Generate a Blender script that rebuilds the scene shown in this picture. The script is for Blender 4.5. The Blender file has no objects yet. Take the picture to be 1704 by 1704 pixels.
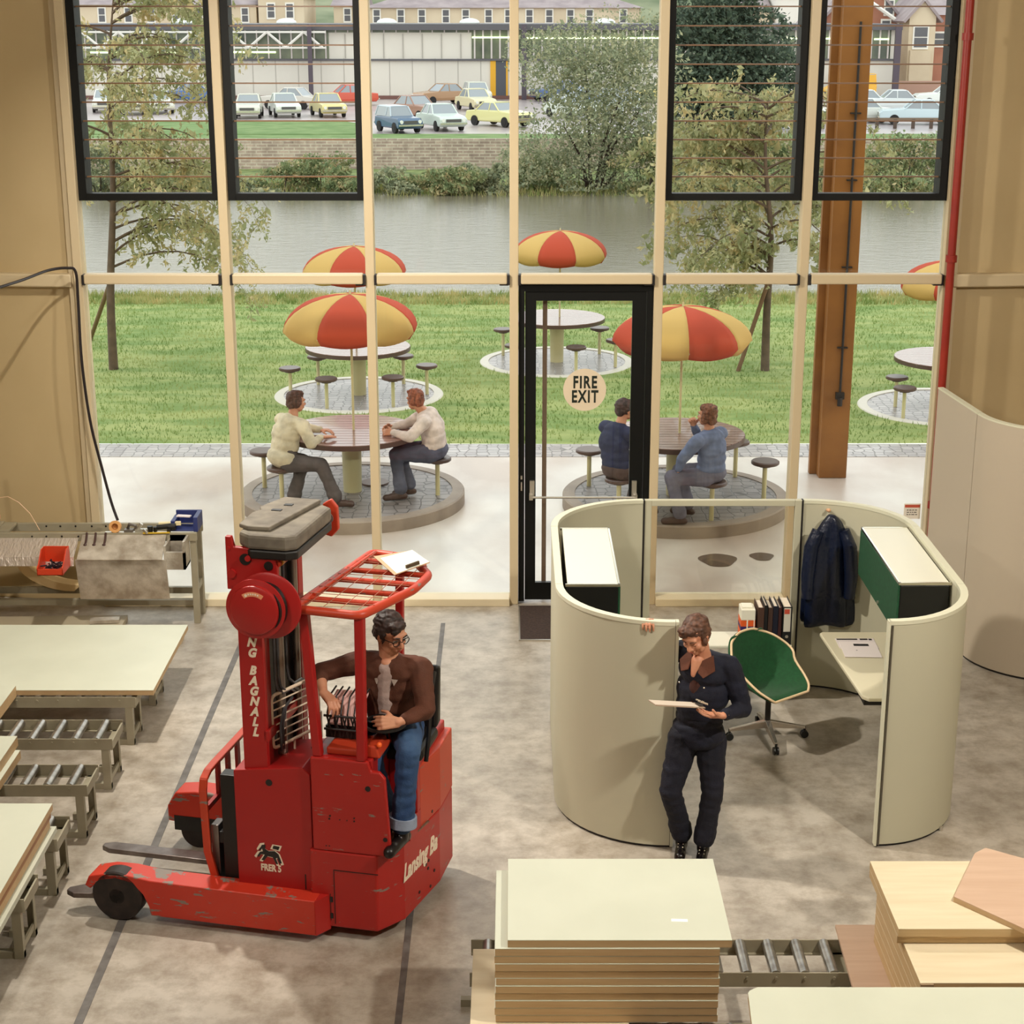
import bpy, bmesh, math, random
import numpy as np
from mathutils import Vector, Matrix, noise
R = math.radians
sc = bpy.context.scene
COL = sc.collection
# ------------------------------------------------------------------ camera, world, lights, exposure
cam_d = bpy.data.cameras.new('camera'); cam = bpy.data.objects.new('camera', cam_d); COL.objects.link(cam)
CAM_H, PITCH, F_PX = 5.4, 16.52, 2804.0
cam.location = (0, 0, CAM_H); cam.rotation_euler = (R(90 - PITCH), 0, 0)
cam_d.sensor_width = 36; cam_d.lens = 36 * F_PX / 1704; cam_d.clip_end = 600
sc.camera = cam
sc.view_settings.view_transform = 'Standard'; sc.view_settings.look = 'None'
sc.view_settings.gamma = 1.0; sc.view_settings.use_curve_mapping = False
sc.view_settings.exposure = 0.0
sc.cycles.use_denoising = True
sc.cycles.max_bounces = 7; sc.cycles.transparent_max_bounces = 24
sc.cycles.sample_clamp_indirect = 6.0
w = bpy.data.worlds.new('overcast_sky'); sc.world = w; w.use_nodes = True
nt = w.node_tree; bg = nt.nodes['Background']
tc = nt.nodes.new('ShaderNodeTexCoord'); sx = nt.nodes.new('ShaderNodeSeparateXYZ'); rp = nt.nodes.new('ShaderNodeValToRGB')
nt.links.new(tc.outputs['Generated'], sx.inputs[0]); nt.links.new(sx.outputs['Z'], rp.inputs[0]); nt.links.new(rp.outputs[0], bg.inputs[0])
rp.color_ramp.elements[0].position = 0.0; rp.color_ramp.elements[0].color = (0.98, 0.97, 0.93, 1)
rp.color_ramp.elements[1].position = 0.6; rp.color_ramp.elements[1].color = (0.86, 0.90, 0.93, 1)
bg.inputs['Strength'].default_value = 2.0

def area(name, loc, target, size, power, color, shape='DISK'):
    d = bpy.data.lights.new(name, 'AREA'); d.shape = shape; d.size = size; d.energy = power; d.color = color
    o = bpy.data.objects.new(name, d); COL.objects.link(o); o.location = loc
    o.rotation_euler = (Vector(target) - Vector(loc)).to_track_quat('-Z', 'Y').to_euler()
    return o
WARM = (1.0, 0.93, 0.82)
WARM2 = (1.0, 0.94, 0.84)
area('hall_lamp', (-2.7, 11.7, 5.9), (1.5, 11.9, 0), 0.26, 330, WARM)
area('hall_lamp', (4.2, 6.5, 6.0), (0.8, 11.0, 0.4), 0.26, 300, WARM)
area('hall_lamp', (-3.6, 4.5, 6.2), (-1.6, 10.5, 0.4), 0.35, 130, WARM)
area('ceiling_fill', (0.0, 7.0, 6.75), (0.0, 8.5, 0), 7.0, 70, WARM2, 'SQUARE')  # broad overhead fill, added to brighten the hall

# ------------------------------------------------------------------ helpers
def lin(c):
    return tuple(((v / 255) / 12.92 if v / 255 <= 0.04045 else ((v / 255 + 0.055) / 1.055) ** 2.4) for v in c)
def at(px, py, Y):
    """world point at depth Y seen at a place of the 1704 px photograph"""
    u = (px - 852) / F_PX; v = (852 - py) / F_PX; c, s = math.cos(R(PITCH)), math.sin(R(PITCH))
    d = (u, c + v * s, -s + v * c); t = Y / d[1]
    return Vector((d[0] * t, Y, CAM_H + d[2] * t))
def ground(px, py, z=0.0):
    u = (px - 852) / F_PX; v = (852 - py) / F_PX; c, s = math.cos(R(PITCH)), math.sin(R(PITCH))
    d = (u, c + v * s, -s + v * c); t = (z - CAM_H) / d[2]
    return Vector((d[0] * t, d[1] * t, z))
_m = {}
def mat(name, rgb, rough=0.6, metal=0.0, rgb2=None, scale=6.0, detail=4.0, bump=0.0, bscale=None, stretch=None, spec=0.5, pos=(0.35, 0.65), coat=0.0, sheen=0.0, trans=0.0):
    if name in _m: return _m[name]
    m = bpy.data.materials.new(name); m.use_nodes = True; n = m.node_tree.nodes; L = m.node_tree.links
    b = n['Principled BSDF']; b.inputs['Base Color'].default_value = (*lin(rgb), 1); b.inputs['Roughness'].default_value = rough
    b.inputs['Metallic'].default_value = metal; b.inputs['Specular IOR Level'].default_value = spec
    b.inputs['Coat Weight'].default_value = coat; b.inputs['Sheen Weight'].default_value = sheen
    if trans:
        b.inputs['Subsurface Weight'].default_value = 0
    if rgb2 or bump:
        tcn = n.new('ShaderNodeTexCoord'); mp = n.new('ShaderNodeMapping'); L.new(tcn.outputs['Object'], mp.inputs[0])
        if stretch: mp.inputs['Scale'].default_value = stretch
        if rgb2:
            nz = n.new('ShaderNodeTexNoise'); nz.inputs['Scale'].default_value = scale; nz.inputs['Detail'].default_value = detail
            L.new(mp.outputs[0], nz.inputs['Vector'])
            cr = n.new('ShaderNodeValToRGB'); cr.color_ramp.elements[0].position = pos[0]; cr.color_ramp.elements[1].position = pos[1]
            cr.color_ramp.elements[0].color = (*lin(rgb), 1); cr.color_ramp.elements[1].color = (*lin(rgb2), 1)
            L.new(nz.outputs['Fac'], cr.inputs[0]); L.new(cr.outputs[0], b.inputs['Base Color'])
        if bump:
            nb = n.new('ShaderNodeTexNoise'); nb.inputs['Scale'].default_value = bscale or scale * 4; nb.inputs['Detail'].default_value = 3
            L.new(mp.outputs[0], nb.inputs['Vector']); bp = n.new('ShaderNodeBump'); bp.inputs['Strength'].default_value = bump
            bp.inputs['Distance'].default_value = 0.02
            L.new(nb.outputs['Fac'], bp.inputs['Height']); L.new(bp.outputs[0], b.inputs['Normal'])
    _m[name] = m
    return m
def emit_mat(name, rgb, strength):
    m = mat(name, rgb); b = m.node_tree.nodes['Principled BSDF']
    b.inputs['Emission Color'].default_value = (*lin(rgb), 1); b.inputs['Emission Strength'].default_value = strength
    return m
def glass_mat(name, tint=(1, 1, 1), refl=0.06):
    if name in _m: return _m[name]
    m = bpy.data.materials.new(name); m.use_nodes = True; n = m.node_tree.nodes; L = m.node_tree.links
    n.remove(n['Principled BSDF']); out = n['Material Output']
    t = n.new('ShaderNodeBsdfTransparent'); t.inputs[0].default_value = (*tint, 1)
    g = n.new('ShaderNodeBsdfGlossy'); g.inputs['Roughness'].default_value = 0.02; g.inputs[0].default_value = (1, 1, 1, 1)
    fr = n.new('ShaderNodeFresnel'); fr.inputs[0].default_value = 1.35
    mu = n.new('ShaderNodeMath'); mu.operation = 'MULTIPLY'; mu.inputs[1].default_value = refl / 0.06 * 0.8
    mx = n.new('ShaderNodeMixShader'); L.new(fr.outputs[0], mu.inputs[0]); L.new(mu.outputs[0], mx.inputs[0])
    L.new(t.outputs[0], mx.inputs[1]); L.new(g.outputs[0], mx.inputs[2]); L.new(mx.outputs[0], out.inputs[0])
    _m[name] = m
    return m

class MB:
    """collects shapes for one mesh"""
    def __init__(s): s.v = []; s.f = []; s.mi = []; s.cur = 0
    def add(s, vs, fs):
        o = len(s.v); s.v += [tuple(p) for p in vs]; s.f += [tuple(i + o for i in f) for f in fs]; s.mi += [s.cur] * len(fs); return s
    def box(s, c, d, rot=None):
        hx, hy, hz = d[0] / 2, d[1] / 2, d[2] / 2
        vs = [Vector((x, y, z)) for x in (-hx, hx) for y in (-hy, hy) for z in (-hz, hz)]
        if rot is not None:
            M = rot if isinstance(rot, Matrix) else Matrix.Rotation(rot, 3, 'Z')
            vs = [M @ p for p in vs]
        c = Vector(c); vs = [p + c for p in vs]
        return s.add(vs, [(0, 1, 3, 2), (4, 6, 7, 5), (0, 4, 5, 1), (2, 3, 7, 6), (0, 2, 6, 4), (1, 5, 7, 3)])
    def bb(s, x0, x1, y0, y1, z0, z1):
        return s.box(((x0 + x1) / 2, (y0 + y1) / 2, (z0 + z1) / 2), (abs(x1 - x0), abs(y1 - y0), abs(z1 - z0)))
    def cyl(s, p0, p1, r0, r1=None, n=16, caps=True):
        r1 = r0 if r1 is None else r1; p0 = Vector(p0); p1 = Vector(p1); d = (p1 - p0).normalized()
        a = d.orthogonal().normalized(); b = d.cross(a)
        vs = []
        for p, r in ((p0, r0), (p1, r1)):
            vs += [p + (a * math.cos(2 * math.pi * i / n) + b * math.sin(2 * math.pi * i / n)) * r for i in range(n)]
        fs = [(i, (i + 1) % n, n + (i + 1) % n, n + i) for i in range(n)]
        if caps: fs += [tuple(range(n - 1, -1, -1)), tuple(range(n, 2 * n))]
        return s.add(vs, fs)
    def tube(s, pts, r, n=8, closed=False):
        pts = [Vector(p) for p in pts]; N = len(pts); rr = r if isinstance(r, (list, tuple)) else [r] * N
        vs = []; a = None
        for i, p in enumerate(pts):
            if closed: d = (pts[(i + 1) % N] - pts[i - 1])
            else: d = (pts[min(i + 1, N - 1)] - pts[max(i - 1, 0)])
            d = d.normalized() if d.length > 1e-9 else Vector((0, 0, 1))
            if a is None: a = d.orthogonal().normalized()
            else:
                a = a - d * a.dot(d); a = a.normalized() if a.length > 1e-6 else d.orthogonal().normalized()
            b = d.cross(a)
            vs += [p + (a * math.cos(2 * math.pi * k / n) + b * math.sin(2 * math.pi * k / n)) * rr[i] for k in range(n)]
        fs = []
        for i in range(N if closed else N - 1):
            j = (i + 1) % N
            fs += [(i * n + k, i * n + (k + 1) % n, j * n + (k + 1) % n, j * n + k) for k in range(n)]
        if not closed: fs += [tuple(range(n - 1, -1, -1)), tuple((N - 1) * n + k for k in range(n))]
        return s.add(vs, fs)
    def prism(s, poly, h0, h1, axis='z', org=(0, 0, 0), ex=None, ey=None):
        """poly 2D, extruded from h0 to h1; axes ex, ey (3D) with normal ex x ey"""
        if ex is None:
            ex, ey = {'z': ((1, 0, 0), (0, 1, 0)), 'y': ((1, 0, 0), (0, 0, 1)), 'x': ((0, 1, 0), (0, 0, 1))}[axis]
            nrm = {'z': Vector((0, 0, 1)), 'y': Vector((0, 1, 0)), 'x': Vector((1, 0, 0))}[axis]
        else:
            nrm = Vector(ex).cross(Vector(ey)).normalized()
        ex = Vector(ex); ey = Vector(ey); org = Vector(org); n = len(poly)
        vs = [org + ex * p[0] + ey * p[1] + nrm * h for h in (h0, h1) for p in poly]
        fs = [(i, (i + 1) % n, n + (i + 1) % n, n + i) for i in range(n)] + [tuple(range(n - 1, -1, -1)), tuple(range(n, 2 * n))]
        return s.add(vs, fs)
    def lathe(s, prof, c=(0, 0, 0), n=32, M=None):
        c = Vector(c); vs = []; m = len(prof)
        for i in range(n):
            a = 2 * math.pi * i / n
            for r, z in prof:
                p = Vector((r * math.cos(a), r * math.sin(a), z))
                vs.append((M @ p if M else p) + c)
        fs = [(i * m + k, ((i + 1) % n) * m + k, ((i + 1) % n) * m + k + 1, i * m + k + 1) for i in range(n) for k in range(m - 1)]
        if prof[0][0] > 1e-6: fs.append(tuple(i * m for i in range(n - 1, -1, -1)))
        if prof[-1][0] > 1e-6: fs.append(tuple(i * m + m - 1 for i in range(n)))
        return s.add(vs, fs)
    def ell(s, c, r, M=None, n=12, m=8):
        prof = [(max(math.sin(math.pi * k / m), 0.0) , -math.cos(math.pi * k / m)) for k in range(m + 1)]
        c = Vector(c); vs = []; fs = []
        for i in range(n):
            a = 2 * math.pi * i / n
            for k in range(1, m):
                p = Vector((prof[k][0] * math.cos(a) * r[0], prof[k][0] * math.sin(a) * r[1], prof[k][1] * r[2]))
                vs.append((M @ p if M else p) + c)
        q = m - 1
        b = len(vs); vs.append((M @ Vector((0, 0, -r[2])) if M else Vector((0, 0, -r[2]))) + c); vs.append((M @ Vector((0, 0, r[2])) if M else Vector((0, 0, r[2]))) + c)
        for i in range(n):
            j = (i + 1) % n
            fs += [(i * q + k, j * q + k, j * q + k + 1, i * q + k + 1) for k in range(q - 1)]
            fs += [(b, j * q, i * q), (b + 1, i * q + q - 1, j * q + q - 1)]
        return s.add(vs, fs)
    def cap(s, p0, p1, r0, r1=None, n=12):
        """closed tapered capsule"""
        r1 = r0 if r1 is None else r1; p0 = Vector(p0); p1 = Vector(p1); d = p1 - p0; L = d.length
        if L < 1e-6: return s.ell(p0, (r0, r0, r0))
        d.normalize(); a = d.orthogonal().normalized(); b = d.cross(a); rings = []
        for t in (-0.97, -0.75, -0.4, 0): rings.append((p0 + d * (r0 * t), r0 * math.sqrt(1 - t * t)))
        for t in (0, 0.4, 0.75, 0.97): rings.append((p1 + d * (r1 * t), r1 * math.sqrt(1 - t * t)))
        vs = []
        for c, r in rings: vs += [c + (a * math.cos(2 * math.pi * i / n) + b * math.sin(2 * math.pi * i / n)) * r for i in range(n)]
        fs = [(k * n + i, k * n + (i + 1) % n, (k + 1) * n + (i + 1) % n, (k + 1) * n + i) for k in range(7) for i in range(n)]
        fs += [tuple(range(n - 1, -1, -1)), tuple(7 * n + i for i in range(n))]
        return s.add(vs, fs)
    def build(s, name, m, parent=None, smooth=35, bevel=0.0, loc=None, fixn=True):
        me = bpy.data.meshes.new(name); me.from_pydata(s.v, [], s.f)
        if fixn:
            bm = bmesh.new(); bm.from_mesh(me); bmesh.ops.recalc_face_normals(bm, faces=bm.faces); bm.to_mesh(me); bm.free()
        ms = m if isinstance(m, (list, tuple)) else [m]
        for x in ms: me.materials.append(x)
        if len(ms) > 1: me.polygons.foreach_set('material_index', s.mi)
        if smooth:
            me.polygons.foreach_set('use_smooth', [True] * len(me.polygons)); me.set_sharp_from_angle(angle=R(smooth))
        me.update()
        o = bpy.data.objects.new(name, me); COL.objects.link(o)
        if bevel:
            b = o.modifiers.new('bevel', 'BEVEL'); b.width = bevel; b.segments = 2; b.limit_method = 'ANGLE'; b.angle_limit = R(40)
            b.harden_normals = False
        if parent is not None:
            o.parent = parent
            if parent.type == 'EMPTY' or True:
                M = world_of(parent).inverted()
                if not s_local.get('on'): o.matrix_local = M
        if loc is not None: o.location = loc
        return o
s_local = {}
def world_of(o):
    M = o.matrix_basis.copy(); p = o.parent
    # matrices of fresh objects: walk up by basis
    while p is not None:
        M = p.matrix_basis @ M; p = p.parent
    return M
def tag(o, label=None, cat=None, group=None, kind=None):
    if label: o['label'] = label
    if cat: o['category'] = cat
    if group: o['group'] = group
    if kind: o['kind'] = kind
    return o
def thing(name, label, cat, loc=(0, 0, 0), rz=0.0, group=None, kind=None):
    o = bpy.data.objects.new(name, None); COL.objects.link(o); o.empty_display_size = 0.1
    o.location = loc; o.rotation_euler = (0, 0, rz)
    return tag(o, label, cat, group, kind)
def kids(o): return [c for c in bpy.data.objects if c.parent == o]
def copy_tree(o, parent=None, loc=None, rz=None):
    c = o.copy(); COL.objects.link(c); c.parent = parent
    if loc is not None: c.location = loc
    if rz is not None: c.rotation_euler = (0, 0, rz)
    for k in kids(o): 
        if k is not c: copy_tree(k, c)
    return c
def struct(o, name=None):
    o['kind'] = 'structure'; return o
class local:
    """inside: parts are given in their parent's own coordinates"""
    def __enter__(s): s.o = s_local.get('on'); s_local['on'] = True
    def __exit__(s, *a): s_local['on'] = s.o
def baked(o, mods):
    """apply modifiers set by mods(o) to the mesh data"""
    mods(o); dg = bpy.context.evaluated_depsgraph_get(); dg.update()
    me = bpy.data.meshes.new_from_object(o.evaluated_get(dg), depsgraph=dg)
    old = o.data; o.modifiers.clear(); o.data = me; bpy.data.meshes.remove(old); me.name = o.name
    return o
def text_mesh(name, s, m, parent, loc, rot, size, sx=1.0, bold=0.0, extrude=0.001, shear=0.0, align='CENTER', spacing=1.0, line=1.0):
    cu = bpy.data.curves.new(name, 'FONT'); cu.body = s; cu.size = size; cu.extrude = extrude; cu.offset = bold; cu.shear = shear
    cu.align_x = align; cu.align_y = 'CENTER'; cu.space_character = spacing; cu.space_line = line; cu.resolution_u = 3
    t = bpy.data.objects.new(name, cu); COL.objects.link(t)
    dg = bpy.context.evaluated_depsgraph_get(); dg.update()
    me = bpy.data.meshes.new_from_object(t.evaluated_get(dg), depsgraph=dg)
    bpy.data.objects.remove(t); me.materials.clear(); me.materials.append(m); me.name = name
    o = bpy.data.objects.new(name, me); COL.objects.link(o)
    M = Matrix.Translation(loc) @ (rot.to_4x4() if isinstance(rot, Matrix) else Matrix.Identity(4)) @ Matrix.Diagonal((sx, 1, 1, 1))
    o.parent = parent
    o.matrix_local = M if s_local.get('on') else (world_of(parent).inverted() @ M if parent else M)
    return o
def frame(ex, ey):
    """3x3 rotation with columns ex, ey, ex x ey"""
    ex = Vector(ex).normalized(); ez = ex.cross(Vector(ey)).normalized(); ey = ez.cross(ex)
    return Matrix((ex, ey, ez)).transposed()
rng = np.random.default_rng(7); random.seed(7)
def leaf_mesh(name, pts, size, m, parent=None, elong=2.2, droop=0.0, sd=0.35):
    """one mesh of small leaf quads at pts"""
    P = np.array(pts, dtype=float); n = len(P)
    a = rng.normal(size=(n, 3)); a[:, 2] -= droop; a /= np.linalg.norm(a, axis=1)[:, None]
    b = rng.normal(size=(n, 3)); b -= a * (a * b).sum(1)[:, None]; b /= np.linalg.norm(b, axis=1)[:, None]
    s = size * np.exp(rng.normal(size=(n, 1)) * sd); a = a * s * elong / 2; b = b * s / 2
    V = np.stack([P - a, P - b * 1.0, P + a, P + b], axis=1).reshape(-1, 3)
    me = bpy.data.meshes.new(name); me.vertices.add(4 * n); me.vertices.foreach_set('co', V.ravel())
    me.loops.add(4 * n); me.loops.foreach_set('vertex_index', np.arange(4 * n)); me.polygons.add(n)
    me.polygons.foreach_set('loop_start', np.arange(0, 4 * n, 4)); me.polygons.foreach_set('loop_total', np.full(n, 4))
    me.update(); me.validate(); me.materials.append(m)
    o = bpy.data.objects.new(name, me); COL.objects.link(o)
    if parent is not None:
        o.parent = parent; o.matrix_local = world_of(parent).inverted()
    return o
def leaf_mat(name, c1, c2, c3, scale=1.5):
    m = mat(name, c1, rough=0.6, spec=0.2); n = m.node_tree.nodes; L = m.node_tree.links; b = n['Principled BSDF']
    g = n.new('ShaderNodeTexNoise'); g.inputs['Scale'].default_value = scale * 14; g.inputs['Detail'].default_value = 3
    tcn = n.new('ShaderNodeTexCoord'); L.new(tcn.outputs['Object'], g.inputs['Vector'])
    cr = n.new('ShaderNodeValToRGB'); e = cr.color_ramp.elements; e[0].position = 0.36; e[0].color = (*lin(c1), 1); e[1].position = 0.52; e[1].color = (*lin(c2), 1)
    x = e.new(0.66); x.color = (*lin(c3), 1); L.new(g.outputs['Fac'], cr.inputs[0]); L.new(cr.outputs[0], b.inputs['Base Color'])
    tr = n.new('ShaderNodeBsdfTranslucent'); L.new(cr.outputs[0], tr.inputs[0]); mx = n.new('ShaderNodeMixShader'); mx.inputs[0].default_value = 0.3
    L.new(b.outputs[0], mx.inputs[1]); L.new(tr.outputs[0], mx.inputs[2]); L.new(mx.outputs[0], n['Material Output'].inputs[0])
    return m
# ------------------------------------------------------------------ the building
GY = 15.21                                   # glazing plane
M_CREAM = mat('cream_enamel', (206, 188, 154), 0.45)
M_WALL = mat('cream_wall_panel', (190, 168, 126), 0.55, rgb2=(196, 174, 132), scale=1.2)
M_BLACK = mat('black_frame', (9, 10, 8), 0.55, spec=0.25)
M_RUB = mat('black_rubber', (28, 22, 20), 0.6)
M_CEIL = mat('ceiling_white', (225, 218, 200), 0.7)
M_GLASS = glass_mat('window_glass', (0.97, 0.985, 0.97), 0.05)
def floor_material():
    m = mat('workshop_concrete', (186, 176, 160), 0.5); n = m.node_tree.nodes; L = m.node_tree.links; b = n['Principled BSDF']
    tcn = n.new('ShaderNodeTexCoord')
    def nz(scale, det, rough=0.6):
        x = n.new('ShaderNodeTexNoise'); x.inputs['Scale'].default_value = scale; x.inputs['Detail'].default_value = det; x.inputs['Roughness'].default_value = rough
        L.new(tcn.outputs['Object'], x.inputs['Vector']); return x
    a = nz(0.9, 8); c = nz(5.0, 8, 0.7); d = nz(40, 4)
    r1 = n.new('ShaderNodeValToRGB'); e = r1.color_ramp.elements
    e[0].position = 0.34; e[0].color = (*lin((160, 151, 138)), 1); e[1].position = 0.62; e[1].color = (*lin((196, 187, 174)), 1)
    r2 = n.new('ShaderNodeValToRGB'); e = r2.color_ramp.elements
    e[0].position = 0.35; e[0].color = (*lin((206, 200, 192)), 1); e[1].position = 0.6; e[1].color = (1, 1, 1, 1)
    L.new(a.outputs['Fac'], r1.inputs[0]); L.new(c.outputs['Fac'], r2.inputs[0])
    mu = n.new('ShaderNodeMix'); mu.data_type = 'RGBA'; mu.blend_type = 'MULTIPLY'; mu.inputs[0].default_value = 1
    L.new(r1.outputs[0], mu.inputs[6]); L.new(r2.outputs[0], mu.inputs[7]); L.new(mu.outputs[2], b.inputs['Base Color'])
    rr = n.new('ShaderNodeMapRange'); rr.inputs[3].default_value = 0.26; rr.inputs[4].default_value = 0.5; L.new(c.outputs['Fac'], rr.inputs[0]); L.new(rr.outputs[0], b.inputs['Roughness'])
    bp = n.new('ShaderNodeBump'); bp.inputs['Strength'].default_value = 0.08; L.new(d.outputs['Fac'], bp.inputs['Height']); L.new(bp.outputs[0], b.inputs['Normal'])
    return m
struct(MB().bb(-9, 9, -6, 15.3, -0.2, 0).build('floor', floor_material(), smooth=0))
M_JOINT = mat('joint_strip_grey', (112, 108, 104), 0.5, rgb2=(86, 80, 76), scale=9)
j = MB(); j.bb(-0.655, -0.615, 2, 14.6, 0.0, 0.003); j.bb(-2.44, -2.39, 2, 15.0, 0.0, 0.003)
struct(j.build('floor_joint_strips', M_JOINT, smooth=0))
struct(MB().bb(-9, 9, -6, 15.5, 7.0, 7.2).build('ceiling', M_CEIL, smooth=0))
struct(MB().bb(-9.2, -9, -6, 15.5, 0, 7.0).build('wall_west', M_WALL, smooth=0))
struct(MB().bb(9, 9.2, -6, 15.5, 0, 7.0).build('wall_east', M_WALL, smooth=0))
struct(MB().bb(-9, 9, -6.2, -6, 0, 7.0).build('wall_back', M_WALL, smooth=0))
# curved moulded wall panels either side of the glazing, an upper and a lower tier with a ledge between
def wall_side(sgn, nm):
    x0 = 3.97
    def surf(z0, z1, off, flare):
        """curved sheet: swells outward away from the glazing"""
        mb = MB(); pts = []
        for i in range(25):
            t = i / 24; x = x0 + t * 5.0; y = GY + 0.03 + off + 0.42 * (1 - math.cos(min(t * 2.2, 1) * math.pi / 2)) 
            pts.append((sgn * x, y))
        out = pts + [(p[0], p[1] + 0.12) for p in reversed(pts)]
        mb.prism(out, z0, z1); return mb
    u = surf(3.14, 7.0, 0.0, 0); u.build('wall_%s' % nm, M_WALL, smooth=40)['kind'] = 'structure'
    l = surf(0.0, 3.02, 0.02, 0)
    l.build('wall_%s_lower' % nm, M_WALL, smooth=40)['kind'] = 'structure'
    led = surf(3.02, 3.14, -0.10, 0); led.build('trim_%s_ledge' % nm, M_CREAM, smooth=40, bevel=0.015)['kind'] = 'structure'
wall_side(-1, 'left'); wall_side(1, 'right')
struct(MB().bb(-4.0, 4.0, 15.12, 15.34, 6.4, 7.0).build('wall_glazing_head', M_WALL, smooth=0))
# mullions
MX = [-3.90, -2.569, -1.276, 0.018, 1.320, 2.622, 3.915]
for i, x in enumerate(MX):
    m = MB()
    m.bb(x - 0.04, x + 0.04, GY - 0.10, GY + 0.08, 0, 6.4)
    if i == 0: m.bb(x - 0.10, x - 0.035, GY - 0.04, GY + 0.12, 0, 6.4)
    if i == 6: m.bb(x + 0.035, x + 0.10, GY - 0.04, GY + 0.12, 0, 6.4)
    o = m.build('trim_%d' % (i + 1), M_CREAM, smooth=0, bevel=0.006); struct(o)
# transoms, with dark end brackets, and sills
for i in range(6):
    a, b = MX[i] + 0.05, MX[i + 1] - 0.05
    o = MB().bb(a + 0.012, b - 0.012, GY - 0.15, GY - 0.03, 3.06, 3.15).build('trim_%d' % (8 + i), M_CREAM, smooth=0, bevel=0.012); struct(o)
    k = MB(); k.bb(a - 0.012, a + 0.014, GY - 0.13, GY - 0.03, 3.05, 3.14); k.bb(b - 0.014, b + 0.012, GY - 0.13, GY - 0.03, 3.05, 3.14)
    k.bb(b - 0.08, b, GY - 0.12, GY - 0.04, 3.045, 3.062)
    k.build('transom_bracket', M_RUB, o, smooth=0)
    if i != 3:
        o = MB().bb(a - 0.01, b + 0.01, GY - 0.16, GY + 0.05, 0.0, 0.075).build('baseboard_%d' % (i + 1), mat('cream_sill', (226, 212, 180), 0.4), smooth=0, bevel=0.006); struct(o)
# windows: a lower and an upper pane per bay; black louvred casements in four bays
M_LOUV = mat('louvre_blade_bronze', (120, 84, 50), 0.4)
wn = 0
for i in range(6):
    a, b = MX[i] + 0.04, MX[i + 1] - 0.04
    if i != 3:
        wn += 1; o = MB().bb(a, b, GY + 0.0, GY + 0.008, 0.06, 3.08).build('window_%d' % wn, M_GLASS, smooth=0); struct(o)
    wn += 1
    if i in (2, 3):
        o = MB().bb(a, b, GY, GY + 0.008, 3.12, 6.4).build('window_%d' % wn, M_GLASS, smooth=0); struct(o)
    else:
        o = MB().bb(a, b, GY, GY + 0.008, 3.12, 3.80).build('window_%d' % wn, M_GLASS, smooth=0); struct(o)
        f = MB(); w_ = 0.062
        for (x0, x1, z0, z1) in ((a, a + w_ + (0.01 if i < 2 else 0), 3.79, 6.4), (b - w_ - (0.01 if i > 2 else 0), b, 3.79, 6.4), (a + w_, b - w_, 3.79, 3.79 + w_), (a + w_, b - w_, 6.34, 6.4)):
            f.bb(x0, x1, GY - 0.02, GY + (0.20 if z1 - z0 > 1 else 0.10), z0, z1)
        f.build('casement_frame', M_BLACK, o, smooth=0)
        lv = MB(); z = 3.995; 
        g = MB(); g.bb(a + w_, b - w_, GY + 0.05, GY + 0.056, 3.85, 6.34)
        while z < 6.3:
            lv.box(((a + b) / 2, GY + 0.045, z), (b - a - 2 * w_, 0.022, 0.012)); z += 0.1615
        lv.build('louvre_blades', M_LOUV, o, smooth=0); g.build('louvre_glass', M_GLASS, o, smooth=0)
# fire exit door
a, b = MX[3] + 0.042, MX[4] - 0.042
dr = MB()
dr.bb(a, b, GY - 0.06, GY + 0.05, 2.985, 3.055)
dr.bb(a, a + 0.055, GY - 0.06, GY + 0.05, 0.02, 2.985); dr.bb(b - 0.055, b, GY - 0.06, GY + 0.05, 0.02, 2.985)
door = dr.build('door_1', M_BLACK, smooth=0); struct(door)
lf = MB(); la, lb = a + 0.06, b - 0.06
lf.bb(la, la + 0.10, GY - 0.04, GY + 0.01, 0.03, 2.98); lf.bb(lb - 0.125, lb, GY - 0.04, GY + 0.01, 0.03, 2.98)
lf.bb(la + 0.10, lb - 0.125, GY - 0.04, GY + 0.01, 2.895, 2.98); lf.bb(la + 0.10, lb - 0.125, GY - 0.04, GY + 0.01, 0.03, 0.20)
leaf = lf.build('door_leaf', M_BLACK, door, smooth=0)
MB().bb(la + 0.10, lb - 0.125, GY - 0.018, GY - 0.012, 0.20, 2.895).build('door_glass', M_GLASS, leaf, smooth=0)
M_CHROME = mat('chrome', (225, 220, 205), 0.22, 1.0)
M_ALU = mat('satin_aluminium', (205, 200, 190), 0.35, 0.9)
ph = MB(); ph.bb(la + 0.045, la + 0.09, GY - 0.07, GY - 0.04, 1.06, 1.21); ph.bb(lb - 0.10, lb - 0.055, GY - 0.07, GY - 0.04, 1.06, 1.21)
ph.bb(la + 0.04, la + 0.075, GY - 0.13, GY - 0.05, 1.04, 1.09); ph.bb(lb - 0.085, lb - 0.05, GY - 0.13, GY - 0.05, 1.04, 1.09)
ph.cyl((la + 0.05, GY - 0.12, 1.065), (lb - 0.06, GY - 0.12, 1.065), 0.011)
ph.build('panic_bar', M_ALU, leaf)
hd = MB(); hd.bb(a + 0.022, a + 0.034, GY - 0.085, GY - 0.06, 1.12, 1.20); hd.bb(a + 0.020, a + 0.036, GY - 0.085, GY - 0.06, 1.23, 1.26)
hd.build('door_lock', M_ALU, door, smooth=0)
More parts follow.
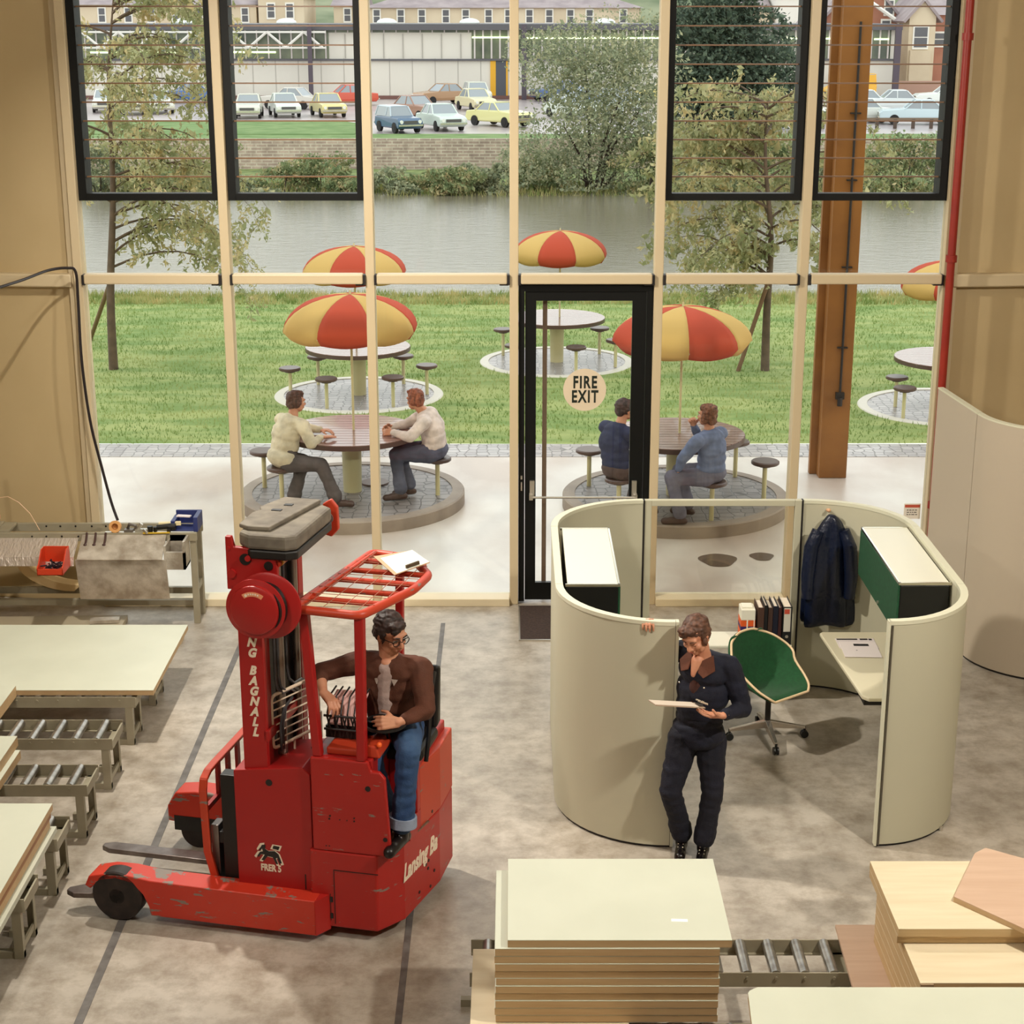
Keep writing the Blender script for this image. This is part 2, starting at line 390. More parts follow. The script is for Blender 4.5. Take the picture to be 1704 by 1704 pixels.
# the round notice on the door glass
sc_ = at(973, 649, GY - 0.03)
sg = MB(); sg.cyl((sc_.x, GY - 0.020, sc_.z), (sc_.x, GY - 0.024, sc_.z), 0.198, n=64)
sign = sg.build('fire_exit_sign', mat('sign_cream', (222, 205, 178), 0.5)); tag(sign, 'round cream FIRE EXIT notice stuck on the glass of the black door', 'sign')
TX = frame((1, 0, 0), (0, 0, 1)); M_INK = mat('ink_dark_green', (24, 34, 24), 0.5)
for s_, dz in (('FIRE', 0.066), ('EXIT', -0.068)):
    text_mesh('lettering', s_, M_INK, sign, (sc_.x + 0.002, GY - 0.0255, sc_.z + dz), TX, 0.158, sx=0.66, bold=0.005, spacing=1.2)
# brown post just outside the door
pst = at(906, 700, GY + 0.16); o = MB().bb(pst.x - 0.021, pst.x + 0.021, GY + 0.14, GY + 0.18, 0, 2.98).build('trim_14', mat('bronze_post', (128, 100, 80), 0.5), smooth=0); struct(o)
# door mat
mt = MB().bb(0.075, 1.12, 14.15, 15.05, 0, 0.012).build('door_mat', mat('coir_mat', (70, 52, 44), 0.95, rgb2=(52, 38, 32), scale=60, bump=0.4), smooth=0)
tag(mt, 'dark brown mat in a pale metal edge on the floor inside the fire exit', 'door mat')
MB().bb(0.06, 1.135, 14.135, 14.15, 0, 0.014).bb(0.06, 0.075, 14.15, 15.05, 0, 0.014).build('mat_edge', M_ALU, mt, smooth=0)
# small printed notice on the glass at the right
nb = at(1518, 851, GY - 0.02); nt_ = MB().box((nb.x, GY - 0.012, nb.z), (0.155, 0.004, 0.15)).build('safety_notice', mat('paper_white', (236, 230, 216), 0.7), smooth=0)
tag(nt_, 'small white paper notice with a red heading on the glass beside the red pipe', 'notice')
MB().box((nb.x, GY - 0.0155, nb.z + 0.05), (0.14, 0.002, 0.026)).build('red_heading', mat('print_red', (196, 84, 60), 0.7), nt_, smooth=0)
lm = MB(); random.seed(3)
for k in range(3):
    x = nb.x - 0.05
    while x < nb.x + 0.045:
        l_ = random.uniform(0.010, 0.028); lm.box((x + l_ / 2, GY - 0.0155, nb.z + 0.012 - k * 0.022), (l_, 0.002, 0.009)); x += l_ + 0.008
lm.build('print_lines', mat('print_grey', (120, 115, 108), 0.7), nt_, smooth=0)
# red service pipe at the right jamb, with couplings
M_PIPE = mat('red_pipe_paint', (156, 42, 26), 0.45, rgb2=(142, 34, 22), scale=5)
pp = MB(); px_ = 3.905
pp.cyl((px_, 15.0, 0.30), (px_, 15.0, 6.9), 0.036, n=20)
for z in (1.02, 3.30, 5.2): pp.cyl((px_, 15.0, z - 0.03), (px_, 15.0, z + 0.03), 0.05, n=20)
pp.cyl((px_, 15.0, 0.0), (px_, 15.0, 0.32), 0.045, n=20)
pipe = pp.build('service_pipe', M_PIPE); tag(pipe, 'vertical red painted pipe running up the right edge of the glazing', 'pipe')
vv = MB(); vv.cyl((px_, 14.94, 0.52), (px_, 15.02, 0.52), 0.05); vv.cyl((px_, 14.93, 0.52), (px_, 14.90, 0.52), 0.018)
vv.build('valve', M_PIPE, pipe)
cb = MB().tube([(px_ + 0.07, 15.04, 0.0), (px_ + 0.075, 15.04, 0.7), (px_ + 0.06, 15.04, 1.5)], 0.02); o = cb.build('bracket_conduit', M_RUB, pipe)
# ------------------------------------------------------------------ outside: paving, lawn, river, far bank
M_PAVE = mat('wet_concrete_paving', (184, 166, 152), 0.3, rgb2=(222, 215, 205), scale=0.7, detail=8, bump=0.05, bscale=20, stretch=(1, 0.6, 1))
def cobble_mat(name, c1, c2, mortar, scale, rough=0.35):
    m = mat(name, c1, rough); n = m.node_tree.nodes; L = m.node_tree.links; b = n['Principled BSDF']
    tcn = n.new('ShaderNodeTexCoord'); v = n.new('ShaderNodeTexVoronoi'); v.feature = 'DISTANCE_TO_EDGE'; v.inputs['Scale'].default_value = scale; v.inputs['Randomness'].default_value = 0.45
    v2 = n.new('ShaderNodeTexVoronoi'); v2.inputs['Scale'].default_value = scale; v2.inputs['Randomness'].default_value = 0.45
    L.new(tcn.outputs['Object'], v.inputs['Vector']); L.new(tcn.outputs['Object'], v2.inputs['Vector'])
    cr = n.new('ShaderNodeValToRGB'); cr.color_ramp.elements[0].position = 0.02; cr.color_ramp.elements[0].color = (0, 0, 0, 1); cr.color_ramp.elements[1].position = 0.07
    L.new(v.outputs['Distance'], cr.inputs[0])
    mx = n.new('ShaderNodeMix'); mx.data_type = 'RGBA'; mx.inputs[6].default_value = (*lin(c1), 1); mx.inputs[7].default_value = (*lin(c2), 1)
    sp = n.new('ShaderNodeSeparateColor'); L.new(v2.outputs['Color'], sp.inputs[0]); L.new(sp.outputs[0], mx.inputs[0])
    m2 = n.new('ShaderNodeMix'); m2.data_type = 'RGBA'; m2.inputs[6].default_value = (*lin(mortar), 1); L.new(mx.outputs[2], m2.inputs[7]); L.new(cr.outputs[0], m2.inputs[0])
    L.new(m2.outputs[2], b.inputs['Base Color'])
    bp = n.new('ShaderNodeBump'); bp.inputs['Strength'].default_value = 0.5; bp.inputs['Distance'].default_value = 0.01; L.new(cr.outputs[0], bp.inputs['Height']); L.new(bp.outputs[0], b.inputs['Normal'])
    return m
M_COB = cobble_mat('wet_setts', (150, 142, 140), (178, 170, 166), (104, 98, 96), 7.5, 0.3)
M_COBD = cobble_mat('worn_setts', (122, 114, 110), (142, 134, 130), (84, 77, 74), 7.0, 0.45)
M_GRASS = mat('lawn_green', (120, 142, 80), 0.8, rgb2=(158, 166, 104), scale=1.4, detail=9, bump=0.5, bscale=70, stretch=(0.5, 1.6, 1), spec=0.15, pos=(0.38, 0.60))
struct(MB().bb(-16, 16, 15.3, 20.68, -0.3, -0.005).build('paving', M_PAVE, smooth=0), )
struct(MB().bb(-16, 16, 20.68, 21.32, -0.3, 0.0).build('path_setts', M_COB, smooth=0))
# gently rolling lawn with a broken edge at the river
def grid_surface(name, x0, x1, y0, y1, nx, ny, fz, m, smooth=True):
    vs = [(x0 + (x1 - x0) * i / nx, y0 + (y1 - y0) * j / ny, fz(x0 + (x1 - x0) * i / nx, y0 + (y1 - y0) * j / ny)) for j in range(ny + 1) for i in range(nx + 1)]
    fs = [(j * (nx + 1) + i, j * (nx + 1) + i + 1, (j + 1) * (nx + 1) + i + 1, (j + 1) * (nx + 1) + i) for j in range(ny) for i in range(nx)]
    return MB().add(vs, fs).build(name, m, smooth=180, fixn=False)
def lawn_z(x, y):
    z = 0.012 * noise.noise(Vector((x * 0.4, y * 0.4, 0))) + 0.006
    if y > 32.4:
        e = y - 32.4 - 0.25 * noise.noise(Vector((x * 1.3, 3, 0)))
        z += 0.05 * max(0, 1 - abs(e - 0.4) / 0.5) - (max(0, e - 0.8) ** 1.3) * 0.9
    return max(z, -2.6)
struct(grid_surface('lawn', -24, 24, 21.32, 36.5, 160, 120, lawn_z, M_GRASS))
# blades on the lawn and the rough bank edge
def blades(name, n, xr, yr, h, m, zf, label, wid=0.012, holes=()):
    x = rng.uniform(*xr, n); y = rng.uniform(*yr, n)
    for (hx_, hy_, hr_) in holes:
        k_ = (x - hx_) ** 2 + (y - hy_) ** 2 > hr_ ** 2; x = x[k_]; y = y[k_]
    n = len(x)
    hh = h * rng.uniform(0.5, 1.4, n); a = rng.uniform(0, math.pi, n); lean = rng.normal(0, 0.35, (n, 2)) * hh[:, None]
    z = np.array([zf(p, q) for p, q in zip(x, y)])
    c, s_ = np.cos(a) * wid / 2, np.sin(a) * wid / 2
    V = np.stack([np.stack([x - c, y - s_, z - 0.01], 1), np.stack([x + c, y + s_, z - 0.01], 1), np.stack([x + lean[:, 0], y + lean[:, 1], z + hh], 1)], 1).reshape(-1, 3)
    me = bpy.data.meshes.new(name); me.vertices.add(3 * n); me.vertices.foreach_set('co', V.ravel()); me.loops.add(3 * n); me.loops.foreach_set('vertex_index', np.arange(3 * n))
    me.polygons.add(n); me.polygons.foreach_set('loop_start', np.arange(0, 3 * n, 3)); me.polygons.foreach_set('loop_total', np.full(n, 3)); me.update(); me.validate()
    me.materials.append(m); o = bpy.data.objects.new(name, me); COL.objects.link(o); tag(o, label, 'grass', kind='stuff'); return o
M_BLADE = leaf_mat('grass_blades', (120, 144, 82), (144, 162, 94), (170, 174, 112), 0.06)
M_BLADE2 = leaf_mat('dry_grass_blades', (120, 140, 72), (176, 172, 112), (204, 184, 130), 0.2)
blades('grass', 60000, (-12, 12), (21.34, 32.15), 0.045, M_BLADE, lawn_z, 'short green blades of the lawn between paving and river', 0.02, ((-2.25, 24.27, 1.26), (0.72, 26.7, 1.26), (6.18, 23.45, 1.26)))
blades('bank_grass', 16000, (-10, 10), (32.2, 33.6), 0.13, M_BLADE2, lawn_z, 'long yellowing grass along the near edge of the river', 0.02)
# river
def water_mat():
    m = mat('river_water', (124, 116, 98), 0.08, spec=1.0); n = m.node_tree.nodes; L = m.node_tree.links; b = n['Principled BSDF']
    tcn = n.new('ShaderNodeTexCoord'); mp = n.new('ShaderNodeMapping'); mp.inputs['Scale'].default_value = (1.0, 1.6, 1); L.new(tcn.outputs['Object'], mp.inputs[0])
    a = n.new('ShaderNodeTexNoise'); a.inputs['Scale'].default_value = 1.6; a.inputs['Detail'].default_value = 6; a.inputs['Roughness'].default_value = 0.7; L.new(mp.outputs[0], a.inputs['Vector'])
    bp = n.new('ShaderNodeBump'); bp.inputs['Strength'].default_value = 0.8; bp.inputs['Distance'].default_value = 0.045; L.new(a.outputs['Fac'], bp.inputs['Height']); L.new(bp.outputs[0], b.inputs['Normal'])
    return m
struct(MB().bb(-70, 70, 33.0, 80, -2.9, -2.4).build('river', water_mat(), smooth=0))
CARZ = -0.7
M_BANK = mat('bank_earth_grass', (84, 100, 56), 0.9, rgb2=(128, 140, 80), scale=1.5, detail=8, bump=0.6, bscale=6)
def bank_z(x, y):
    t = (y - 75.0) / 11.2; return -2.9 + min(t * 1.3, 0.75) + 0.12 * noise.noise(Vector((x * 0.3, y * 0.3, 2)))
struct(grid_surface('far_bank', -60, 60, 74.6, 86.3, 120, 20, bank_z, M_BANK))
def stone_mat(name, c1, c2, mortar, sc_=1.0):
    m = mat(name, c1, 0.85); n = m.node_tree.nodes; L = m.node_tree.links; b = n['Principled BSDF']
    tcn = n.new('ShaderNodeTexCoord'); mp = n.new('ShaderNodeMapping'); mp.inputs['Rotation'].default_value = (R(90), 0, 0); L.new(tcn.outputs['Object'], mp.inputs[0])
    br = n.new('ShaderNodeTexBrick'); br.inputs['Scale'].default_value = sc_; br.inputs['Color1'].default_value = (*lin(c1), 1); br.inputs['Color2'].default_value = (*lin(c2), 1); br.inputs['Mortar'].default_value = (*lin(mortar), 1)
    br.inputs['Mortar Size'].default_value = 0.03; br.inputs['Brick Width'].default_value = 0.6; br.inputs['Row Height'].default_value = 0.17; L.new(mp.outputs[0], br.inputs['Vector'])
    nz = n.new('ShaderNodeTexNoise'); nz.inputs['Scale'].default_value = 3; nz.inputs['Detail'].default_value = 6; L.new(tcn.outputs['Object'], nz.inputs['Vector'])
    mx = n.new('ShaderNodeMix'); mx.data_type = 'RGBA'; mx.blend_type = 'OVERLAY'; mx.inputs[0].default_value = 0.6; L.new(br.outputs[0], mx.inputs[6]); L.new(nz.outputs['Fac'], mx.inputs[7])
    L.new(mx.outputs[2], b.inputs['Base Color']); return m
struct(MB().bb(-60, 60, 86.1, 86.5, -3.0, CARZ + 0.02).build('wall_river', stone_mat('river_wall_stone', (186, 164, 148), (160, 138, 126), (198, 184, 166), 1.1), smooth=0))
struct(MB().bb(-60, 60, 86.5, 90.2, -1.2, CARZ).build('verge_lawn', mat('verge_green', (104, 130, 80), 0.85, rgb2=(128, 148, 98), scale=1, spec=0.1), smooth=0))
# greener raised lawn at the left, car park asphalt, far ground
gl = MB(); p = [ground(x, y, CARZ + 0.03) for x, y in ((60, 223), (590, 223), (604, 206), (560, 200), (380, 201), (60, 201))]
gl.prism([(q.x, q.y) for q in p], CARZ, CARZ + 0.03); struct(gl.build('car_park_lawn', mat('verge_green', (0, 0, 0)), smooth=0))
struct(MB().bb(-90, 90, 90.2, 200, -1.2, CARZ - 0.01).build('car_park_ground', mat('wet_asphalt', (160, 148, 148), 0.3, rgb2=(184, 172, 170), scale=0.3, detail=6), smooth=0))

# ------------------------------------------------------------------ picnic circles: platform, round slatted table, stools, parasol
M_KERB = mat('kerb_concrete', (138, 122, 108), 0.6, rgb2=(156, 140, 124), scale=3, bump=0.1)
M_KERBW = mat('kerb_pale', (214, 206, 190), 0.5)
M_SLAT = mat('wet_brown_slats', (140, 108, 100), 0.2, rgb2=(156, 124, 114), scale=3, stretch=(1, 12, 1), coat=0.3)
M_SEAT = mat('brown_seat', (86, 64, 56), 0.35)
M_POST = mat('cream_post', (206, 196, 150), 0.4)
M_RED = mat('parasol_red', (212, 88, 58), 0.8); M_YEL = mat('parasol_yellow', (230, 196, 118), 0.8)
def cloth_translucent(m, f=0.35):
    n = m.node_tree.nodes; L = m.node_tree.links; b = n['Principled BSDF']; tr = n.new('ShaderNodeBsdfTranslucent'); tr.inputs[0].default_value = b.inputs['Base Color'].default_value
    mx = n.new('ShaderNodeMixShader'); mx.inputs[0].default_value = f; L.new(b.outputs[0], mx.inputs[1]); L.new(tr.outputs[0], mx.inputs[2]); L.new(mx.outputs[0], n['Material Output'].inputs[0])
cloth_translucent(M_RED); cloth_translucent(M_YEL)
def platform(c, r, h, label, grp):
    t = thing('paved_circle', label, 'paved circle', (c[0], c[1], 0), group=grp)
    with local():
        MB().lathe([(0.01, h - 0.01), (r - 0.14, h - 0.01), (r - 0.14, -0.02), (0.01, -0.02)], n=72).build('setts', M_COBD if h > 0.05 else M_COB, t, smooth=30)
        MB().lathe([(r - 0.14, -0.02), (r, -0.02), (r, h - 0.015), (r - 0.015, h), (r - 0.14, h), (r - 0.14, -0.02)], n=72).build('kerb', M_KERB if h > 0.05 else M_KERBW, t, smooth=30)
    return t
def make_table(r):
    t = thing('picnic_table', 'x', 'table'); 
    with local():
        MB().lathe([(0.0, 0.66), (0.17, 0.66), (0.17, 0.64), (0.115, 0.60), (0.105, 0.0), (0.0, 0.0)][::-1], n=28).build('pedestal', M_POST, t)
        top = MB(); n_ = 13; wd = 2 * r / n_
        for k in range(n_):
            y0 = -r + k * wd + 0.006; y1 = y0 + wd - 0.012; ys = [y0 + (y1 - y0) * q / 4 for q in range(5)]
            poly = [(math.sqrt(max(r * r - y * y, 0.0001)), y) for y in ys] + [(-math.sqrt(max(r * r - y * y, 0.0001)), y) for y in reversed(ys)]
            top.prism(poly, 0.685, 0.72)
        top.build('slatted_top', M_SLAT, t, smooth=0)
        MB().lathe([(r - 0.03, 0.66), (r + 0.006, 0.66), (r + 0.006, 0.712), (r - 0.03, 0.70), (r - 0.03, 0.66)], n=64).build('rim', M_SEAT, t)
        MB().bb(-0.05, 0.05, -r + 0.05, r - 0.05, 0.655, 0.684).bb(-r * 0.8, r * 0.8, -0.03, 0.03, 0.65, 0.684).build('bearer', M_SEAT, t, smooth=0)
    return t
def make_stool():
    t = thing('stool', 'x', 'stool')
    with local():
        MB().lathe([(0.0, 0.40), (0.145, 0.40), (0.158, 0.41), (0.158, 0.435), (0.145, 0.445), (0.0, 0.445)], n=32).build('seat', M_SEAT, t)
        MB().cyl((0, 0, 0), (0, 0, 0.40), 0.026, n=16).build('post', M_POST, t)
        MB().cyl((0, 0, 0.375), (0, 0, 0.402), 0.075, n=20).build('seat_plate', M_SEAT, t)
    return t
def make_parasol(r=0.78, h=2.28, drop=0.36):
    """canopy apex at h above its foot"""
    t = thing('parasol', 'x', 'parasol')
    with local():
        MB().cyl((0, 0, 0), (0, 0, h - 0.01), 0.014, n=12).cyl((0, 0, h - 0.02), (0, 0, h + 0.045), 0.016, 0.008, n=10).build('pole', M_POST, t)
        for k in range(8):
            mb = MB(); N = 8; vs = []; a0 = 2 * math.pi * k / 8; rad = 8; fs = []
            for i in range(rad + 3):
                for jn in range(N + 1):
                    a = a0 + (2 * math.pi / 8) * jn / N; q = math.cos(math.pi / 8) / math.cos((jn / N - 0.5) * math.pi / 4) / math.cos(math.pi / 8)
                    q = 1 - (1 - math.cos(math.pi / 8) ) * 0.75 * math.sin(math.pi * jn / N)
                    if i <= rad:
                        tt = i / rad; rr = r * (0.03 + 0.97 * math.sin(tt * math.pi / 2 * 0.98)) ; z = h - drop * (1 - math.cos(tt * math.pi / 2)) - 0.02 * tt; sagg = 0.03 * tt * math.sin(math.pi * jn / N)
                        vs.append((rr * q * math.cos(a), rr * q * math.sin(a), z + sagg * 0.5))
                    else:
                        e = (i - rad) / 2; rr = r * (1.0 - 0.10 * e) ; z = h - drop - 0.02 - 0.085 * e - 0.03 * e * math.sin(math.pi * jn / N)
                        vs.append((rr * q * math.cos(a), rr * q * math.sin(a), z))
            for i in range(rad + 2):
                for jn in range(N):
                    b = i * (N + 1) + jn; fs.append((b, b + 1, b + N + 2, b + N + 1))
            mb.add(vs, fs); g = mb.build('canopy_panel', M_RED if k % 2 else M_YEL, t, smooth=50)
            s = g.modifiers.new('s', 'SOLIDIFY'); s.thickness = 0.003
        rb = MB()
        for k in range(8):
            a = 2 * math.pi * k / 8; pts = []
            for i in range(7):
                tt = i / 6; rr = r * math.sin(tt * math.pi / 2 * 0.98); pts.append((rr * math.cos(a), rr * math.sin(a), h - 0.012 - drop * (1 - math.cos(tt * math.pi / 2)) - 0.02 * tt))
            rb.tube(pts, 0.004, n=5)
        rb.build('ribs', M_POST, t)
    return t
P1 = (-1.83, 18.63); P2 = (1.86, 18.48); B1 = (-2.25, 24.27); B2 = (0.72, 26.7); B3 = (6.18, 23.45)
platform(P1, 1.285, 0.14, 'raised kerbed circle of grey setts under the two men in pale tops', 'raised paved circles near the building')
platform(P2, 1.285, 0.14, 'raised kerbed circle of grey setts seen through the fire exit door', 'raised paved circles near the building')
platform(B1, 1.24, 0.02, 'pale circle of wet setts in the lawn behind the men in pale tops', 'paved circles set in the lawn')
platform(B2, 1.24, 0.02, 'pale circle of wet setts in the lawn beyond the fire exit door', 'paved circles set in the lawn')
platform(B3, 1.24, 0.02, 'pale circle of wet setts in the lawn cut by the right jamb', 'paved circles set in the lawn')
tb = make_table(0.76); st = make_stool(); um = make_parasol()
TD = [(P1, 0.13, 'round brown slatted table where the man in cream and the man in white lean', 'brown stool'),
      (P2, 0.13, 'round brown slatted table where the two men in blue sit', ''),
      (B1, 0.01, 'empty wet round table on the lawn behind the men in pale tops', ''),
      (B2, 0.01, 'empty wet round table on the lawn behind the fire exit sign', ''),
      (B3, 0.01, 'empty round table half hidden by the right edge of the glazing', '')]
for i, (c, z, lab, _) in enumerate(TD):
    o = tb if i == 0 else copy_tree(tb); o.location = (c[0], c[1], z); tag(o, lab, group='round picnic tables')
SD = [(P1, 0.13, [(-10, 1.0, 'stool under the man in the white shirt'), (92, 1.07, 'brown stool on the far side of the pedestal of the near left table'), (172, 1.04, 'empty brown stool just behind the man in the cream sweater'), (-142, 0.93, 'stool under the man in the cream sweater')]),
      (P2, 0.13, [(160, 1.03, 'empty brown stool by the fire exit door, left of the man in dark blue'), (-128, 1.14, "stool under the man in the dark blue jumper"), (-74, 1.07, "stool under the man in the denim jacket"), (-10, 1.0, 'empty brown stool to the right of the man in the denim jacket'), (44, 1.08, 'stool half behind the table edge beside the man in the denim jacket')]),
      (B1, 0.01, [(-168, 1.0, 'wet stool at the left of the lawn table with a lens flare spot'), (-112, 1.0, 'front left stool of the empty table above the man in cream'), (-56, 1.0, 'front right stool of the empty table behind the man in white'), (0, 1.0, 'right hand stool of the empty table behind the man in white'), (135, 0.95, 'rear left stool mostly behind the empty tabletop'), (50, 0.95, 'rear right stool mostly behind the empty tabletop')]),
      (B2, 0.01, [(150, 1.0, 'far left stool on the circle beyond the fire exit door'), (-128, 1.1, 'stool partly behind the mullion left of the fire exit door'), (-75, 1.05, 'wet brown stool just above the fire exit notice'), (-26, 1.02, 'stool beside the red edge of the near right parasol'), (41, 0.95, 'stool tucked behind the right edge of the table beyond the door')]),
      (B3, 0.01, [(-145, 1.0, 'rear one of the two stools left of the right jamb table'), (-118, 1.45, 'front one of the two stools left of the right jamb table')])]
SD[2][2][0] = (-168, 1.0, 'leftmost stool standing at the lawn table behind the men in pale tops')
SD[4] = (B3, 0.01, [(180, 0.72, 'upper one of the two stools beside the right jamb of the glazing'), (-137, 1.05, 'lower one of the two stools beside the right jamb of the glazing')])
first = True
for c, z, L_ in SD:
    for ang, r, lab in L_:
        o = st if first else copy_tree(st); first = False
        o.location = (c[0] + r * math.cos(R(ang)), c[1] + r * math.sin(R(ang)), z); o.rotation_euler = (0, 0, R(ang))
        tag(o, lab, group='round stools at the picnic tables')
PD = [((P1[0] + 0.03, P1[1]), 0.85, 'red and yellow parasol over the men in pale tops', 22.5, 1.55), ((P2[0] + 0.03, P2[1]), 0.85, 'red and yellow parasol over the men in blue, cut by the door frame', 45, 1.44),
      ((B1[0] - 0.02, B1[1]), 0.73, 'faded parasol over the empty left table, crossed by the transom', 22.5, 1.45), ((B2[0] + 0.04, B2[1]), 0.73, 'pale red and yellow parasol seen against the river above the fire exit door', 17, 1.37),
      (B3, 0.73, 'parasol cut off by the right edge of the glazing', 10, 1.36)]
for i, (c, z, lab, rz, hh) in enumerate(PD):
    o = um if i == 0 else copy_tree(um); o.location = (c[0], c[1], z - (2.28 - hh)); o.rotation_euler = (0, 0, R(rz)); tag(o, lab, group='parasols on the picnic tables')
# dark disc on the near left circle; two glass reflections painted on the paving
cv = at(622, 802, 18.3); o = MB().cyl((-1.60, 18.95 - 0.0, 0.131), (-1.60, 18.95, 0.15), 0.16, n=32).build('round_disc', M_SEAT); tag(o, 'dark round disc lying on the setts under the near left table', 'cover')
M_REFLECT = mat('painted_reflection', (92, 72, 60), 0.15)
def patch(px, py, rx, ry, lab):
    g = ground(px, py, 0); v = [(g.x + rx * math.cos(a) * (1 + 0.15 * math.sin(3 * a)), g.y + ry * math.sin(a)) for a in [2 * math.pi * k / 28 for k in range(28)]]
    o = MB().prism(v, -0.004, 0.002).build('reflection', M_REFLECT, smooth=0); tag(o, lab, 'reflection', 'dark painted reflections on the paving'); return o
patch(1195, 932, 0.19, 0.21, 'larger long painted reflection on the paving seen through the booth window')
patch(1268, 926, 0.12, 0.13, 'smaller painted reflection on the paving at the right of the booth window')
# yellow steel column outside with a dark cable
cx, cy = 3.875, 19.8
t = thing('steel_column', 'tall yellow ochre steel column standing on the paving outside the right bay', 'column', (cx, cy, 0))
with local():
    M_OCH = mat('ochre_paint', (150, 98, 42), 0.5, rgb2=(132, 84, 36), scale=2); 
    c_ = MB(); c_.bb(-0.165, 0.165, -0.14, -0.12, 0, 6.6); c_.bb(-0.165, 0.165, 0.12, 0.14, 0, 6.6); c_.bb(-0.165, -0.145, -0.12, 0.12, 0, 6.6); c_.bb(0.145, 0.165, -0.12, 0.12, 0, 6.6)
    c_.build('shaft', M_OCH, t, smooth=0)
    MB().bb(-0.25, -0.165, 0.05, 0.14, 0.0, 6.6).build('side_flange', M_OCH, t, smooth=0)
    k = MB(); k.cyl((0.03, -0.165, 1.0), (0.03, -0.165, 5.3), 0.014); k.build('cable', M_RUB, t)
    k = MB(); k.bb(-0.02, 0.08, -0.19, -0.14, 0.98, 1.06); k.cyl((0.03, -0.18, 0.9), (0.03, -0.18, 1.0), 0.03); k.build('cable_end', M_RUB, t)
    for z in (1.6, 2.55, 3.55, 4.3): MB().bb(-0.03, 0.09, -0.175, -0.14, z - 0.008, z + 0.008).build('cable_clip', M_RUB, t, smooth=0)
# ------------------------------------------------------------------ the red reach truck
def paint(name, c1, c2, worn=0.0, grey=(128, 118, 108)):
    m = mat(name, c1, 0.42, spec=0.5); n = m.node_tree.nodes; L = m.node_tree.links; b = n['Principled BSDF']
    tcn = n.new('ShaderNodeTexCoord'); a = n.new('ShaderNodeTexNoise'); a.inputs['Scale'].default_value = 3; a.inputs['Detail'].default_value = 4; L.new(tcn.outputs['Object'], a.inputs['Vector'])
    mx = n.new('ShaderNodeMix'); mx.data_type = 'RGBA'; mx.inputs[6].default_value = (*lin(c1), 1); mx.inputs[7].default_value = (*lin(c2), 1); L.new(a.outputs['Fac'], mx.inputs[0]); out = mx.outputs[2]
    if worn:
        mp = n.new('ShaderNodeMapping'); mp.inputs['Scale'].default_value = (1.0, 1.0, 4.5); L.new(tcn.outputs['Object'], mp.inputs[0])
        s = n.new('ShaderNodeTexNoise'); s.inputs['Scale'].default_value = 5.5; s.inputs['Detail'].default_value = 9; s.inputs['Roughness'].default_value = 0.68; L.new(mp.outputs[0], s.inputs['Vector'])
        cr = n.new('ShaderNodeValToRGB'); cr.color_ramp.elements[0].position = 0.66 - worn; cr.color_ramp.elements[0].color = (0, 0, 0, 1); cr.color_ramp.elements[1].position = 0.68 - worn; L.new(s.outputs['Fac'], cr.inputs[0])
        m2 = n.new('ShaderNodeMix'); m2.data_type = 'RGBA'; L.new(cr.outputs[0], m2.inputs[0]); L.new(out, m2.inputs[6]); m2.inputs[7].default_value = (*lin(grey), 1); out = m2.outputs[2]
    L.new(out, b.inputs['Base Color']); return m
RED = paint('truck_red', (170, 26, 24), (158, 23, 22)); REDW = paint('truck_red_scraped', (178, 34, 26), (164, 27, 23), 0.035)
ORW = paint('truck_orange_worn', (204, 60, 36), (184, 42, 28), 0.08); REDLIT = paint('truck_red_lit', (196, 66, 36), (184, 56, 32), 0.02)  # second tone is the truck red with overhead light put into its colour
DRK = mat('greasy_black', (22, 19, 18), 0.45); STEEL = mat('dull_steel', (140, 132, 128), 0.35, 0.85, rgb2=(104, 92, 88), scale=6)
HOSE = mat('hydraulic_hose', (70, 68, 70), 0.35); WIRE = mat('cream_wire_guard', (236, 214, 188), 0.4)
TA = R(-12.8)
TR = thing('reach_truck', 'red reach truck with a tall mast, overhead guard and forks near the floor', 'forklift truck', (-1.26, 9.03, 0), TA)
PAD = mat('dusty_grey_pad', (128, 120, 106), 0.75, rgb2=(98, 90, 80), scale=8)
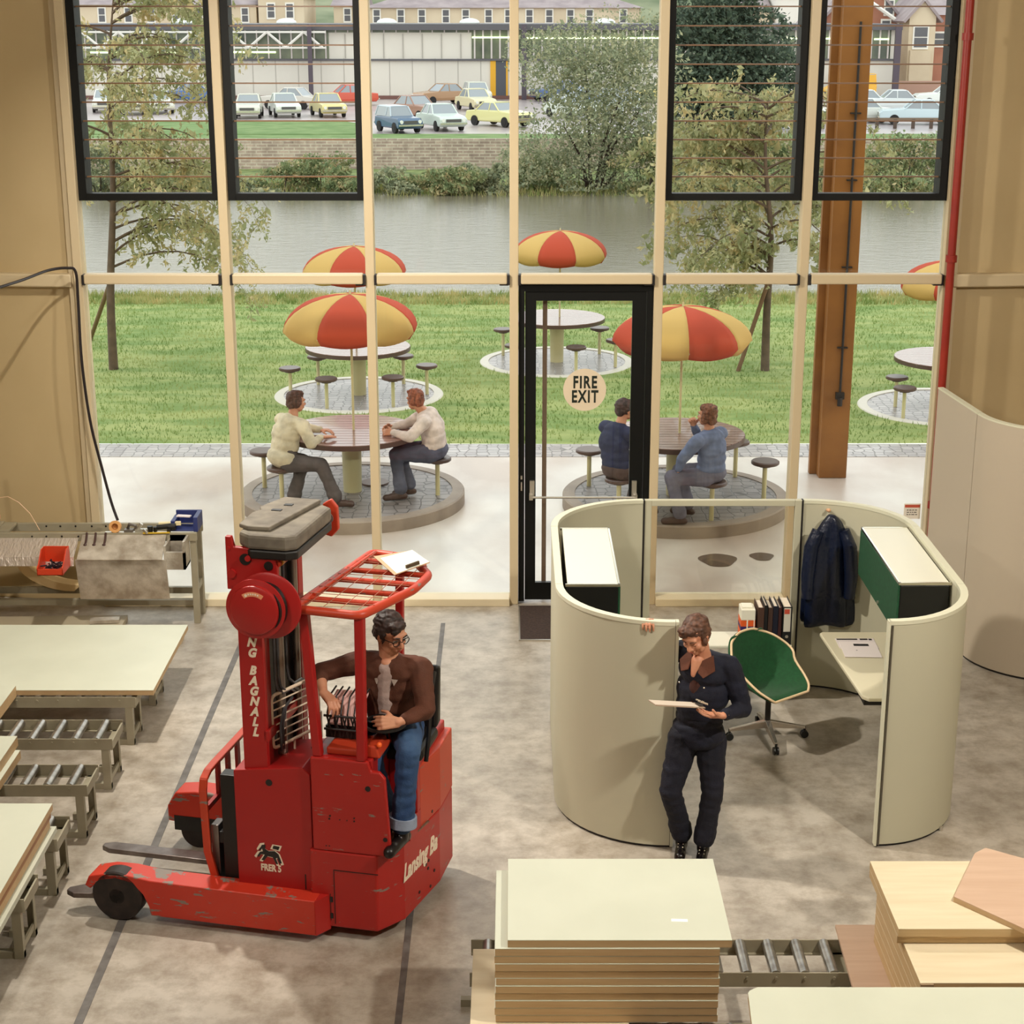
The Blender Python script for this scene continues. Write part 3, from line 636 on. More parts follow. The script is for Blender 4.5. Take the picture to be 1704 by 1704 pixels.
with local():
    # straddle legs with wheels
    def leg_prof(mirror=False):
        return [(-1.42, 0.22), (-1.39, 0.285), (-1.27, 0.315), (-1.13, 0.318), (-0.98, 0.30), (0.08, 0.292), (0.08, 0.06), (-0.99, 0.06), (-1.0, 0.12), (-1.035, 0.20), (-1.10, 0.265), (-1.21, 0.288), (-1.32, 0.262), (-1.385, 0.20)]
    lg = MB().prism(leg_prof(), -0.0, 0.17, org=(0, 0, 0), ex=(1, 0, 0), ey=(0, 0, 1))
    # prism normal is ex x ey = -Y
    lg = MB(); P_ = leg_prof(); lg.prism(P_, 0.0, -0.165, ex=(1, 0, 0), ey=(0, 0, 1)); near = lg.build('straddle_leg', ORW, TR, smooth=20, bevel=0.006)
    MB().prism([(0.08, 0.0), (0.14, 0.10), (0.14, 0.165), (0.08, 0.165)], 0.06, 0.292).build('leg_root', REDW, near, smooth=0)
    wl = MB(); wl.lathe([(0.055, -0.05), (0.105, -0.05), (0.11, -0.035), (0.125, -0.035), (0.13, -0.055), (0.158, -0.055), (0.166, -0.045), (0.166, 0.045), (0.158, 0.055), (0.055, 0.055)], c=(-1.21, 0.055, 0.166), n=48, M=Matrix.Rotation(R(90), 3, 'X').to_3x3())
    TYRE = mat('worn_tyre', (26, 20, 18), 0.6, rgb2=(46, 34, 30), scale=12)
    w1 = wl.build('wheel', TYRE, near, smooth=30)
    MB().lathe([(0.0, -0.045), (0.05, -0.045), (0.10, -0.03), (0.10, 0.0), (0.0, 0.0)], c=(-1.21, 0.045, 0.166), n=32, M=Matrix.Rotation(R(-90), 3, 'X').to_3x3()).build('hub', DRK, near)
    FY = 0.98
    lg = MB(); lg.prism([(-1.30, 0.19), (-1.30, 0.30), (-1.24, 0.40), (-1.10, 0.42), (-0.55, 0.40), (0.1, 0.30), (0.1, 0.07), (-0.98, 0.10), (-1.0, 0.17)], -FY, -FY - 0.17, ex=(1, 0, 0), ey=(0, 0, 1)); far = lg.build('straddle_leg', ORW, TR, smooth=20, bevel=0.008)
    MB().bb(-1.255, -0.80, FY - 0.004, FY, 0.13, 0.235).build('leg_recess', DRK, far, smooth=0)
    MB().cyl((-1.10, FY + 0.02, 0.12), (-1.10, FY + 0.14, 0.12), 0.12, n=36).build('wheel', TYRE, far)
    # forks and carriage
    for y in (0.26, 0.66):
        fk = MB(); fk.prism([(-1.62, y + 0.0 - 0.02), (-1.56, y - 0.05), (-0.6, y - 0.055), (-0.6, y + 0.055), (-1.56, y + 0.05), (-1.62, y + 0.02)], 0.105, 0.14); fk.bb(-0.65, -0.60, y - 0.055, y + 0.055, 0.11, 0.62)
        if y < 0.4:
            fk = MB(); fk.prism([(-1.58, 0.06), (-1.52, 0.03), (-0.6, 0.20), (-0.6, 0.30), (-1.5, 0.16), (-1.58, 0.10)], 0.10, 0.135); fk.bb(-0.65, -0.60, 0.2, 0.3, 0.11, 0.62)
        fk.build('fork', STEEL, TR, smooth=0, bevel=0.005)
    cr_ = MB(); cr_.bb(-0.60, -0.50, 0.20, 0.95, 0.14, 0.22); cr_.bb(-0.60, -0.50, 0.20, 0.95, 0.5, 0.58); cr_.bb(-0.56, -0.46, 0.17, 0.26, 0.1, 0.98); cr_.bb(-0.56, -0.46, 0.87, 0.95, 0.1, 0.9); cr_.bb(-0.53, -0.48, 0.26, 0.87, 0.22, 0.85)
    cr_.build('fork_carriage', DRK, TR, smooth=0, bevel=0.006)
    # bent load guard in front of the carriage
    lgd = MB(); w_ = 0.06; o_ = [(-0.62, 0.17, 0.27), (-0.665, 0.17, 0.45), (-0.675, 0.17, 0.86), (-0.672, 0.185, 0.93), (-0.665, 0.24, 0.965), (-0.66, 0.34, 0.975), (-0.66, 0.93, 0.975)]
    for i in range(len(o_) - 1):
        a_, b_ = Vector(o_[i]), Vector(o_[i + 1])
        d_ = (b_ - a_).normalized(); n_ = Vector((1, 0, 0)) if abs(d_.x) < 0.9 else Vector((0, 0, 1)); s_ = d_.cross(n_).normalized()
        q = []
        for p_ in (a_ - d_ * 0.004, b_ + d_ * 0.004):
            for (e, g_) in ((-1, -1), (1, -1), (1, 1), (-1, 1)): q.append(p_ + n_ * (0.025 * e) + s_ * (0.012 * g_))
        lgd.add(q, [(0, 1, 2, 3), (7, 6, 5, 4), (0, 4, 5, 1), (1, 5, 6, 2), (2, 6, 7, 3), (3, 7, 4, 0)])
    lgd.build('load_guard', REDLIT, TR, smooth=0, bevel=0.006)
    lgd2 = MB(); lgd2.bb(-0.675, -0.65, 0.19, 0.93, 0.72, 0.755)
    for y in (0.36, 0.52, 0.68, 0.84): lgd2.bb(-0.672, -0.652, y, y + 0.045, 0.75, 0.97)
    lgd2.build('load_guard_bars', REDW, TR, smooth=0)
    # battery box
    bx = MB(); bx.prism([(-0.45, 0.29), (-0.45, 1.035), (-0.445, 1.045), (-0.01, 1.105), (0.035, 1.06), (0.035, 0.29)], -0.12, -0.56, ex=(1, 0, 0), ey=(0, 0, 1))
    box = bx.build('battery_box', RED, TR, smooth=0, bevel=0.006)
    MB().bb(-0.45, 0.01, 0.12, 0.46, 0.236, 0.292).build('box_skirt', RED, box, smooth=0)
    MB().cyl((-0.225, 0.122, 0.985), (-0.225, 0.117, 0.985), 0.021, n=20).build('lifting_hole', DRK, box)
    MB().bb(-0.02, -0.013, 0.1175, 0.121, 0.30, 0.40).bb(0.036, 0.04, 0.14, 0.20, 0.3, 0.9).build('panel_gap', DRK, box, smooth=0)
    # fleet emblem and number on the box
    emb = MB(); M_W = mat('decal_cream', (236, 220, 196), 0.6)
    X0, Z0 = -0.235, 0.515; y_ = 0.1185
    def fig(poly, s=1.0, dy=0.0, mb=None): (mb or emb).prism([(X0 + p[0] * s, Z0 + p[1] * s) for p in poly], -y_ + dy, -y_ + dy + 0.0012, ex=(1, 0, 0), ey=(0, 0, 1))
    horse = [(-0.075, 0.02), (-0.055, 0.055), (-0.03, 0.06), (-0.035, 0.03), (-0.01, 0.015), (0.03, 0.02), (0.055, 0.0), (0.075, -0.06), (0.06, -0.065), (0.045, -0.025), (0.035, -0.03), (0.05, -0.07), (0.035, -0.07), (0.015, -0.025), (-0.02, -0.02), (-0.045, -0.055), (-0.062, -0.05), (-0.038, -0.012), (-0.065, -0.01), (-0.08, -0.035), (-0.09, -0.025), (-0.07, 0.005), (-0.05, 0.01), (-0.055, 0.03), (-0.07, 0.01)]
    fig([(p[0] * 1.14 - 0.002, p[1] * 1.12) for p in horse]); fig([(0.0, 0.03), (0.06, 0.02), (0.075, 0.058), (0.015, 0.062)])
    em = emb.build('emblem', M_W, box, smooth=0)
    e2 = MB(); fig(horse, 0.95, 0.0012, e2); fig([(0.015, 0.035), (0.052, 0.028), (0.062, 0.052), (0.022, 0.056)], 1, 0.0012, e2); e2.build('emblem_figure', DRK, em, smooth=0)
    text_mesh('lettering', 'FRER 5', M_W, box, (X0 + 0.0, 0.1178, 0.415), frame((1, 0, 0), (0, 0, 1)), 0.062, sx=0.72, bold=0.0022)
    # chassis: lower hull and the side panel with the foot well behind it
    hull = [(0.02, 0.10), (0.44, 0.10), (0.56, 0.28), (0.645, 0.78), (0.64, 1.12), (0.02, 1.12)]
    ch = MB().prism(hull, 0.075, 0.585).build('chassis', REDW, TR, smooth=0, bevel=0.012)
    sp = MB(); sp.prism([(0.045, 0.585), (0.045, 1.19), (0.40, 1.19), (0.42, 1.13), (0.47, 1.13), (0.505, 1.09), (0.535, 0.585)], -0.10, -0.135, ex=(1, 0, 0), ey=(0, 0, 1))
    side = sp.build('side_panel', REDW, TR, smooth=0, bevel=0.01)
    MB().bb(0.045, 0.42, 0.135, 0.52, 0.585, 1.19).build('drive_housing', RED, TR, smooth=0, bevel=0.01)
    bt = MB()
    for (x, z, r) in ((0.40, 1.02, 0.017), (0.50, 0.70, 0.014), (0.16, 0.82, 0.006), (0.155, 0.80, 0.006), (0.22, 0.80, 0.004), (0.265, 0.80, 0.004), (0.31, 0.82, 0.005), (0.31, 0.80, 0.005), (0.13, 0.62, 0.004), (0.15, 0.62, 0.004)): bt.cyl((x, 0.1, z), (x, 0.0975, z), r, n=14)
    bt.build('bolt_holes', DRK, side)
    dl = MB(); gz = 0.003
    for (x0, x1, z0, z1) in ((0.17, 0.174, 0.10, 0.46), (0.17, 0.45, 0.46, 0.464), (0.144, 0.147, 0.12, 0.3)): dl.bb(x0, x1, 0.097, 0.101, z0, z1)
    dl.bb(0.142, 0.16, 0.096, 0.1, 0.245, 0.28); dl.bb(0.142, 0.16, 0.096, 0.1, 0.135, 0.17); dl.build('access_door_gap', DRK, ch, smooth=0)
    # rear pillar, seat pedestal and seat
    rp_ = MB(); rp_.prism([(0.60, 0.50), (0.648, 0.80), (0.642, 1.12), (0.50, 1.12), (0.50, 0.95), (0.545, 0.6)], 0.585, 1.0); rp_.build('rear_pillar', REDLIT, TR, smooth=0, bevel=0.01)
    MB().prism([(0.42, 0.45), (0.60, 0.45), (0.60, 1.1), (0.42, 1.1)], 0.585, 1.06).build('seat_pedestal', RED, TR, smooth=0, bevel=0.01)
    MB().prism([(0.585, 0.33), (0.604, 0.50), (0.60, 0.50), (0.575, 0.33)], 0.585, 0.72).build('toe_board', RED, TR, smooth=0)
    MB().prism([(0.5, 0.12), (0.565, 0.29), (0.63, 0.6), (0.42, 0.6), (0.42, 0.14)], 0.585, 0.595).build('footwell_mat', mat('scuffed_tread', (150, 128, 104), 0.5, rgb2=(90, 60, 44), scale=14), TR, smooth=0)
    se = MB().bb(0.24, 0.64, 0.42, 0.82, 1.06, 1.14); seat = se.build('seat', DRK, TR, smooth=0, bevel=0.03)
    MB().prism([(0.80, 1.12), (0.90, 1.13), (0.93, 1.50), (0.87, 1.52)], 0.26, 0.63, ex=(0, 1, 0), ey=(0, 0, 1)).build('seat_back', DRK, seat, smooth=0, bevel=0.02)
    MB().tube([(0.655, 0.46, 1.06), (0.662, 0.5, 1.2), (0.645, 0.62, 1.42), (0.62, 0.8, 1.5)], 0.014).build('armrest_hoop', DRK, seat)
    # overhead guard
    og = MB(); ring = [(-0.035, 0.13, 2.10), (0.38, 0.10, 2.10), (0.555, 0.60, 2.10), (0.572, 0.88, 2.10), (0.38, 1.18, 2.10), (0.10, 1.235, 2.10)]
    def rounded(pts, r_=0.05, n_=4):
        out = []; N = len(pts)
        for i in range(N):
            p, a_, b_ = Vector(pts[i]), Vector(pts[i - 1]), Vector(pts[(i + 1) % N]); d0 = (a_ - p).normalized() * r_; d1 = (b_ - p).normalized() * r_
            for k in range(n_ + 1):
                t_ = k / n_; out.append((p + d0) * (1 - t_) ** 2 + p * 2 * t_ * (1 - t_) + (p + d1) * t_ ** 2)
        return out
    og.tube(rounded(ring), 0.027, n=12, closed=True)
    gd = og.build('overhead_guard', REDLIT, TR)
    def xat(t, side):  # bars across
        L0, L1 = Vector(ring[0]), Vector(ring[5]); a_ = L0 + (L1 - L0) * t
        return a_
    for t_, xr in ((0.17, 0.455), (0.34, 0.51), (0.51, 0.552), (0.68, 0.565), (0.85, 0.50)):
        a_ = xat(t_, 0); MB().cyl(a_, (xr, a_.y - 0.005, 2.10), 0.018, n=10).build('guard_bar', REDLIT, gd)
    MB().cyl((0.02, 0.34, 2.118), (0.02 + 0.11, 1.2, 2.118), 0.012).build('guard_rail', REDLIT, gd)
    ms = MB()
    for k in range(8):
        y = 0.22 + 0.125 * k; ms.cyl((-0.04 + 0.14 * (y - 0.13), y, 2.128), (min(0.40 + 0.26 * (y - 0.1), 0.55) - max(0, y - 0.95) * 0.6, y, 2.128), 0.0022, n=5)
    for k in range(5):
        x = 0.05 + 0.105 * k; ms.cyl((x, 0.12 + max(0, (x - 0.38)) * 2.6, 2.13), (x + 0.10 - max(0, x - 0.3) * 0.4, 1.19 - max(0, x - 0.25) * 0.6, 2.13), 0.0022, n=5)
    ms.build('guard_mesh', mat('rusty_wire', (176, 110, 84), 0.5, 0.3), gd)
    MB().bb(-0.045, 0.015 + 0.0, 0.105, 0.165, 1.19, 2.09).build('guard_post', RED, TR, smooth=0, bevel=0.01) if False else None
    def post(p0, p1, wx, wy):
        m_ = MB(); p0 = Vector(p0); p1 = Vector(p1); q = [p + Vector((sx_ * wx / 2, sy_ * wy / 2, 0)) for p in (p0, p1) for (sx_, sy_) in ((-1, -1), (1, -1), (1, 1), (-1, 1))]
        m_.add(q, [(0, 1, 2, 3), (7, 6, 5, 4), (0, 4, 5, 1), (1, 5, 6, 2), (2, 6, 7, 3), (3, 7, 4, 0)]); return m_.build('guard_post', RED, TR, smooth=0, bevel=0.008)
    post((0.085, 0.14, 1.19), (0.025, 0.15, 2.09), 0.055, 0.06); post((0.36, 0.13, 1.19), (0.365, 0.14, 2.09), 0.055, 0.06); post((0.30, 1.10, 0.9), (0.30, 1.17, 2.09), 0.05, 0.05)
    # console cover between the posts
    MB().prism([(0.13, 1.19), (0.46, 1.19), (0.44, 1.265), (0.385, 1.27), (0.36, 1.235), (0.13, 1.235)], -0.16, -0.42, ex=(1, 0, 0), ey=(0, 0, 1)).build('console', REDLIT, TR, smooth=0, bevel=0.01)
    MB().ell((0.455, 0.17, 1.275), (0.016, 0.016, 0.018)).build('indicator_lamp', mat('lamp_orange', (255, 110, 50), 0.2), TR)
    hb = MB()
    for k in range(6): 
        x = 0.10 + 0.042 * k; hb.tube([(x, 0.30, 1.30), (x, 0.28, 1.40), (x, 0.34, 1.49), (x, 0.46, 1.50)], 0.0055, n=6)
    for z in (1.30, 1.385): hb.tube([(0.08, 0.275, z), (0.33, 0.275, z)], 0.008, n=6)
    for k in range(4): hb.tube([(0.09 + 0.05 * k, 0.28, 1.25), (0.12 + 0.05 * k, 0.272, 1.38)], 0.005, n=5); hb.tube([(0.13 + 0.05 * k, 0.28, 1.25), (0.10 + 0.05 * k, 0.272, 1.38)], 0.005, n=5)
    hb.build('document_rack', DRK, TR)
    MB().bb(0.08, 0.32, 0.30, 0.42, 1.235, 1.31).build('rack_tray', DRK, TR, smooth=0)
    rj = MB(); rj.prism([(0.30, 1.32), (0.40, 1.46), (0.47, 1.475), (0.47, 1.46), (0.40, 1.44), (0.315, 1.31)], 0.10, 0.30, ex=(0, 1, 0), ey=(0, 0, 1))
    paper = rj.build('pink_papers', mat('pink_paper', (240, 190, 184), 0.7), TR, smooth=20)
    MB().bb(0.02, 0.075, 0.20, 0.26, 1.25, 1.42).bb(0.06, 0.10, 0.15, 0.17, 1.21, 1.30).build('grey_bracket', mat('taped_grey', (186, 176, 160), 0.6), TR, smooth=0)
    sw_ = MB(); sw_.lathe([(0.115, -0.008), (0.131, -0.008), (0.131, 0.008), (0.115, 0.008), (0.115, -0.008)], c=(0.43, 0.36, 1.33), n=28); sw_.cyl((0.43, 0.36, 1.19), (0.43, 0.36, 1.33), 0.02); sw_.cyl((0.31, 0.36, 1.33), (0.55, 0.36, 1.33), 0.009)
    sw_.build('steering_wheel', DRK, TR)
    # battery lead and clutter on the box top
    MB().tube([(-0.07, 0.48, 1.12), (-0.03, 0.44, 1.15), (0.0, 0.40, 1.13), (-0.02, 0.34, 1.135), (0.02, 0.30, 1.14)], 0.012).build('battery_lead', DRK, TR)
    # tubular wire guard behind the mast
    A_, B_ = Vector((-0.20, 0.22, 0)), Vector((-0.10, 0.66, 0)); A_ = Vector((-0.235, 0.24, 0)); B_ = Vector((-0.075, 0.62, 0)); g_ = MB(); z0, z1 = 1.15, 1.49; up = Vector((0, 0, 1)); e_ = (B_ - A_)
    corners = [A_ + up * z0, A_ + up * z1, B_ + up * (z1 + 0.0), B_ + up * z0]
    g_.tube(rounded(corners, 0.04), 0.0105, n=8, closed=True)
    wg = g_.build('wire_guard', WIRE, TR); g2 = MB()
    for k in range(1, 7): z = z0 + (z1 - z0) * k / 7; g2.cyl(A_ + up * z, B_ + up * z, 0.005, n=6)
    g2.cyl(A_ + e_ * 0.45 + up * 1.07, A_ + e_ * 0.45 + up * z0, 0.008); g2.build('guard_wires', WIRE, wg)
    # mast
    mx0, mx1 = -0.385, -0.235
    mc = MB(); mc.bb(mx0, mx1, 0.14, 0.165, 0.30, 2.40); mc.bb(mx0, mx0 + 0.03, 0.165, 0.25, 0.30, 2.40); mc.bb(mx1 - 0.03, mx1, 0.165, 0.25, 0.3, 2.40)
    col1 = mc.build('mast_column', RED, TR, smooth=0, bevel=0.004)
    mc = MB(); mc.bb(mx0 + 0.0, mx1 - 0.03, 0.86, 0.885, 0.30, 2.42); mc.bb(mx0, mx0 + 0.03, 0.78, 0.86, 0.30, 2.42); mc.bb(mx1 - 0.03, mx1 + 0.0, 0.78, 0.86, 0.30, 2.42)
    mc.build('mast_column', RED, TR, smooth=0, bevel=0.004)
    inn = MB(); inn.bb(mx0 + 0.035, mx1 - 0.035, 0.17, 0.25, 0.3, 2.42); inn.bb(mx0 + 0.035, mx1 - 0.035, 0.78, 0.855, 0.3, 2.42); inn.bb(mx0 + 0.04, mx1 - 0.06, 0.30, 0.74, 0.4, 2.36)
    inn.build('inner_mast', DRK, TR, smooth=0)
    cy = MB(); cy.cyl((-0.22, 0.36, 1.0), (-0.22, 0.36, 2.38), 0.03); cy.cyl((-0.22, 0.66, 1.0), (-0.22, 0.66, 2.38), 0.022); cy.build('lift_ram', mat('ram_steel', (150, 136, 122), 0.3, 0.7), TR)
    hs = MB()
    for k, (x, y) in enumerate(((-0.215, 0.27), (-0.205, 0.30), (-0.20, 0.43))):
        hs.tube([(x, y, 2.3), (x, y, 1.60), (x + 0.005, y + 0.01, 1.53), (x + 0.02, y + 0.06, 1.48), (x + 0.03, y + 0.16, 1.47), (x + 0.03, y + 0.24, 1.42)], 0.0095, n=8)
    for k in range(2): hs.tube([(-0.2, 0.29 + 0.03 * k, 1.12), (-0.2, 0.29 + 0.03 * k, 1.28), (-0.19, 0.33 + 0.03 * k, 1.38), (-0.17, 0.42, 1.42)], 0.010, n=8)
    hs.build('hydraulic_hoses', HOSE, TR)
    ties = MB(); ties.bb(mx0, mx1, 0.16, 0.86, 2.30, 2.40); ties.bb(mx1 - 0.02, mx1 + 0.015, 0.14, 0.88, 1.24, 1.31); ties.build('mast_cross_tie', RED, TR, smooth=0, bevel=0.005)
    ch_ = MB()
    for (x, y) in ((-0.395, 0.30), (-0.405, 0.36)): ch_.cyl((x - 0.02, y, 0.6), (x, y, 2.28), 0.008, n=6)
    ch_.build('lift_chains', DRK, TR)
    # top of the mast: plate with holes, hook lugs, grey pad
    tp = MB(); tp.prism([(-0.42, 2.20), (-0.42, 2.52), (-0.385, 2.52), (-0.37, 2.46), (-0.16, 2.45), (-0.125, 2.42), (-0.11, 2.36), (-0.11, 2.2)], -0.10, -0.135, ex=(1, 0, 0), ey=(0, 0, 1)); plate = tp.build('mast_head_plate', RED, TR, smooth=0, bevel=0.005)
    [MB().cyl((a_, 0.10, b_), (a_, 0.094, b_), c_, n=20).build('plate_hole', DRK, plate) for a_, b_, c_ in ((-0.30, 2.39, 0.034), (-0.16, 2.36, 0.027))]
    bo = MB(); bo.cyl((-0.28, 0.095, 2.40), (-0.28, 0.08, 2.40), 0.017); bo.cyl((-0.40, 0.10, 2.45), (-0.40, 0.09, 2.45), 0.012); bo.cyl((-0.385, 0.10, 2.30), (-0.385, 0.082, 2.30), 0.026); bo.build('plate_bolts', RED, plate)
    rr = MB(); rr.tube([(-0.12, 0.12, 2.37), (-0.075, 0.9, 2.37)], 0.026, n=10); rr.build('mast_head_rail', REDLIT, TR)
    for y in (0.16, 0.80): MB().lathe([(0.0, -0.02), (0.030, -0.02), (0.030, 0.02), (0.0, 0.02)], c=(-0.115, y, 2.375), n=16, M=Matrix.Rotation(R(90), 3, 'X').to_3x3()).build('rail_collar', mat('yellow_chain', (214, 160, 60), 0.5), TR)
    rg = MB(); rg.prism([(-0.12, 2.40), (-0.09, 2.52), (-0.04, 2.55), (0.0, 2.50), (0.005, 2.36), (-0.04, 2.31), (-0.12, 2.33)], -0.86, -0.90, ex=(1, 0, 0), ey=(0, 0, 1)); hk = rg.build('mast_head_lug', REDLIT, TR, smooth=0, bevel=0.008)
    MB().cyl((-0.06, 0.86, 2.43), (-0.06, 0.853, 2.43), 0.036, n=20).build('lug_hole', mat('lug_shadow_grey', (120, 108, 104), 0.6), hk)
    pd = MB(); px0, px1 = -0.37, 0.01; poly = [(px0 + 0.02, 0.14), (px0 + 0.10, 0.085), (px1 - 0.06, 0.085), (px1, 0.13), (px1 + 0.005, 0.72), (px1 - 0.10, 0.80), (px0 + 0.10, 0.80), (px0, 0.72)]
    pd.prism(poly, 2.455, 2.545); pad = pd.build('mast_top_pad', PAD, TR, smooth=0, bevel=0.02)
    p2 = MB(); p2.prism([(px0 + 0.0, 0.20), (px0 + 0.07, 0.16), (px0 + 0.20, 0.165), (px0 + 0.30, 0.78), (px0 + 0.06, 0.79), (px0 - 0.01, 0.56), (px0 + 0.02, 0.5), (px0 - 0.01, 0.44)], 2.545, 2.572); p2.build('pad_flap', PAD, pad, smooth=0, bevel=0.008)
    p3 = MB(); p3.box((px0 + 0.12, 0.50, 2.573), (0.06, 0.03, 0.006)); p3.box((px0 + 0.15, 0.62, 2.573), (0.05, 0.035, 0.006)); p3.build('pad_slots', DRK, pad, smooth=0)
    MB().prism([(p[0] * 0.97, p[1]) for p in poly], 2.40, 2.455).build('pad_base', DRK, TR, smooth=0, bevel=0.01)
    # cable reel on the near side
    RM = Matrix.Rotation(R(90), 3, 'X').to_3x3()
    MB().lathe([(0.0, 0.0), (0.185, 0.0), (0.20, 0.012), (0.20, 0.022), (0.185, 0.03), (0.0, 0.03)], c=(-0.155, 0.075, 2.135), n=56, M=RM).build('reel_back_flange', RED, TR)
    reel = MB().lathe([(0.0, 0.0), (0.165, 0.0), (0.178, 0.008), (0.178, 0.02), (0.15, 0.028), (0.145, 0.045), (0.13, 0.052), (0.0, 0.052)], c=(-0.205, 0.0, 2.135), n=56, M=RM).build('reel_drum', RED, TR)
    MB().cyl((-0.19, 0.005, 2.135), (-0.17, 0.07, 2.135), 0.15, n=40).build('reel_core', DRK, TR)
    db = MB()
    pts = [(R(a), 0.098) for a in range(55, 126, 7)]; outer = [(-0.205 + 0.115 * math.cos(a), 2.135 + 0.115 * math.sin(a)) for a, _ in pts]; inner = [(-0.205 + 0.088 * math.cos(a), 2.135 + 0.088 * math.sin(a)) for a, _ in reversed(pts)]
    db.prism(outer + inner, 0.0535, 0.0525, ex=(1, 0, 0), ey=(0, 0, 1))
    dec = db.build('reel_decal', mat('decal_salmon', (232, 150, 110), 0.6), reel, smooth=0)
    d2 = MB()
    for a in (72, 80, 88, 96, 104): d2.box((-0.205 + 0.102 * math.cos(R(a)), -0.0545, 2.135 + 0.102 * math.sin(R(a))), (0.009, 0.001, 0.010))
    d2.cyl((-0.205 + 0.10 * math.cos(R(114)), -0.054, 2.135 + 0.1 * math.sin(R(114))), (-0.205 + 0.10 * math.cos(R(114)), -0.055, 2.135 + 0.1 * math.sin(R(114))), 0.009, n=8)
    d2.build('decal_marks', M_W, dec, smooth=0)
    # maker's lettering down the mast and around the rear
    Z_ = 1.93
    for s_ in 'ING BAGNALL':
        if s_ != ' ': text_mesh('lettering', s_, M_W, col1, (-0.305, 0.1385, Z_), frame((1, 0, 0), (0, 0, 1)), 0.075, sx=0.9, bold=0.004, shear=0.3)
        Z_ -= 0.0655 if s_ != ' ' else 0.045
    d_ = Vector((0.645 - 0.56, 0.78 - 0.28, 0)).normalized(); nrm = Vector((d_.y, -d_.x, 0))
    text_mesh('lettering', 'Lansing Ba', M_W, ch, Vector((0.56, 0.28, 0.385)) + d_ * -0.02 + nrm * 0.0012, frame(d_, (0, 0, 1)), 0.155, sx=0.74, bold=0.006, shear=0.3, align='LEFT')
    bl = MB()
    for (k, z) in ((0.30, 0.30), (0.34, 0.31), (0.33, 0.26), (0.40, 0.62), (0.42, 0.2), (0.2, 0.16), (0.36, 0.12)):
        c_ = Vector((0.56, 0.28, z)) + d_ * k; bl.cyl(c_, c_ + nrm * 0.003, 0.011, n=12)
    bl.build('rear_bolts', DRK, ch)
# clipboard on the guard
cb = thing('clipboard', 'brown clipboard with a white sheet lying on the roof guard of the reach truck', 'clipboard')
cs, sn = math.cos(TA), math.sin(TA)
def tl(x, y, z): return Vector((-1.26 + x * cs - y * sn, 9.03 + x * sn + y * cs, z))
q = [tl(0.17, 1.04, 2.14), tl(0.395, 1.14, 2.165), tl(0.565, 0.93, 2.165), tl(0.40, 0.72, 2.14)]
def slab(mb, q, t, grow=1.0, lift=0.0):
    c = sum(q, Vector()) / 4; n_ = (q[1] - q[0]).cross(q[3] - q[0]).normalized(); n_ = n_ if n_.z > 0 else -n_
    a = [c + (p - c) * grow + n_ * lift for p in q]; b = [p + n_ * t for p in a]; mb.add(a + b, [(0, 1, 2, 3), (7, 6, 5, 4), (0, 4, 5, 1), (1, 5, 6, 2), (2, 6, 7, 3), (3, 7, 4, 0)]); return mb
slab(MB(), q, 0.004).build('board', mat('hardboard', (196, 160, 124), 0.6), cb, smooth=0)
slab(MB(), [q[0] * 0.85 + q[3] * 0.15 + (q[1] - q[0]) * 0.08, q[1], q[2], q[3] + (q[2] - q[3]) * 0.06], 0.003, 0.97, 0.0042).build('paper_sheet', mat('white_paper', (244, 246, 236), 0.8), cb, smooth=0)
m_ = q[2] * 0.55 + q[3] * 0.45; d_ = (q[2] - q[3]).normalized(); MB().box(m_ + Vector((-0.01, 0.02, 0.016)), (0.10, 0.028, 0.014), frame(d_, (0, 0, 1)) @ Matrix.Rotation(0, 3, 'X')).build('clip', mat('clip_bronze', (96, 84, 66), 0.4, 0.6), cb, smooth=0, bevel=0.003)
# ------------------------------------------------------------------ the rounded office booth
M_POD = mat('booth_vinyl_stone', (194, 190, 166), 0.55, bump=0.03, bscale=300); M_PODT = mat('booth_top_trim', (218, 216, 192), 0.45)
PH = 1.62
BT = thing('office_booth', 'stone coloured rounded office booth with curved panels and a window at the back', 'office booth', (1.7, 11.7, 0))
def arc(cx, cy, r, a0, a1, n=14): return [(cx + r * math.cos(R(a0 + (a1 - a0) * i / n)), cy + r * math.sin(R(a0 + (a1 - a0) * i / n))) for i in range(n + 1)]
def offset_path(p, d):
    out = []
    for i in range(len(p)):
        a_ = Vector(p[max(i - 1, 0)]); b_ = Vector(p[min(i + 1, len(p) - 1)]); t_ = (b_ - a_).normalized(); out.append((p[i][0] - t_.y * d, p[i][1] + t_.x * d))
    return out
def panel(path, z0, z1, th, m, name, parent, smooth=30):
    a_ = offset_path(path, th / 2); b_ = offset_path(path, -th / 2); mb = MB(); n = len(path); vs = []; fs = []
    for p in (a_, b_): vs += [(x, y, z) for (x, y) in p for z in (z0, z1)]
    for i in range(n - 1):
        fs += [(2 * i, 2 * i + 2, 2 * i + 3, 2 * i + 1), (2 * n + 2 * i + 1, 2 * n + 2 * i + 3, 2 * n + 2 * i + 2, 2 * n + 2 * i), (2 * i + 1, 2 * i + 3, 2 * n + 2 * i + 3, 2 * n + 2 * i + 1), (2 * i, 2 * n + 2 * i, 2 * n + 2 * i + 2, 2 * i + 2)]
    fs += [(0, 1, 2 * n + 1, 2 * n), (2 * n - 2, 4 * n - 2, 4 * n - 1, 2 * n - 1)]
    return mb.add(vs, fs).build(name, m, parent, smooth=smooth)
def pod_panel(path, name):
    p = panel(path, 0.02, PH - 0.025, 0.045, M_POD, name, BT)
    panel(path, PH - 0.027, PH, 0.052, M_PODT, 'top_trim', p); panel(path, 0.004, 0.03, 0.03, M_RUB, 'base_channel', p); return p
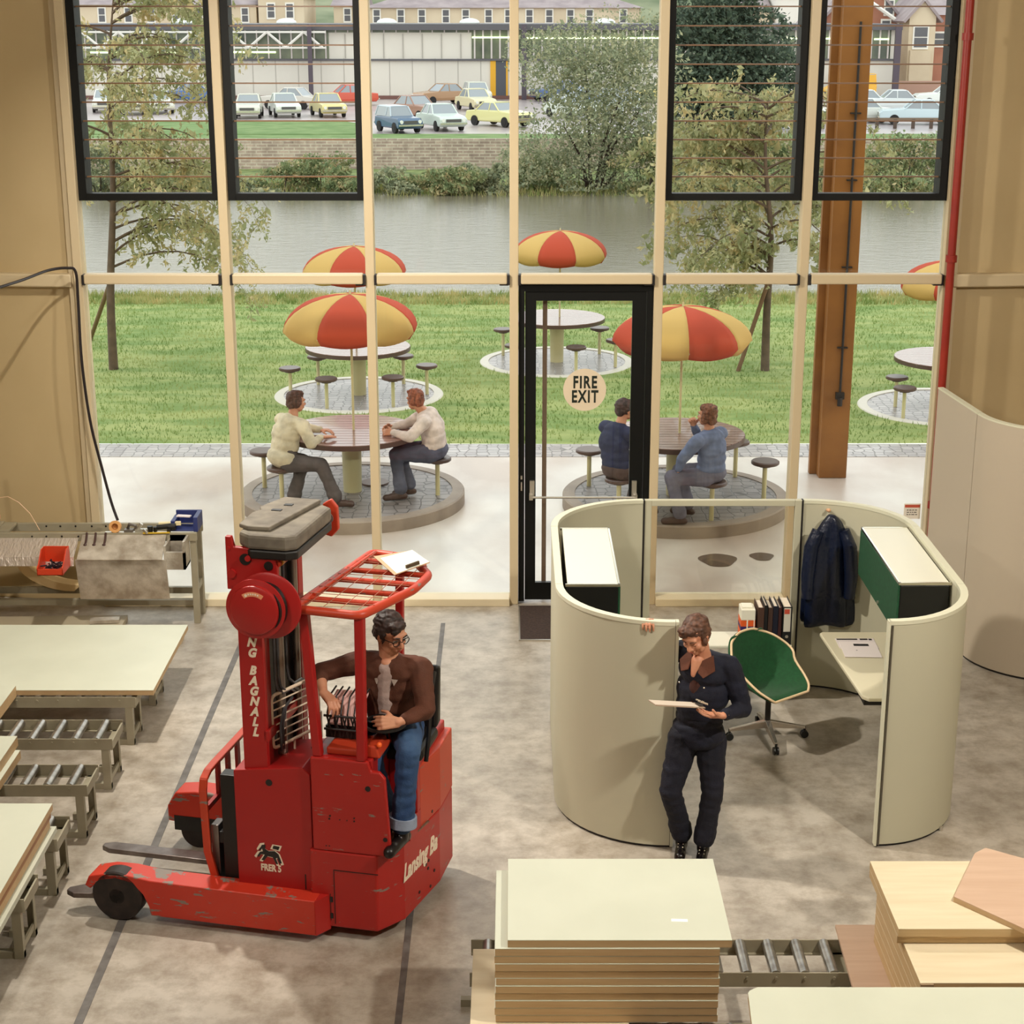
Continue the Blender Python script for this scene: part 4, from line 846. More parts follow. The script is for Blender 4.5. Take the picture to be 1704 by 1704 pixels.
pod_panel(arc(1.06, 11.0, 0.735, 270, 180), 'curved_panel'); pod_panel([(0.325, 11.005), (0.325, 12.36)], 'side_panel')
pod_panel(arc(1.06, 12.365, 0.735, 180, 90), 'curved_panel'); pod_panel(arc(2.36, 12.365, 0.735, 90, 0), 'curved_panel')
pod_panel([(3.095, 12.36), (3.095, 11.005)], 'side_panel'); pod_panel(arc(2.45, 11.0, 0.70, 0, -88) if False else [(3.095 - 0.645 + 0.645 * math.cos(R(-a)), 11.0 + 0.72 * math.sin(R(-a))) for a in range(0, 91, 6)], 'curved_panel')
for x in (1.07, 2.46): MB().bb(x - (0.012 if x < 2 else 0.0), x + (0.0 if x < 2 else 0.012), 10.245, 10.30, 0.02, PH - 0.03).build('end_channel', mat('dark_grey_edge', (84, 78, 66), 0.5), BT, smooth=0)
MB().bb(1.062, 1.082, 10.24, 10.295, 0.01, PH).build('end_cap', M_PODT, BT, smooth=0); MB().bb(2.44, 2.455, 10.252, 10.305, 0.01, PH).build('end_cap', M_PODT, BT, smooth=0)
gp = MB(); x0, x1, yg = 1.075, 2.345, 13.10
gp.bb(x0, x0 + 0.055, yg - 0.025, yg + 0.025, 0.01, PH); gp.bb(x1 - 0.055, x1, yg - 0.025, yg + 0.025, 0.01, PH); gp.bb(x0 + 0.055, x1 - 0.055, yg - 0.025, yg + 0.025, PH - 0.05, PH); gp.bb(x0 + 0.055, x1 - 0.055, yg - 0.025, yg + 0.025, 0.01, 0.07)
wp = gp.build('glazed_panel', M_POD, BT, smooth=0, bevel=0.004)
for x in (x0 - 0.006, x1 + 0.006): MB().bb(x - 0.006, x + 0.006, yg - 0.03, yg + 0.028, 0.01, PH).build('panel_joint', M_RUB, wp, smooth=0)
MB().bb(x0 + 0.055, x1 - 0.055, yg - 0.004, yg + 0.004, 0.07, PH - 0.05).build('pane', glass_mat('booth_glass', (0.90, 0.88, 0.84), 0.09), wp, smooth=0)
ftb = MB(); 
for (x, y) in ((1.03, 10.27), (0.55, 10.5), (0.33, 11.3), (2.50, 10.29), (2.95, 10.5), (3.09, 11.6)): ftb.cyl((x, y, 0), (x, y, 0.03), 0.016, n=10)
ftb.build('levelling_feet', M_ALU, BT)
M_DESK = mat('desk_laminate', (222, 214, 186), 0.4); M_GREEN = mat('green_fabric_front', (14, 66, 38), 0.75, rgb2=(18, 76, 44), scale=30); M_BLK = mat('cabinet_black', (14, 15, 15), 0.4)
M_TOPW = mat('cabinet_top_white', (226, 224, 206), 0.35)
def cabinet(x0, x1, y0, y1, inner, label):
    """wall hung cabinet, inner = x side facing into the booth"""
    c = thing('overhead_cabinet', label, 'overhead cabinet', ((x0 + x1) / 2, (y0 + y1) / 2, 1.18), group='overhead cabinets in the booth')
    MB().bb(x0 + 0.012, x1 - 0.012, y0, y1, 1.20, 1.565).build('body', M_BLK, c, smooth=0, bevel=0.006)
    MB().bb(x0 + 0.014, x1 - 0.014, y0 + 0.014, y1 - 0.014, 1.566, 1.582).build('top', M_TOPW, c, smooth=0, bevel=0.004)
    e = MB(); e.bb(x0, x1, y0 - 0.002, y0 + 0.014, 1.566, 1.584); e.bb(x0, x1, y1 - 0.014, y1, 1.566, 1.584)
    xi = x0 if inner < 0 else x1; e.bb(xi - 0.0 if inner < 0 else xi - 0.014, xi + 0.014 if inner < 0 else xi, y0, y1, 1.566, 1.584)
    e.build('edge_trim', M_CHROME, c, smooth=0)
    xf = x0 + 0.012 if inner < 0 else x1 - 0.012
    d = MB().bb(xf - 0.016 if inner < 0 else xf, xf if inner < 0 else xf + 0.016, y0 + 0.004, y1 - 0.004, 1.205, 1.562).build('door', M_GREEN, c, smooth=0, bevel=0.003)
    MB().cyl((xf + inner * 0.016, (y0 + y1) / 2 - 0.1, 1.24), (xf + inner * 0.028, (y0 + y1) / 2 - 0.1, 1.24), 0.011, n=14).build('lock', M_ALU, d)
cabinet(0.372, 0.752, 11.10, 12.44, 1, 'black ended cabinet with a white top hung on the left side of the booth')
cabinet(2.70, 3.068, 11.13, 12.46, -1, 'green fronted cabinet with a white top hung on the right side of the booth')
def slab_thing(name, label, cat, poly, z0, z1, m, group=None, bevel=0.008):
    o = MB().prism(poly, z0, z1).build(name, m, smooth=0, bevel=bevel); return tag(o, label, cat, group)
dk = slab_thing('worktop', 'pale worktop fixed to the right side of the booth, under the papers', 'worktop', [(2.44, 12.46), (2.42, 12.43), (2.50, 11.17), (2.54, 11.12), (3.065, 11.12), (3.065, 12.46)], 0.69, 0.72, M_DESK)
MB().bb(2.52, 3.06, 11.18, 12.4, 0.64, 0.69).build('under_frame', M_RUB, dk, smooth=0)
sh = slab_thing('booth_shelf', 'low pale shelf along the booth window carrying the binders', 'shelf', [(0.95, 12.73), (2.26, 12.73), (2.26, 13.06), (0.95, 13.06)], 0.47, 0.50, M_TOPW)
MB().bb(1.0, 1.04, 12.78, 13.05, 0.0, 0.47).bb(2.18, 2.22, 12.78, 13.05, 0.0, 0.47).build('shelf_bracket', M_POD, sh, smooth=0)
# papers on the worktop
def sheet(x, y, rz, w, d, z, m, label, th=0.003, marks=None):
    o = MB().box((0, 0, 0), (w, d, th)).build('document', m, smooth=0); o.location = (x, y, z + th / 2); o.rotation_euler = (0, 0, rz); tag(o, label, 'papers', 'papers on the booth worktop')
    if marks:
        mk = MB(); [mk.box((mx_, my_, th / 2 + 0.0006), (w_, h_, 0.0008)) for (mx_, my_, w_, h_) in marks]
        with local(): mk.build('print', mat('print_black', (30, 28, 30), 0.6), o, smooth=0)
    return o
WP = mat('paper_mauve_white', (226, 216, 216), 0.8)
sheet(2.665, 12.20, 0.0, 0.30, 0.21, 0.72, WP, 'opened leaflet with black bars lying under the white letter in the booth', 0.003, [(-0.06, 0.085, 0.16, 0.025), (0.07, 0.085, 0.06, 0.03), (-0.115, -0.04, 0.03, 0.05), (0.12, 0.08, 0.025, 0.03)])
sheet(2.665, 12.06, -0.04, 0.28, 0.32, 0.7235, mat('paper_white_mauve', (238, 228, 226), 0.8), 'white letter with a dark heading on top of the leaflet in the booth', 0.003, [(0.02, 0.095, 0.115, 0.045), (-0.03, -0.02, 0.01, 0.008)])
# binders and the bottle on the shelf
def binder(x, w, h, d, y, m, label, tilt=0.0, labelc=None, pages=(228, 214, 196)):
    t = thing('ring_binder', label, 'ring binder', (x, y, 0.50), 0, 'ring binders standing on the booth shelf')
    with local():
        b = MB(); b.bb(-w / 2, w / 2, 0, 0.005, 0.002, h); b.bb(-w / 2, -w / 2 + 0.004, 0.005, d, 0.002, h); b.bb(w / 2 - 0.004, w / 2, 0.005, d, 0.002, h); b.build('cover', m, t, smooth=0)
        MB().bb(-w / 2 + 0.006, w / 2 - 0.006, 0.008, d - 0.01, 0.004, h - 0.012).build('pages', mat('page_edges', pages, 0.8), t, smooth=0)
        if labelc:
            l_ = MB().bb(-w / 2 + 0.008, w / 2 - 0.012, -0.001, 0.0, h * 0.35, h - 0.01).build('spine_label', mat('spine_paper', (206, 200, 186), 0.7), t, smooth=0)
            MB().bb(-w / 2 + 0.010, w / 2 - 0.022, -0.002, -0.001, h - 0.06, h - 0.02).build('label_heading', mat('label_red', (192, 74, 52), 0.7), l_, smooth=0)
            MB().cyl((0, -0.002, h * 0.22), (0, 0.0, h * 0.22), 0.013, n=16).build('finger_ring', M_ALU, t)
    t.rotation_euler = (0, tilt, 0); return t
BR_ = mat('binder_brown', (74, 48, 36), 0.6); BK = mat('binder_black', (16, 16, 18), 0.5); NV = mat('binder_navy', (12, 16, 36), 0.5)
binder(2.005, 0.050, 0.31, 0.23, 12.77, BR_, 'brown binder next to the orange and white carton', 0.0); binder(2.045, 0.026, 0.33, 0.24, 12.765, BK, 'black binder between two brown ones')
binder(2.082, 0.036, 0.31, 0.22, 12.77, mat('binder_brown_dark', (66, 44, 34), 0.6), 'dark brown binder just left of the navy one'); binder(2.122, 0.040, 0.325, 0.25, 12.76, NV, 'navy binder with thick white pages'); binder(2.160, 0.026, 0.31, 0.22, 12.77, mat('binder_maroon', (66, 30, 28), 0.6), 'thin maroon binder beside the labelled lever arch file')
binder(2.215, 0.074, 0.325, 0.27, 12.745, BK, 'black lever arch file with a long pale spine label and red heading', 0.0, 1)
t = thing('carton', 'white topped carton with orange and purple bands left of the binders', 'carton', (1.905, 12.86, 0.50))
with local():
    MB().bb(-0.058, 0.058, -0.08, 0.08, 0, 0.195).build('lower_print', mat('carton_orange', (222, 92, 34), 0.5), t, smooth=0)
    MB().bb(-0.0585, 0.0585, -0.081, 0.081, 0.11, 0.145).build('purple_band', mat('carton_purple', (58, 40, 96), 0.5), t, smooth=0)
    MB().prism([(-0.058, -0.08), (0.058, -0.08), (0.058, 0.08), (-0.058, 0.08)], 0.195, 0.29).prism([(-0.05, -0.05), (0.04, -0.05), (0.04, 0.05), (-0.05, 0.05)], 0.29, 0.305).build('upper', mat('carton_white', (236, 232, 214), 0.5), t, smooth=0, bevel=0.008)
    MB().bb(-0.012, -0.002, -0.0825, -0.081, 0, 0.2).bb(0.045, 0.052, -0.0825, -0.081, 0, 0.24).build('white_stripe', mat('carton_white', (0, 0, 0)), t, smooth=0)
# coat on its hook
hk = MB().cyl((2.545, 13.04, 1.55), (2.545, 12.98, 1.56), 0.012).ell((2.545, 12.975, 1.565), (0.016, 0.016, 0.016)).build('coat_hook', mat('peach_peg', (220, 170, 130), 0.5)); tag(hk, 'small peach coloured peg on the curved panel at the back of the booth', 'coat hook')
def coat():
    N = 40; rows = [(1.545, 0.022, 0.03), (1.52, 0.05, 0.045), (1.47, 0.085, 0.06), (1.40, 0.11, 0.075), (1.32, 0.15, 0.085), (1.20, 0.165, 0.09), (1.05, 0.175, 0.09), (0.90, 0.19, 0.09), (0.75, 0.20, 0.09), (0.62, 0.205, 0.08), (0.60, 0.19, 0.06)]
    mb = MB(); vs = []; fs = []
    for k, (z, rx, ry) in enumerate(rows):
        for i in range(N):
            a = 2 * math.pi * i / N; fold = 1 + (0.13 * math.sin(5 * a + 1.0) + 0.07 * math.sin(9 * a + k * 0.2)) * min(1, k / 4)
            vs.append((2.555 + rx * fold * math.cos(a) + 0.012 * math.sin(k * 0.9), 12.93 + ry * fold * math.sin(a) * 0.9, z + (0.02 * math.sin(3 * a) if k > 7 else 0)))
    n = len(rows)
    for k in range(n - 1): fs += [(k * N + i, k * N + (i + 1) % N, (k + 1) * N + (i + 1) % N, (k + 1) * N + i) for i in range(N)]
    fs += [tuple(range(N)), tuple((n - 1) * N + i for i in range(N - 1, -1, -1))]
    o = mb.add(vs, fs).build('coat', mat('navy_nylon', (10, 20, 44), 0.35, bump=0.9, bscale=9), smooth=80)
    s = o.modifiers.new('s', 'SUBSURF'); s.levels = s.render_levels = 1; tag(o, 'dark navy coat hanging from the peg inside the booth', 'coat')
    for sg_ in (-1, 1):
        sl = MB(); sl.tube([(2.555 + sg_ * 0.10, 12.90, 1.42), (2.555 + sg_ * 0.155, 12.88, 1.28), (2.555 + sg_ * 0.175, 12.86, 1.05), (2.555 + sg_ * 0.17, 12.86, 0.86)], [0.05, 0.06, 0.055, 0.045], n=12)
        s_ = sl.build('sleeve', mat('navy_nylon', (0, 0, 0)), o, smooth=60)
coat()
# swivel armchair
V3 = Vector
def smooth_path(p, n=6):
    out = []
    for i in range(len(p) - 1):
        p0, p1, p2, p3 = p[max(i - 1, 0)], p[i], p[i + 1], p[min(i + 2, len(p) - 1)]
        for k in range(n):
            t_ = k / n; out.append(0.5 * ((2 * p1) + (p2 - p0) * t_ + (2 * p0 - 5 * p1 + 4 * p2 - p3) * t_ ** 2 + (3 * p1 - p0 - 3 * p2 + p3) * t_ ** 3))
    return out + [p[-1]]
def armchair(loc, rz):
    t = thing('swivel_armchair', 'green padded shell armchair with a cream rim on a four star castor base', 'chair', loc, rz)
    with local():
        cl = [(0.235, 0.425), (0.20, 0.445), (0.12, 0.435), (0.0, 0.425), (-0.10, 0.430), (-0.165, 0.47), (-0.20, 0.55), (-0.225, 0.65), (-0.25, 0.74), (-0.265, 0.79), (-0.27, 0.815)]
        hw = [0.20, 0.25, 0.29, 0.315, 0.335, 0.345, 0.335, 0.305, 0.26, 0.205, 0.13]; rise = [0.0, 0.015, 0.07, 0.155, 0.205, 0.185, 0.13, 0.06, 0.005, -0.02, -0.02]; fwd = [0, 0, 0, 0, 0.06, 0.09, 0.09, 0.08, 0.06, 0.03, 0.01]
        N = 20
        pp = smooth_path([V3((a_[0], a_[1], 0)) for a_ in cl], 3); qq = smooth_path([V3((a_, b_, c_)) for a_, b_, c_ in zip(hw, rise, fwd)], 3)
        cl = [(p_.x, p_.y) for p_ in pp]; hw = [p_.x for p_ in qq]; rise = [p_.y for p_ in qq]; fwd = [p_.z for p_ in qq]
        def S(i, j, off=0.0):
            u = j / N * 2 - 1; y, z = cl[i]; e = abs(u) ** 2.6
            return Vector((hw[i] * (u - 0.12 * u * e), y + fwd[i] * e, z + rise[i] * e))
        grid = [[S(i, j) for j in range(N + 1)] for i in range(len(cl))]
        vs = [p for r_ in grid for p in r_]; fs = [(i * (N + 1) + j, i * (N + 1) + j + 1, (i + 1) * (N + 1) + j + 1, (i + 1) * (N + 1) + j) for i in range(len(cl) - 1) for j in range(N)]
        pad = MB().add(vs, fs).build('upholstery', mat('green_wool', (14, 66, 32), 0.9, rgb2=(18, 76, 38), scale=40, sheen=0.1), t, smooth=180)
        s = pad.modifiers.new('s', 'SOLIDIFY'); s.thickness = 0.03; s.offset = 1.0; s2 = pad.modifiers.new('ss', 'SUBSURF'); s2.levels = s2.render_levels = 1
        shl = MB().add([Vector((p.x * 1.03, p.y - 0.012, p.z - 0.012)) for p in vs], fs).build('shell', mat('shell_cream', (224, 196, 156), 0.4), t, smooth=180)
        s = shl.modifiers.new('s', 'SOLIDIFY'); s.thickness = 0.01; s2 = shl.modifiers.new('ss', 'SUBSURF'); s2.levels = s2.render_levels = 1
        rim = [grid[0][j] for j in range(N + 1)] + [grid[i][N] for i in range(1, len(cl))] + [grid[-1][j] for j in range(N - 1, -1, -1)] + [grid[i][0] for i in range(len(cl) - 2, 0, -1)]
        MB().tube([Vector((p.x * 1.02, p.y, p.z)) for p in rim], 0.010, n=8, closed=True).build('rim', mat('shell_cream', (0, 0, 0)), t, smooth=80)
        MB().cyl((0, 0, 0.12), (0, 0, 0.41), 0.022).cyl((0, 0, 0.39), (0, 0, 0.42), 0.08).build('stem', DRK, t)
        for k in range(4):
            a = R(45 + 90 * k + 12); d = Vector((math.cos(a), math.sin(a), 0)); L_ = MB(); s_ = Vector((-d.y, d.x, 0))
            A0 = [Vector((0, 0, 0.16)) + s_ * 0.022, Vector((0, 0, 0.16)) - s_ * 0.022, Vector((0, 0, 0.10)) - s_ * 0.028, Vector((0, 0, 0.10)) + s_ * 0.028]; B0 = [d * 0.30 + s_ * 0.012 + Vector((0, 0, 0.095)), d * 0.30 - s_ * 0.012 + Vector((0, 0, 0.095)), d * 0.30 - s_ * 0.015 + Vector((0, 0, 0.075)), d * 0.30 + s_ * 0.015 + Vector((0, 0, 0.075))]
            L_.add(A0 + B0, [(0, 1, 2, 3), (7, 6, 5, 4), (0, 4, 5, 1), (1, 5, 6, 2), (2, 6, 7, 3), (3, 7, 4, 0)]); l_ = L_.build('leg', mat('polished_base', (190, 180, 168), 0.25, 0.9), t, smooth=0, bevel=0.004)
            c_ = d * 0.295; MB().cyl(c_ + s_ * 0.020 + Vector((0, 0, 0.030)), c_ + s_ * 0.006 + Vector((0, 0, 0.030)), 0.030, n=20).cyl(c_ - s_ * 0.020 + Vector((0, 0, 0.030)), c_ - s_ * 0.006 + Vector((0, 0, 0.030)), 0.030, n=20).cyl(c_ + Vector((0, 0, 0.03)), c_ + Vector((0, 0, 0.09)), 0.010, n=10).build('castor', M_BLK, l_)
    return t
armchair((1.975, 12.03, 0), R(180 + 38))
# taller curved screen at the far right
SC = thing('curved_screen', 'tall grey beige screen of flat and curved panels standing before the right hand wall', 'screen', (4.2, 13.8, 0))
M_SCR = mat('screen_vinyl', (190, 176, 156), 0.6)
p = panel([(3.86, 14.86), (3.945, 13.86)], 0.02, 2.15, 0.045, M_SCR, 'flat_panel', SC); panel([(3.86, 14.86), (3.945, 13.86)], 2.15, 2.165, 0.05, M_PODT, 'top_trim', p)
cpath = [(3.945 + 0.0, 13.85)] + [(4.72 + 0.77 * math.cos(R(a)), 13.85 + 0.70 * math.sin(R(a))) for a in range(186, 271, 6)] + [(5.2, 13.15)]
p = panel(cpath, 0.02, 2.15, 0.045, M_SCR, 'curved_panel', SC); panel(cpath, 2.15, 2.165, 0.05, M_PODT, 'top_trim', p); panel(cpath, 0.0, 0.02, 0.03, M_RUB, 'base_channel', p)
MB().bb(3.935, 3.955, 13.845, 13.865, 0.02, 2.15).build('panel_joint', mat('dark_grey_edge', (0, 0, 0)), SC, smooth=0)

# ------------------------------------------------------------------ roller conveyors
M_FR = mat('conveyor_grey', (158, 150, 128), 0.5, rgb2=(148, 140, 118), scale=5); M_ROLL = mat('galvanised_roller', (176, 172, 166), 0.3, 0.85, rgb2=(140, 136, 130), scale=14)
def conveyor(y0, y1, xe, length, side, rollers, label, rr=0.030, h=0.40, grp='roller conveyors'):
    """side=-1: runs to -X from its end xe"""
    c = thing('roller_conveyor', label, 'roller conveyor', (xe, (y0 + y1) / 2, 0), 0, grp)
    W_ = (y1 - y0) / 2
    with local():
        for s_ in (-1, 1):
            y = s_ * W_; r_ = MB(); r_.bb(side * length, 0, y - 0.004, y + 0.004, h - 0.085, h); r_.bb(side * length, 0, y - s_ * 0.0, y - s_ * 0.025, h - 0.085, h - 0.079)
            rl = r_.build('side_rail', M_FR, c, smooth=0)
            if True:
                b = MB(); [b.cyl((side * (0.12 + k * 0.157), y + 0.005 * s_, h - 0.03), (side * (0.12 + k * 0.157), y + 0.011 * s_, h - 0.03), 0.010, n=8) for k in range(min(rollers, 9))]; b.build('bolts', M_FR, rl)
        MB().bb(side * 0.012, side * 0.0, -W_ + 0.005, W_ - 0.005, h - 0.085, h - 0.02).bb(side * 0.075, side * 0.012, -W_ + 0.005, W_ - 0.005, h - 0.085, h - 0.079).build('end_plate', M_FR, c, smooth=0)
        for k in range(rollers):
            x = side * (0.12 + k * 0.157); MB().cyl((x, -W_ + 0.006, h - 0.022), (x, W_ - 0.006, h - 0.022), rr, n=18).cyl((x, -W_ + 0.0, h - 0.022), (x, W_, h - 0.022), 0.008, n=8).build('roller', M_ROLL, c)
        for xo in (0.03, length - 0.1):
            for s_ in (-1, 1):
                y = s_ * W_; l_ = MB(); l_.bb(side * (xo + 0.055), side * xo, y - 0.006 * s_, y - 0.001 * s_, 0, h - 0.02); l_.bb(side * (xo + 0.006), side * xo, y - s_ * 0.045, y - 0.006 * s_, 0, h - 0.08)
                l_.bb(side * (xo + 0.16), side * xo, y - s_ * 0.05, y - 0.006 * s_, 0, 0.045); l_.build('leg', M_FR, c, smooth=0)
            MB().bb(side * (xo + 0.02), side * (xo + 0.006), -W_ + 0.01, W_ - 0.01, 0.05, 0.09).build('leg_brace', M_FR, c, smooth=0)
    return c
LG = 'roller conveyors along the left side'
conveyor(12.67, 13.00, -2.86, 2.4, -1, 6, 'rearmost left conveyor, its legs showing under the far end of the pale board', grp=LG)
conveyor(11.90, 12.20, -2.87, 2.4, -1, 6, 'left conveyor directly under the front edge of the big pale board', grp=LG)
conveyor(11.13, 11.47, -2.87, 2.4, -1, 11, 'open left conveyor with six bare rollers in front of the big pale board', grp=LG)
conveyor(10.38, 10.70, -2.87, 2.4, -1, 9, 'left conveyor with four bare rollers showing beside the truck forks', grp=LG)
conveyor(9.60, 9.92, -2.87, 2.4, -1, 3, 'left conveyor with one bare roller beside the brown edged panels', grp=LG)
conveyor(8.85, 9.15, -2.87, 2.4, -1, 2, 'nearest left conveyor, only its legs showing below the panels', grp=LG)
RG = 'roller conveyors along the front'
conveyor(8.06, 8.40, 1.87, 2.1, -1, 13, 'front conveyor with five dark bare rollers right of the tall board stack', rr=0.032, grp=RG)
conveyor(7.26, 7.58, 1.87, 2.1, -1, 12, 'conveyor nearest the camera, a roller end showing below the board stack', rr=0.032, grp=RG)
conveyor(8.06, 8.40, 1.95, 2.0, 1, 3, 'front conveyor under the blond plywood stack', rr=0.032, grp=RG); conveyor(7.26, 7.58, 1.95, 2.0, 1, 3, 'conveyor nearest the camera under the blond plywood stack', rr=0.032, grp=RG)

# ------------------------------------------------------------------ boards and panels
M_BRD = mat('board_cream_laminate', (206, 209, 191), 0.45, rgb2=(200, 203, 185), scale=2)
def wood(name, c1, c2, st=(1, 14, 14), sc_=3.0, rough=0.55): return mat(name, c1, rough, rgb2=c2, scale=sc_, detail=5, stretch=st, pos=(0.3, 0.7))
M_EDGE = wood('pine_edge', (198, 168, 126), (188, 156, 114)); M_PLY = wood('blond_ply', (222, 208, 178), (212, 196, 164), (1, 9, 9), 2.2); M_PLYE = wood('blond_ply_edge', (206, 178, 134), (194, 164, 118), (1, 3, 30), 2.5); M_BEECH = wood('beech_sheet', (204, 174, 150), (194, 162, 138), (1, 10, 10), 2.0); M_CHIP = wood('raw_chip', (206, 176, 138), (194, 162, 122), (1, 1, 8), 4)
def board(x0, x1, y0, y1, z0, z1, label, top=M_BRD, edge=M_EDGE, group=None, rz=0.0, name='panel_board', cat='board', bottom=False):
    cx_, cy_ = (x0 + x1) / 2, (y0 + y1) / 2; w_, d_ = (x1 - x0) / 2, (y1 - y0) / 2; t = 0.004
    e = MB().bb(-w_, w_, -d_, d_, 0, (z1 - z0) - t).build(name, edge, smooth=0); e.location = (cx_, cy_, z0); e.rotation_euler = (0, 0, rz); tag(e, label, cat, group)
    with local(): MB().bb(-w_, w_, -d_, d_, (z1 - z0) - t, z1 - z0).build('laminate_face', top, e, smooth=0, bevel=0.001)
    return e
knots = []
GS = 'boards in the tall pine edged stack'
z = 0.425; hb_ = 0.0428; rs = random.Random(5)
for k in range(10):
    lab = ['bottom board of the tall pine edged stack', 'second board up in the tall pine edged stack', 'third board up in the tall pine edged stack', 'fourth board up in the tall pine edged stack', 'fifth board up in the tall pine edged stack', 'sixth board up in the tall stack, fifth one down from the top', 'fifth pine edged board counted down from the pale top one', 'fourth pine edged board counted down from the pale top one', 'third pine edged board, just under the two uppermost', 'cream faced board just under the top one, showing a strip at its left'][k]
    dx = rs.uniform(-0.004, 0.004)
    b = board(-0.085 + dx, 1.055 + dx, 7.555 + rs.uniform(-0.004, 0.004), 8.37, z, z + hb_ - 0.0015, lab, group=GS)
    kn = MB(); 
    for q in range(2):
        x = rs.uniform(-0.5, 0.5); kn.cyl((x, -0.4085 - 0.0, 0.02), (x, -0.4095, 0.02 + 0.0), rs.uniform(0.004, 0.007), n=8)
    z += hb_
z_top = z
tpb = board(-0.022, 1.115, 7.565, 8.42, z, z + 0.042, 'top board of the tall pine edged stack, with a white label', group=GS)
with local(): MB().box((0.32, -0.235, 0.0425), (0.085, 0.028, 0.001), R(-3)).build('paper_label', mat('label_white', (248, 250, 246), 0.6), tpb, smooth=0)
board(-0.215, 0.6, 6.9, 8.27, 0.402, 0.42, 'blond plywood sheet lying under the tall board stack, poking out at its left', M_PLY, M_PLYE)
# blond plywood stack right
GP = 'blond plywood sheets in the stack at the right'
zz = 0.425
for k, lab in enumerate(['bottom sheet of the blond plywood stack', 'second sheet up in the blond plywood stack', 'third sheet up in the blond plywood stack', 'fourth sheet up in the blond plywood stack', 'fifth sheet up, with a knot near its grey end block', 'sixth sheet up, its pale top stepping forward of the upper two']):
    th = 0.062; board(2.02, 3.5, 7.33 if k > 1 else 7.36, 8.34, zz, zz + th - 0.0015, lab, M_PLY, M_PLYE, GP); zz += th
ztp = zz
board(1.985, 3.5, 7.70, 8.40, zz, zz + 0.044, 'blond sheet just below the uppermost one at the right', M_PLY, M_PLYE, GP); zz += 0.0455
board(1.985, 3.5, 7.685, 8.405, zz, zz + 0.046, 'uppermost blond plywood sheet, under the tilted pinkish board', M_PLY, M_PLYE, GP); zz += 0.0465
tb2 = MB(); pts = [(2.315, 7.80), (2.60, 8.335), (2.64, 8.36), (3.3, 8.30), (3.1, 7.40)]
P4 = [ground(1587, 1492, zz + 0.03), ground(1622, 1420, zz + 0.03), ground(1640, 1411, zz + 0.03), ground(1800, 1455, zz + 0.03), ground(1780, 1580, zz + 0.03)]
o = MB().prism([(p_.x, p_.y) for p_ in P4], zz, zz + 0.026).build('panel_board', M_CHIP, smooth=0); tag(o, 'loose pinkish board with a rounded corner lying askew on the blond stack', 'board')
MB().prism([(p_.x, p_.y) for p_ in P4], zz + 0.026, zz + 0.031).build('veneer_face', M_BEECH, o, smooth=0)
P5 = [ground(x, y, 0.43) for x, y in ((1390, 1537), (1462, 1537), (1520, 1700), (1436, 1700))]
o = MB().prism([(p_.x, p_.y) for p_ in P5], 0.402, 0.423).build('panel_board', M_BEECH, smooth=0); tag(o, 'pinkish sheet lying on the rollers left of the blond plywood stack', 'board')
gb = MB(); gb.bb(2.02, 2.085, 7.318, 7.33, ztp - 0.058, ztp - 0.004); o = gb.build('end_block', mat('grey_wood', (150, 128, 98), 0.7), smooth=0); tag(o, 'small greyish end block at the corner of the blond plywood stack', 'wood block')
# pale panel in the right foreground, on a pine trestle stack
fr_ = MB(); P6 = [(1.185, 7.27), (1.165, 7.255), (1.155, 7.235), (1.10, 6.4), (3.2, 6.4), (3.2, 7.285), (1.21, 7.285)]
o = MB().prism(P6, 0.765, 0.796).build('panel_board', M_EDGE, smooth=0); tag(o, 'pale panel with a rounded corner filling the bottom right corner, nearest the camera', 'board'); MB().prism(P6, 0.796, 0.80).build('laminate_face', M_BRD, o, smooth=0)
for k in range(8): board(1.20, 3.1, 6.45, 7.24, 0.405 + k * 0.045, 0.405 + k * 0.045 + 0.0435, 'pine edged board hidden below the nearest pale panel', group='boards under the nearest pale panel')
# left side boards
board(-4.9, -2.735, 11.93, 13.36, 0.403, 0.445, 'big pale board on the rear left conveyors, right of the workbench', group='pale boards on the left conveyors')
board(-5.2, -3.775, 10.98, 11.915, 0.403, 0.49, 'pale board at the left edge in front of the big pale board', group='pale boards on the left conveyors')
board(-5.2, -3.43, 9.96, 10.80, 0.403, 0.465, 'lower one of two pale boards at the left edge, beside the bare rollers', group='pale boards on the left conveyors')
board(-5.2, -3.465, 9.90, 10.87, 0.4665, 0.54, 'upper one of two pale boards at the left edge, beside the bare rollers', group='pale boards on the left conveyors')
M_BRN = wood('brown_core_edge', (170, 124, 84), (140, 96, 64), (1, 1, 20), 5)
board(-4.6, -2.895, 7.4, 9.70, 0.403, 0.44, 'bottom cream edged panel of the brown edged pile at the left', edge=M_BRD, group='panels in the brown edged pile at lower left')
board(-4.6, -2.93, 7.4, 9.68, 0.4415, 0.50, 'middle rough brown edged panel of the pile at lower left', edge=M_EDGE, group='panels in the brown edged pile at lower left')
board(-4.6, -2.925, 7.4, 9.70, 0.5015, 0.545, 'upper brown edged panel, second from the top of the lower left pile', edge=M_BRN, group='panels in the brown edged pile at lower left')
board(-4.6, -2.915, 7.4, 9.72, 0.5465, 0.59, 'top pale panel of the brown edged pile at lower left', group='panels in the brown edged pile at lower left')

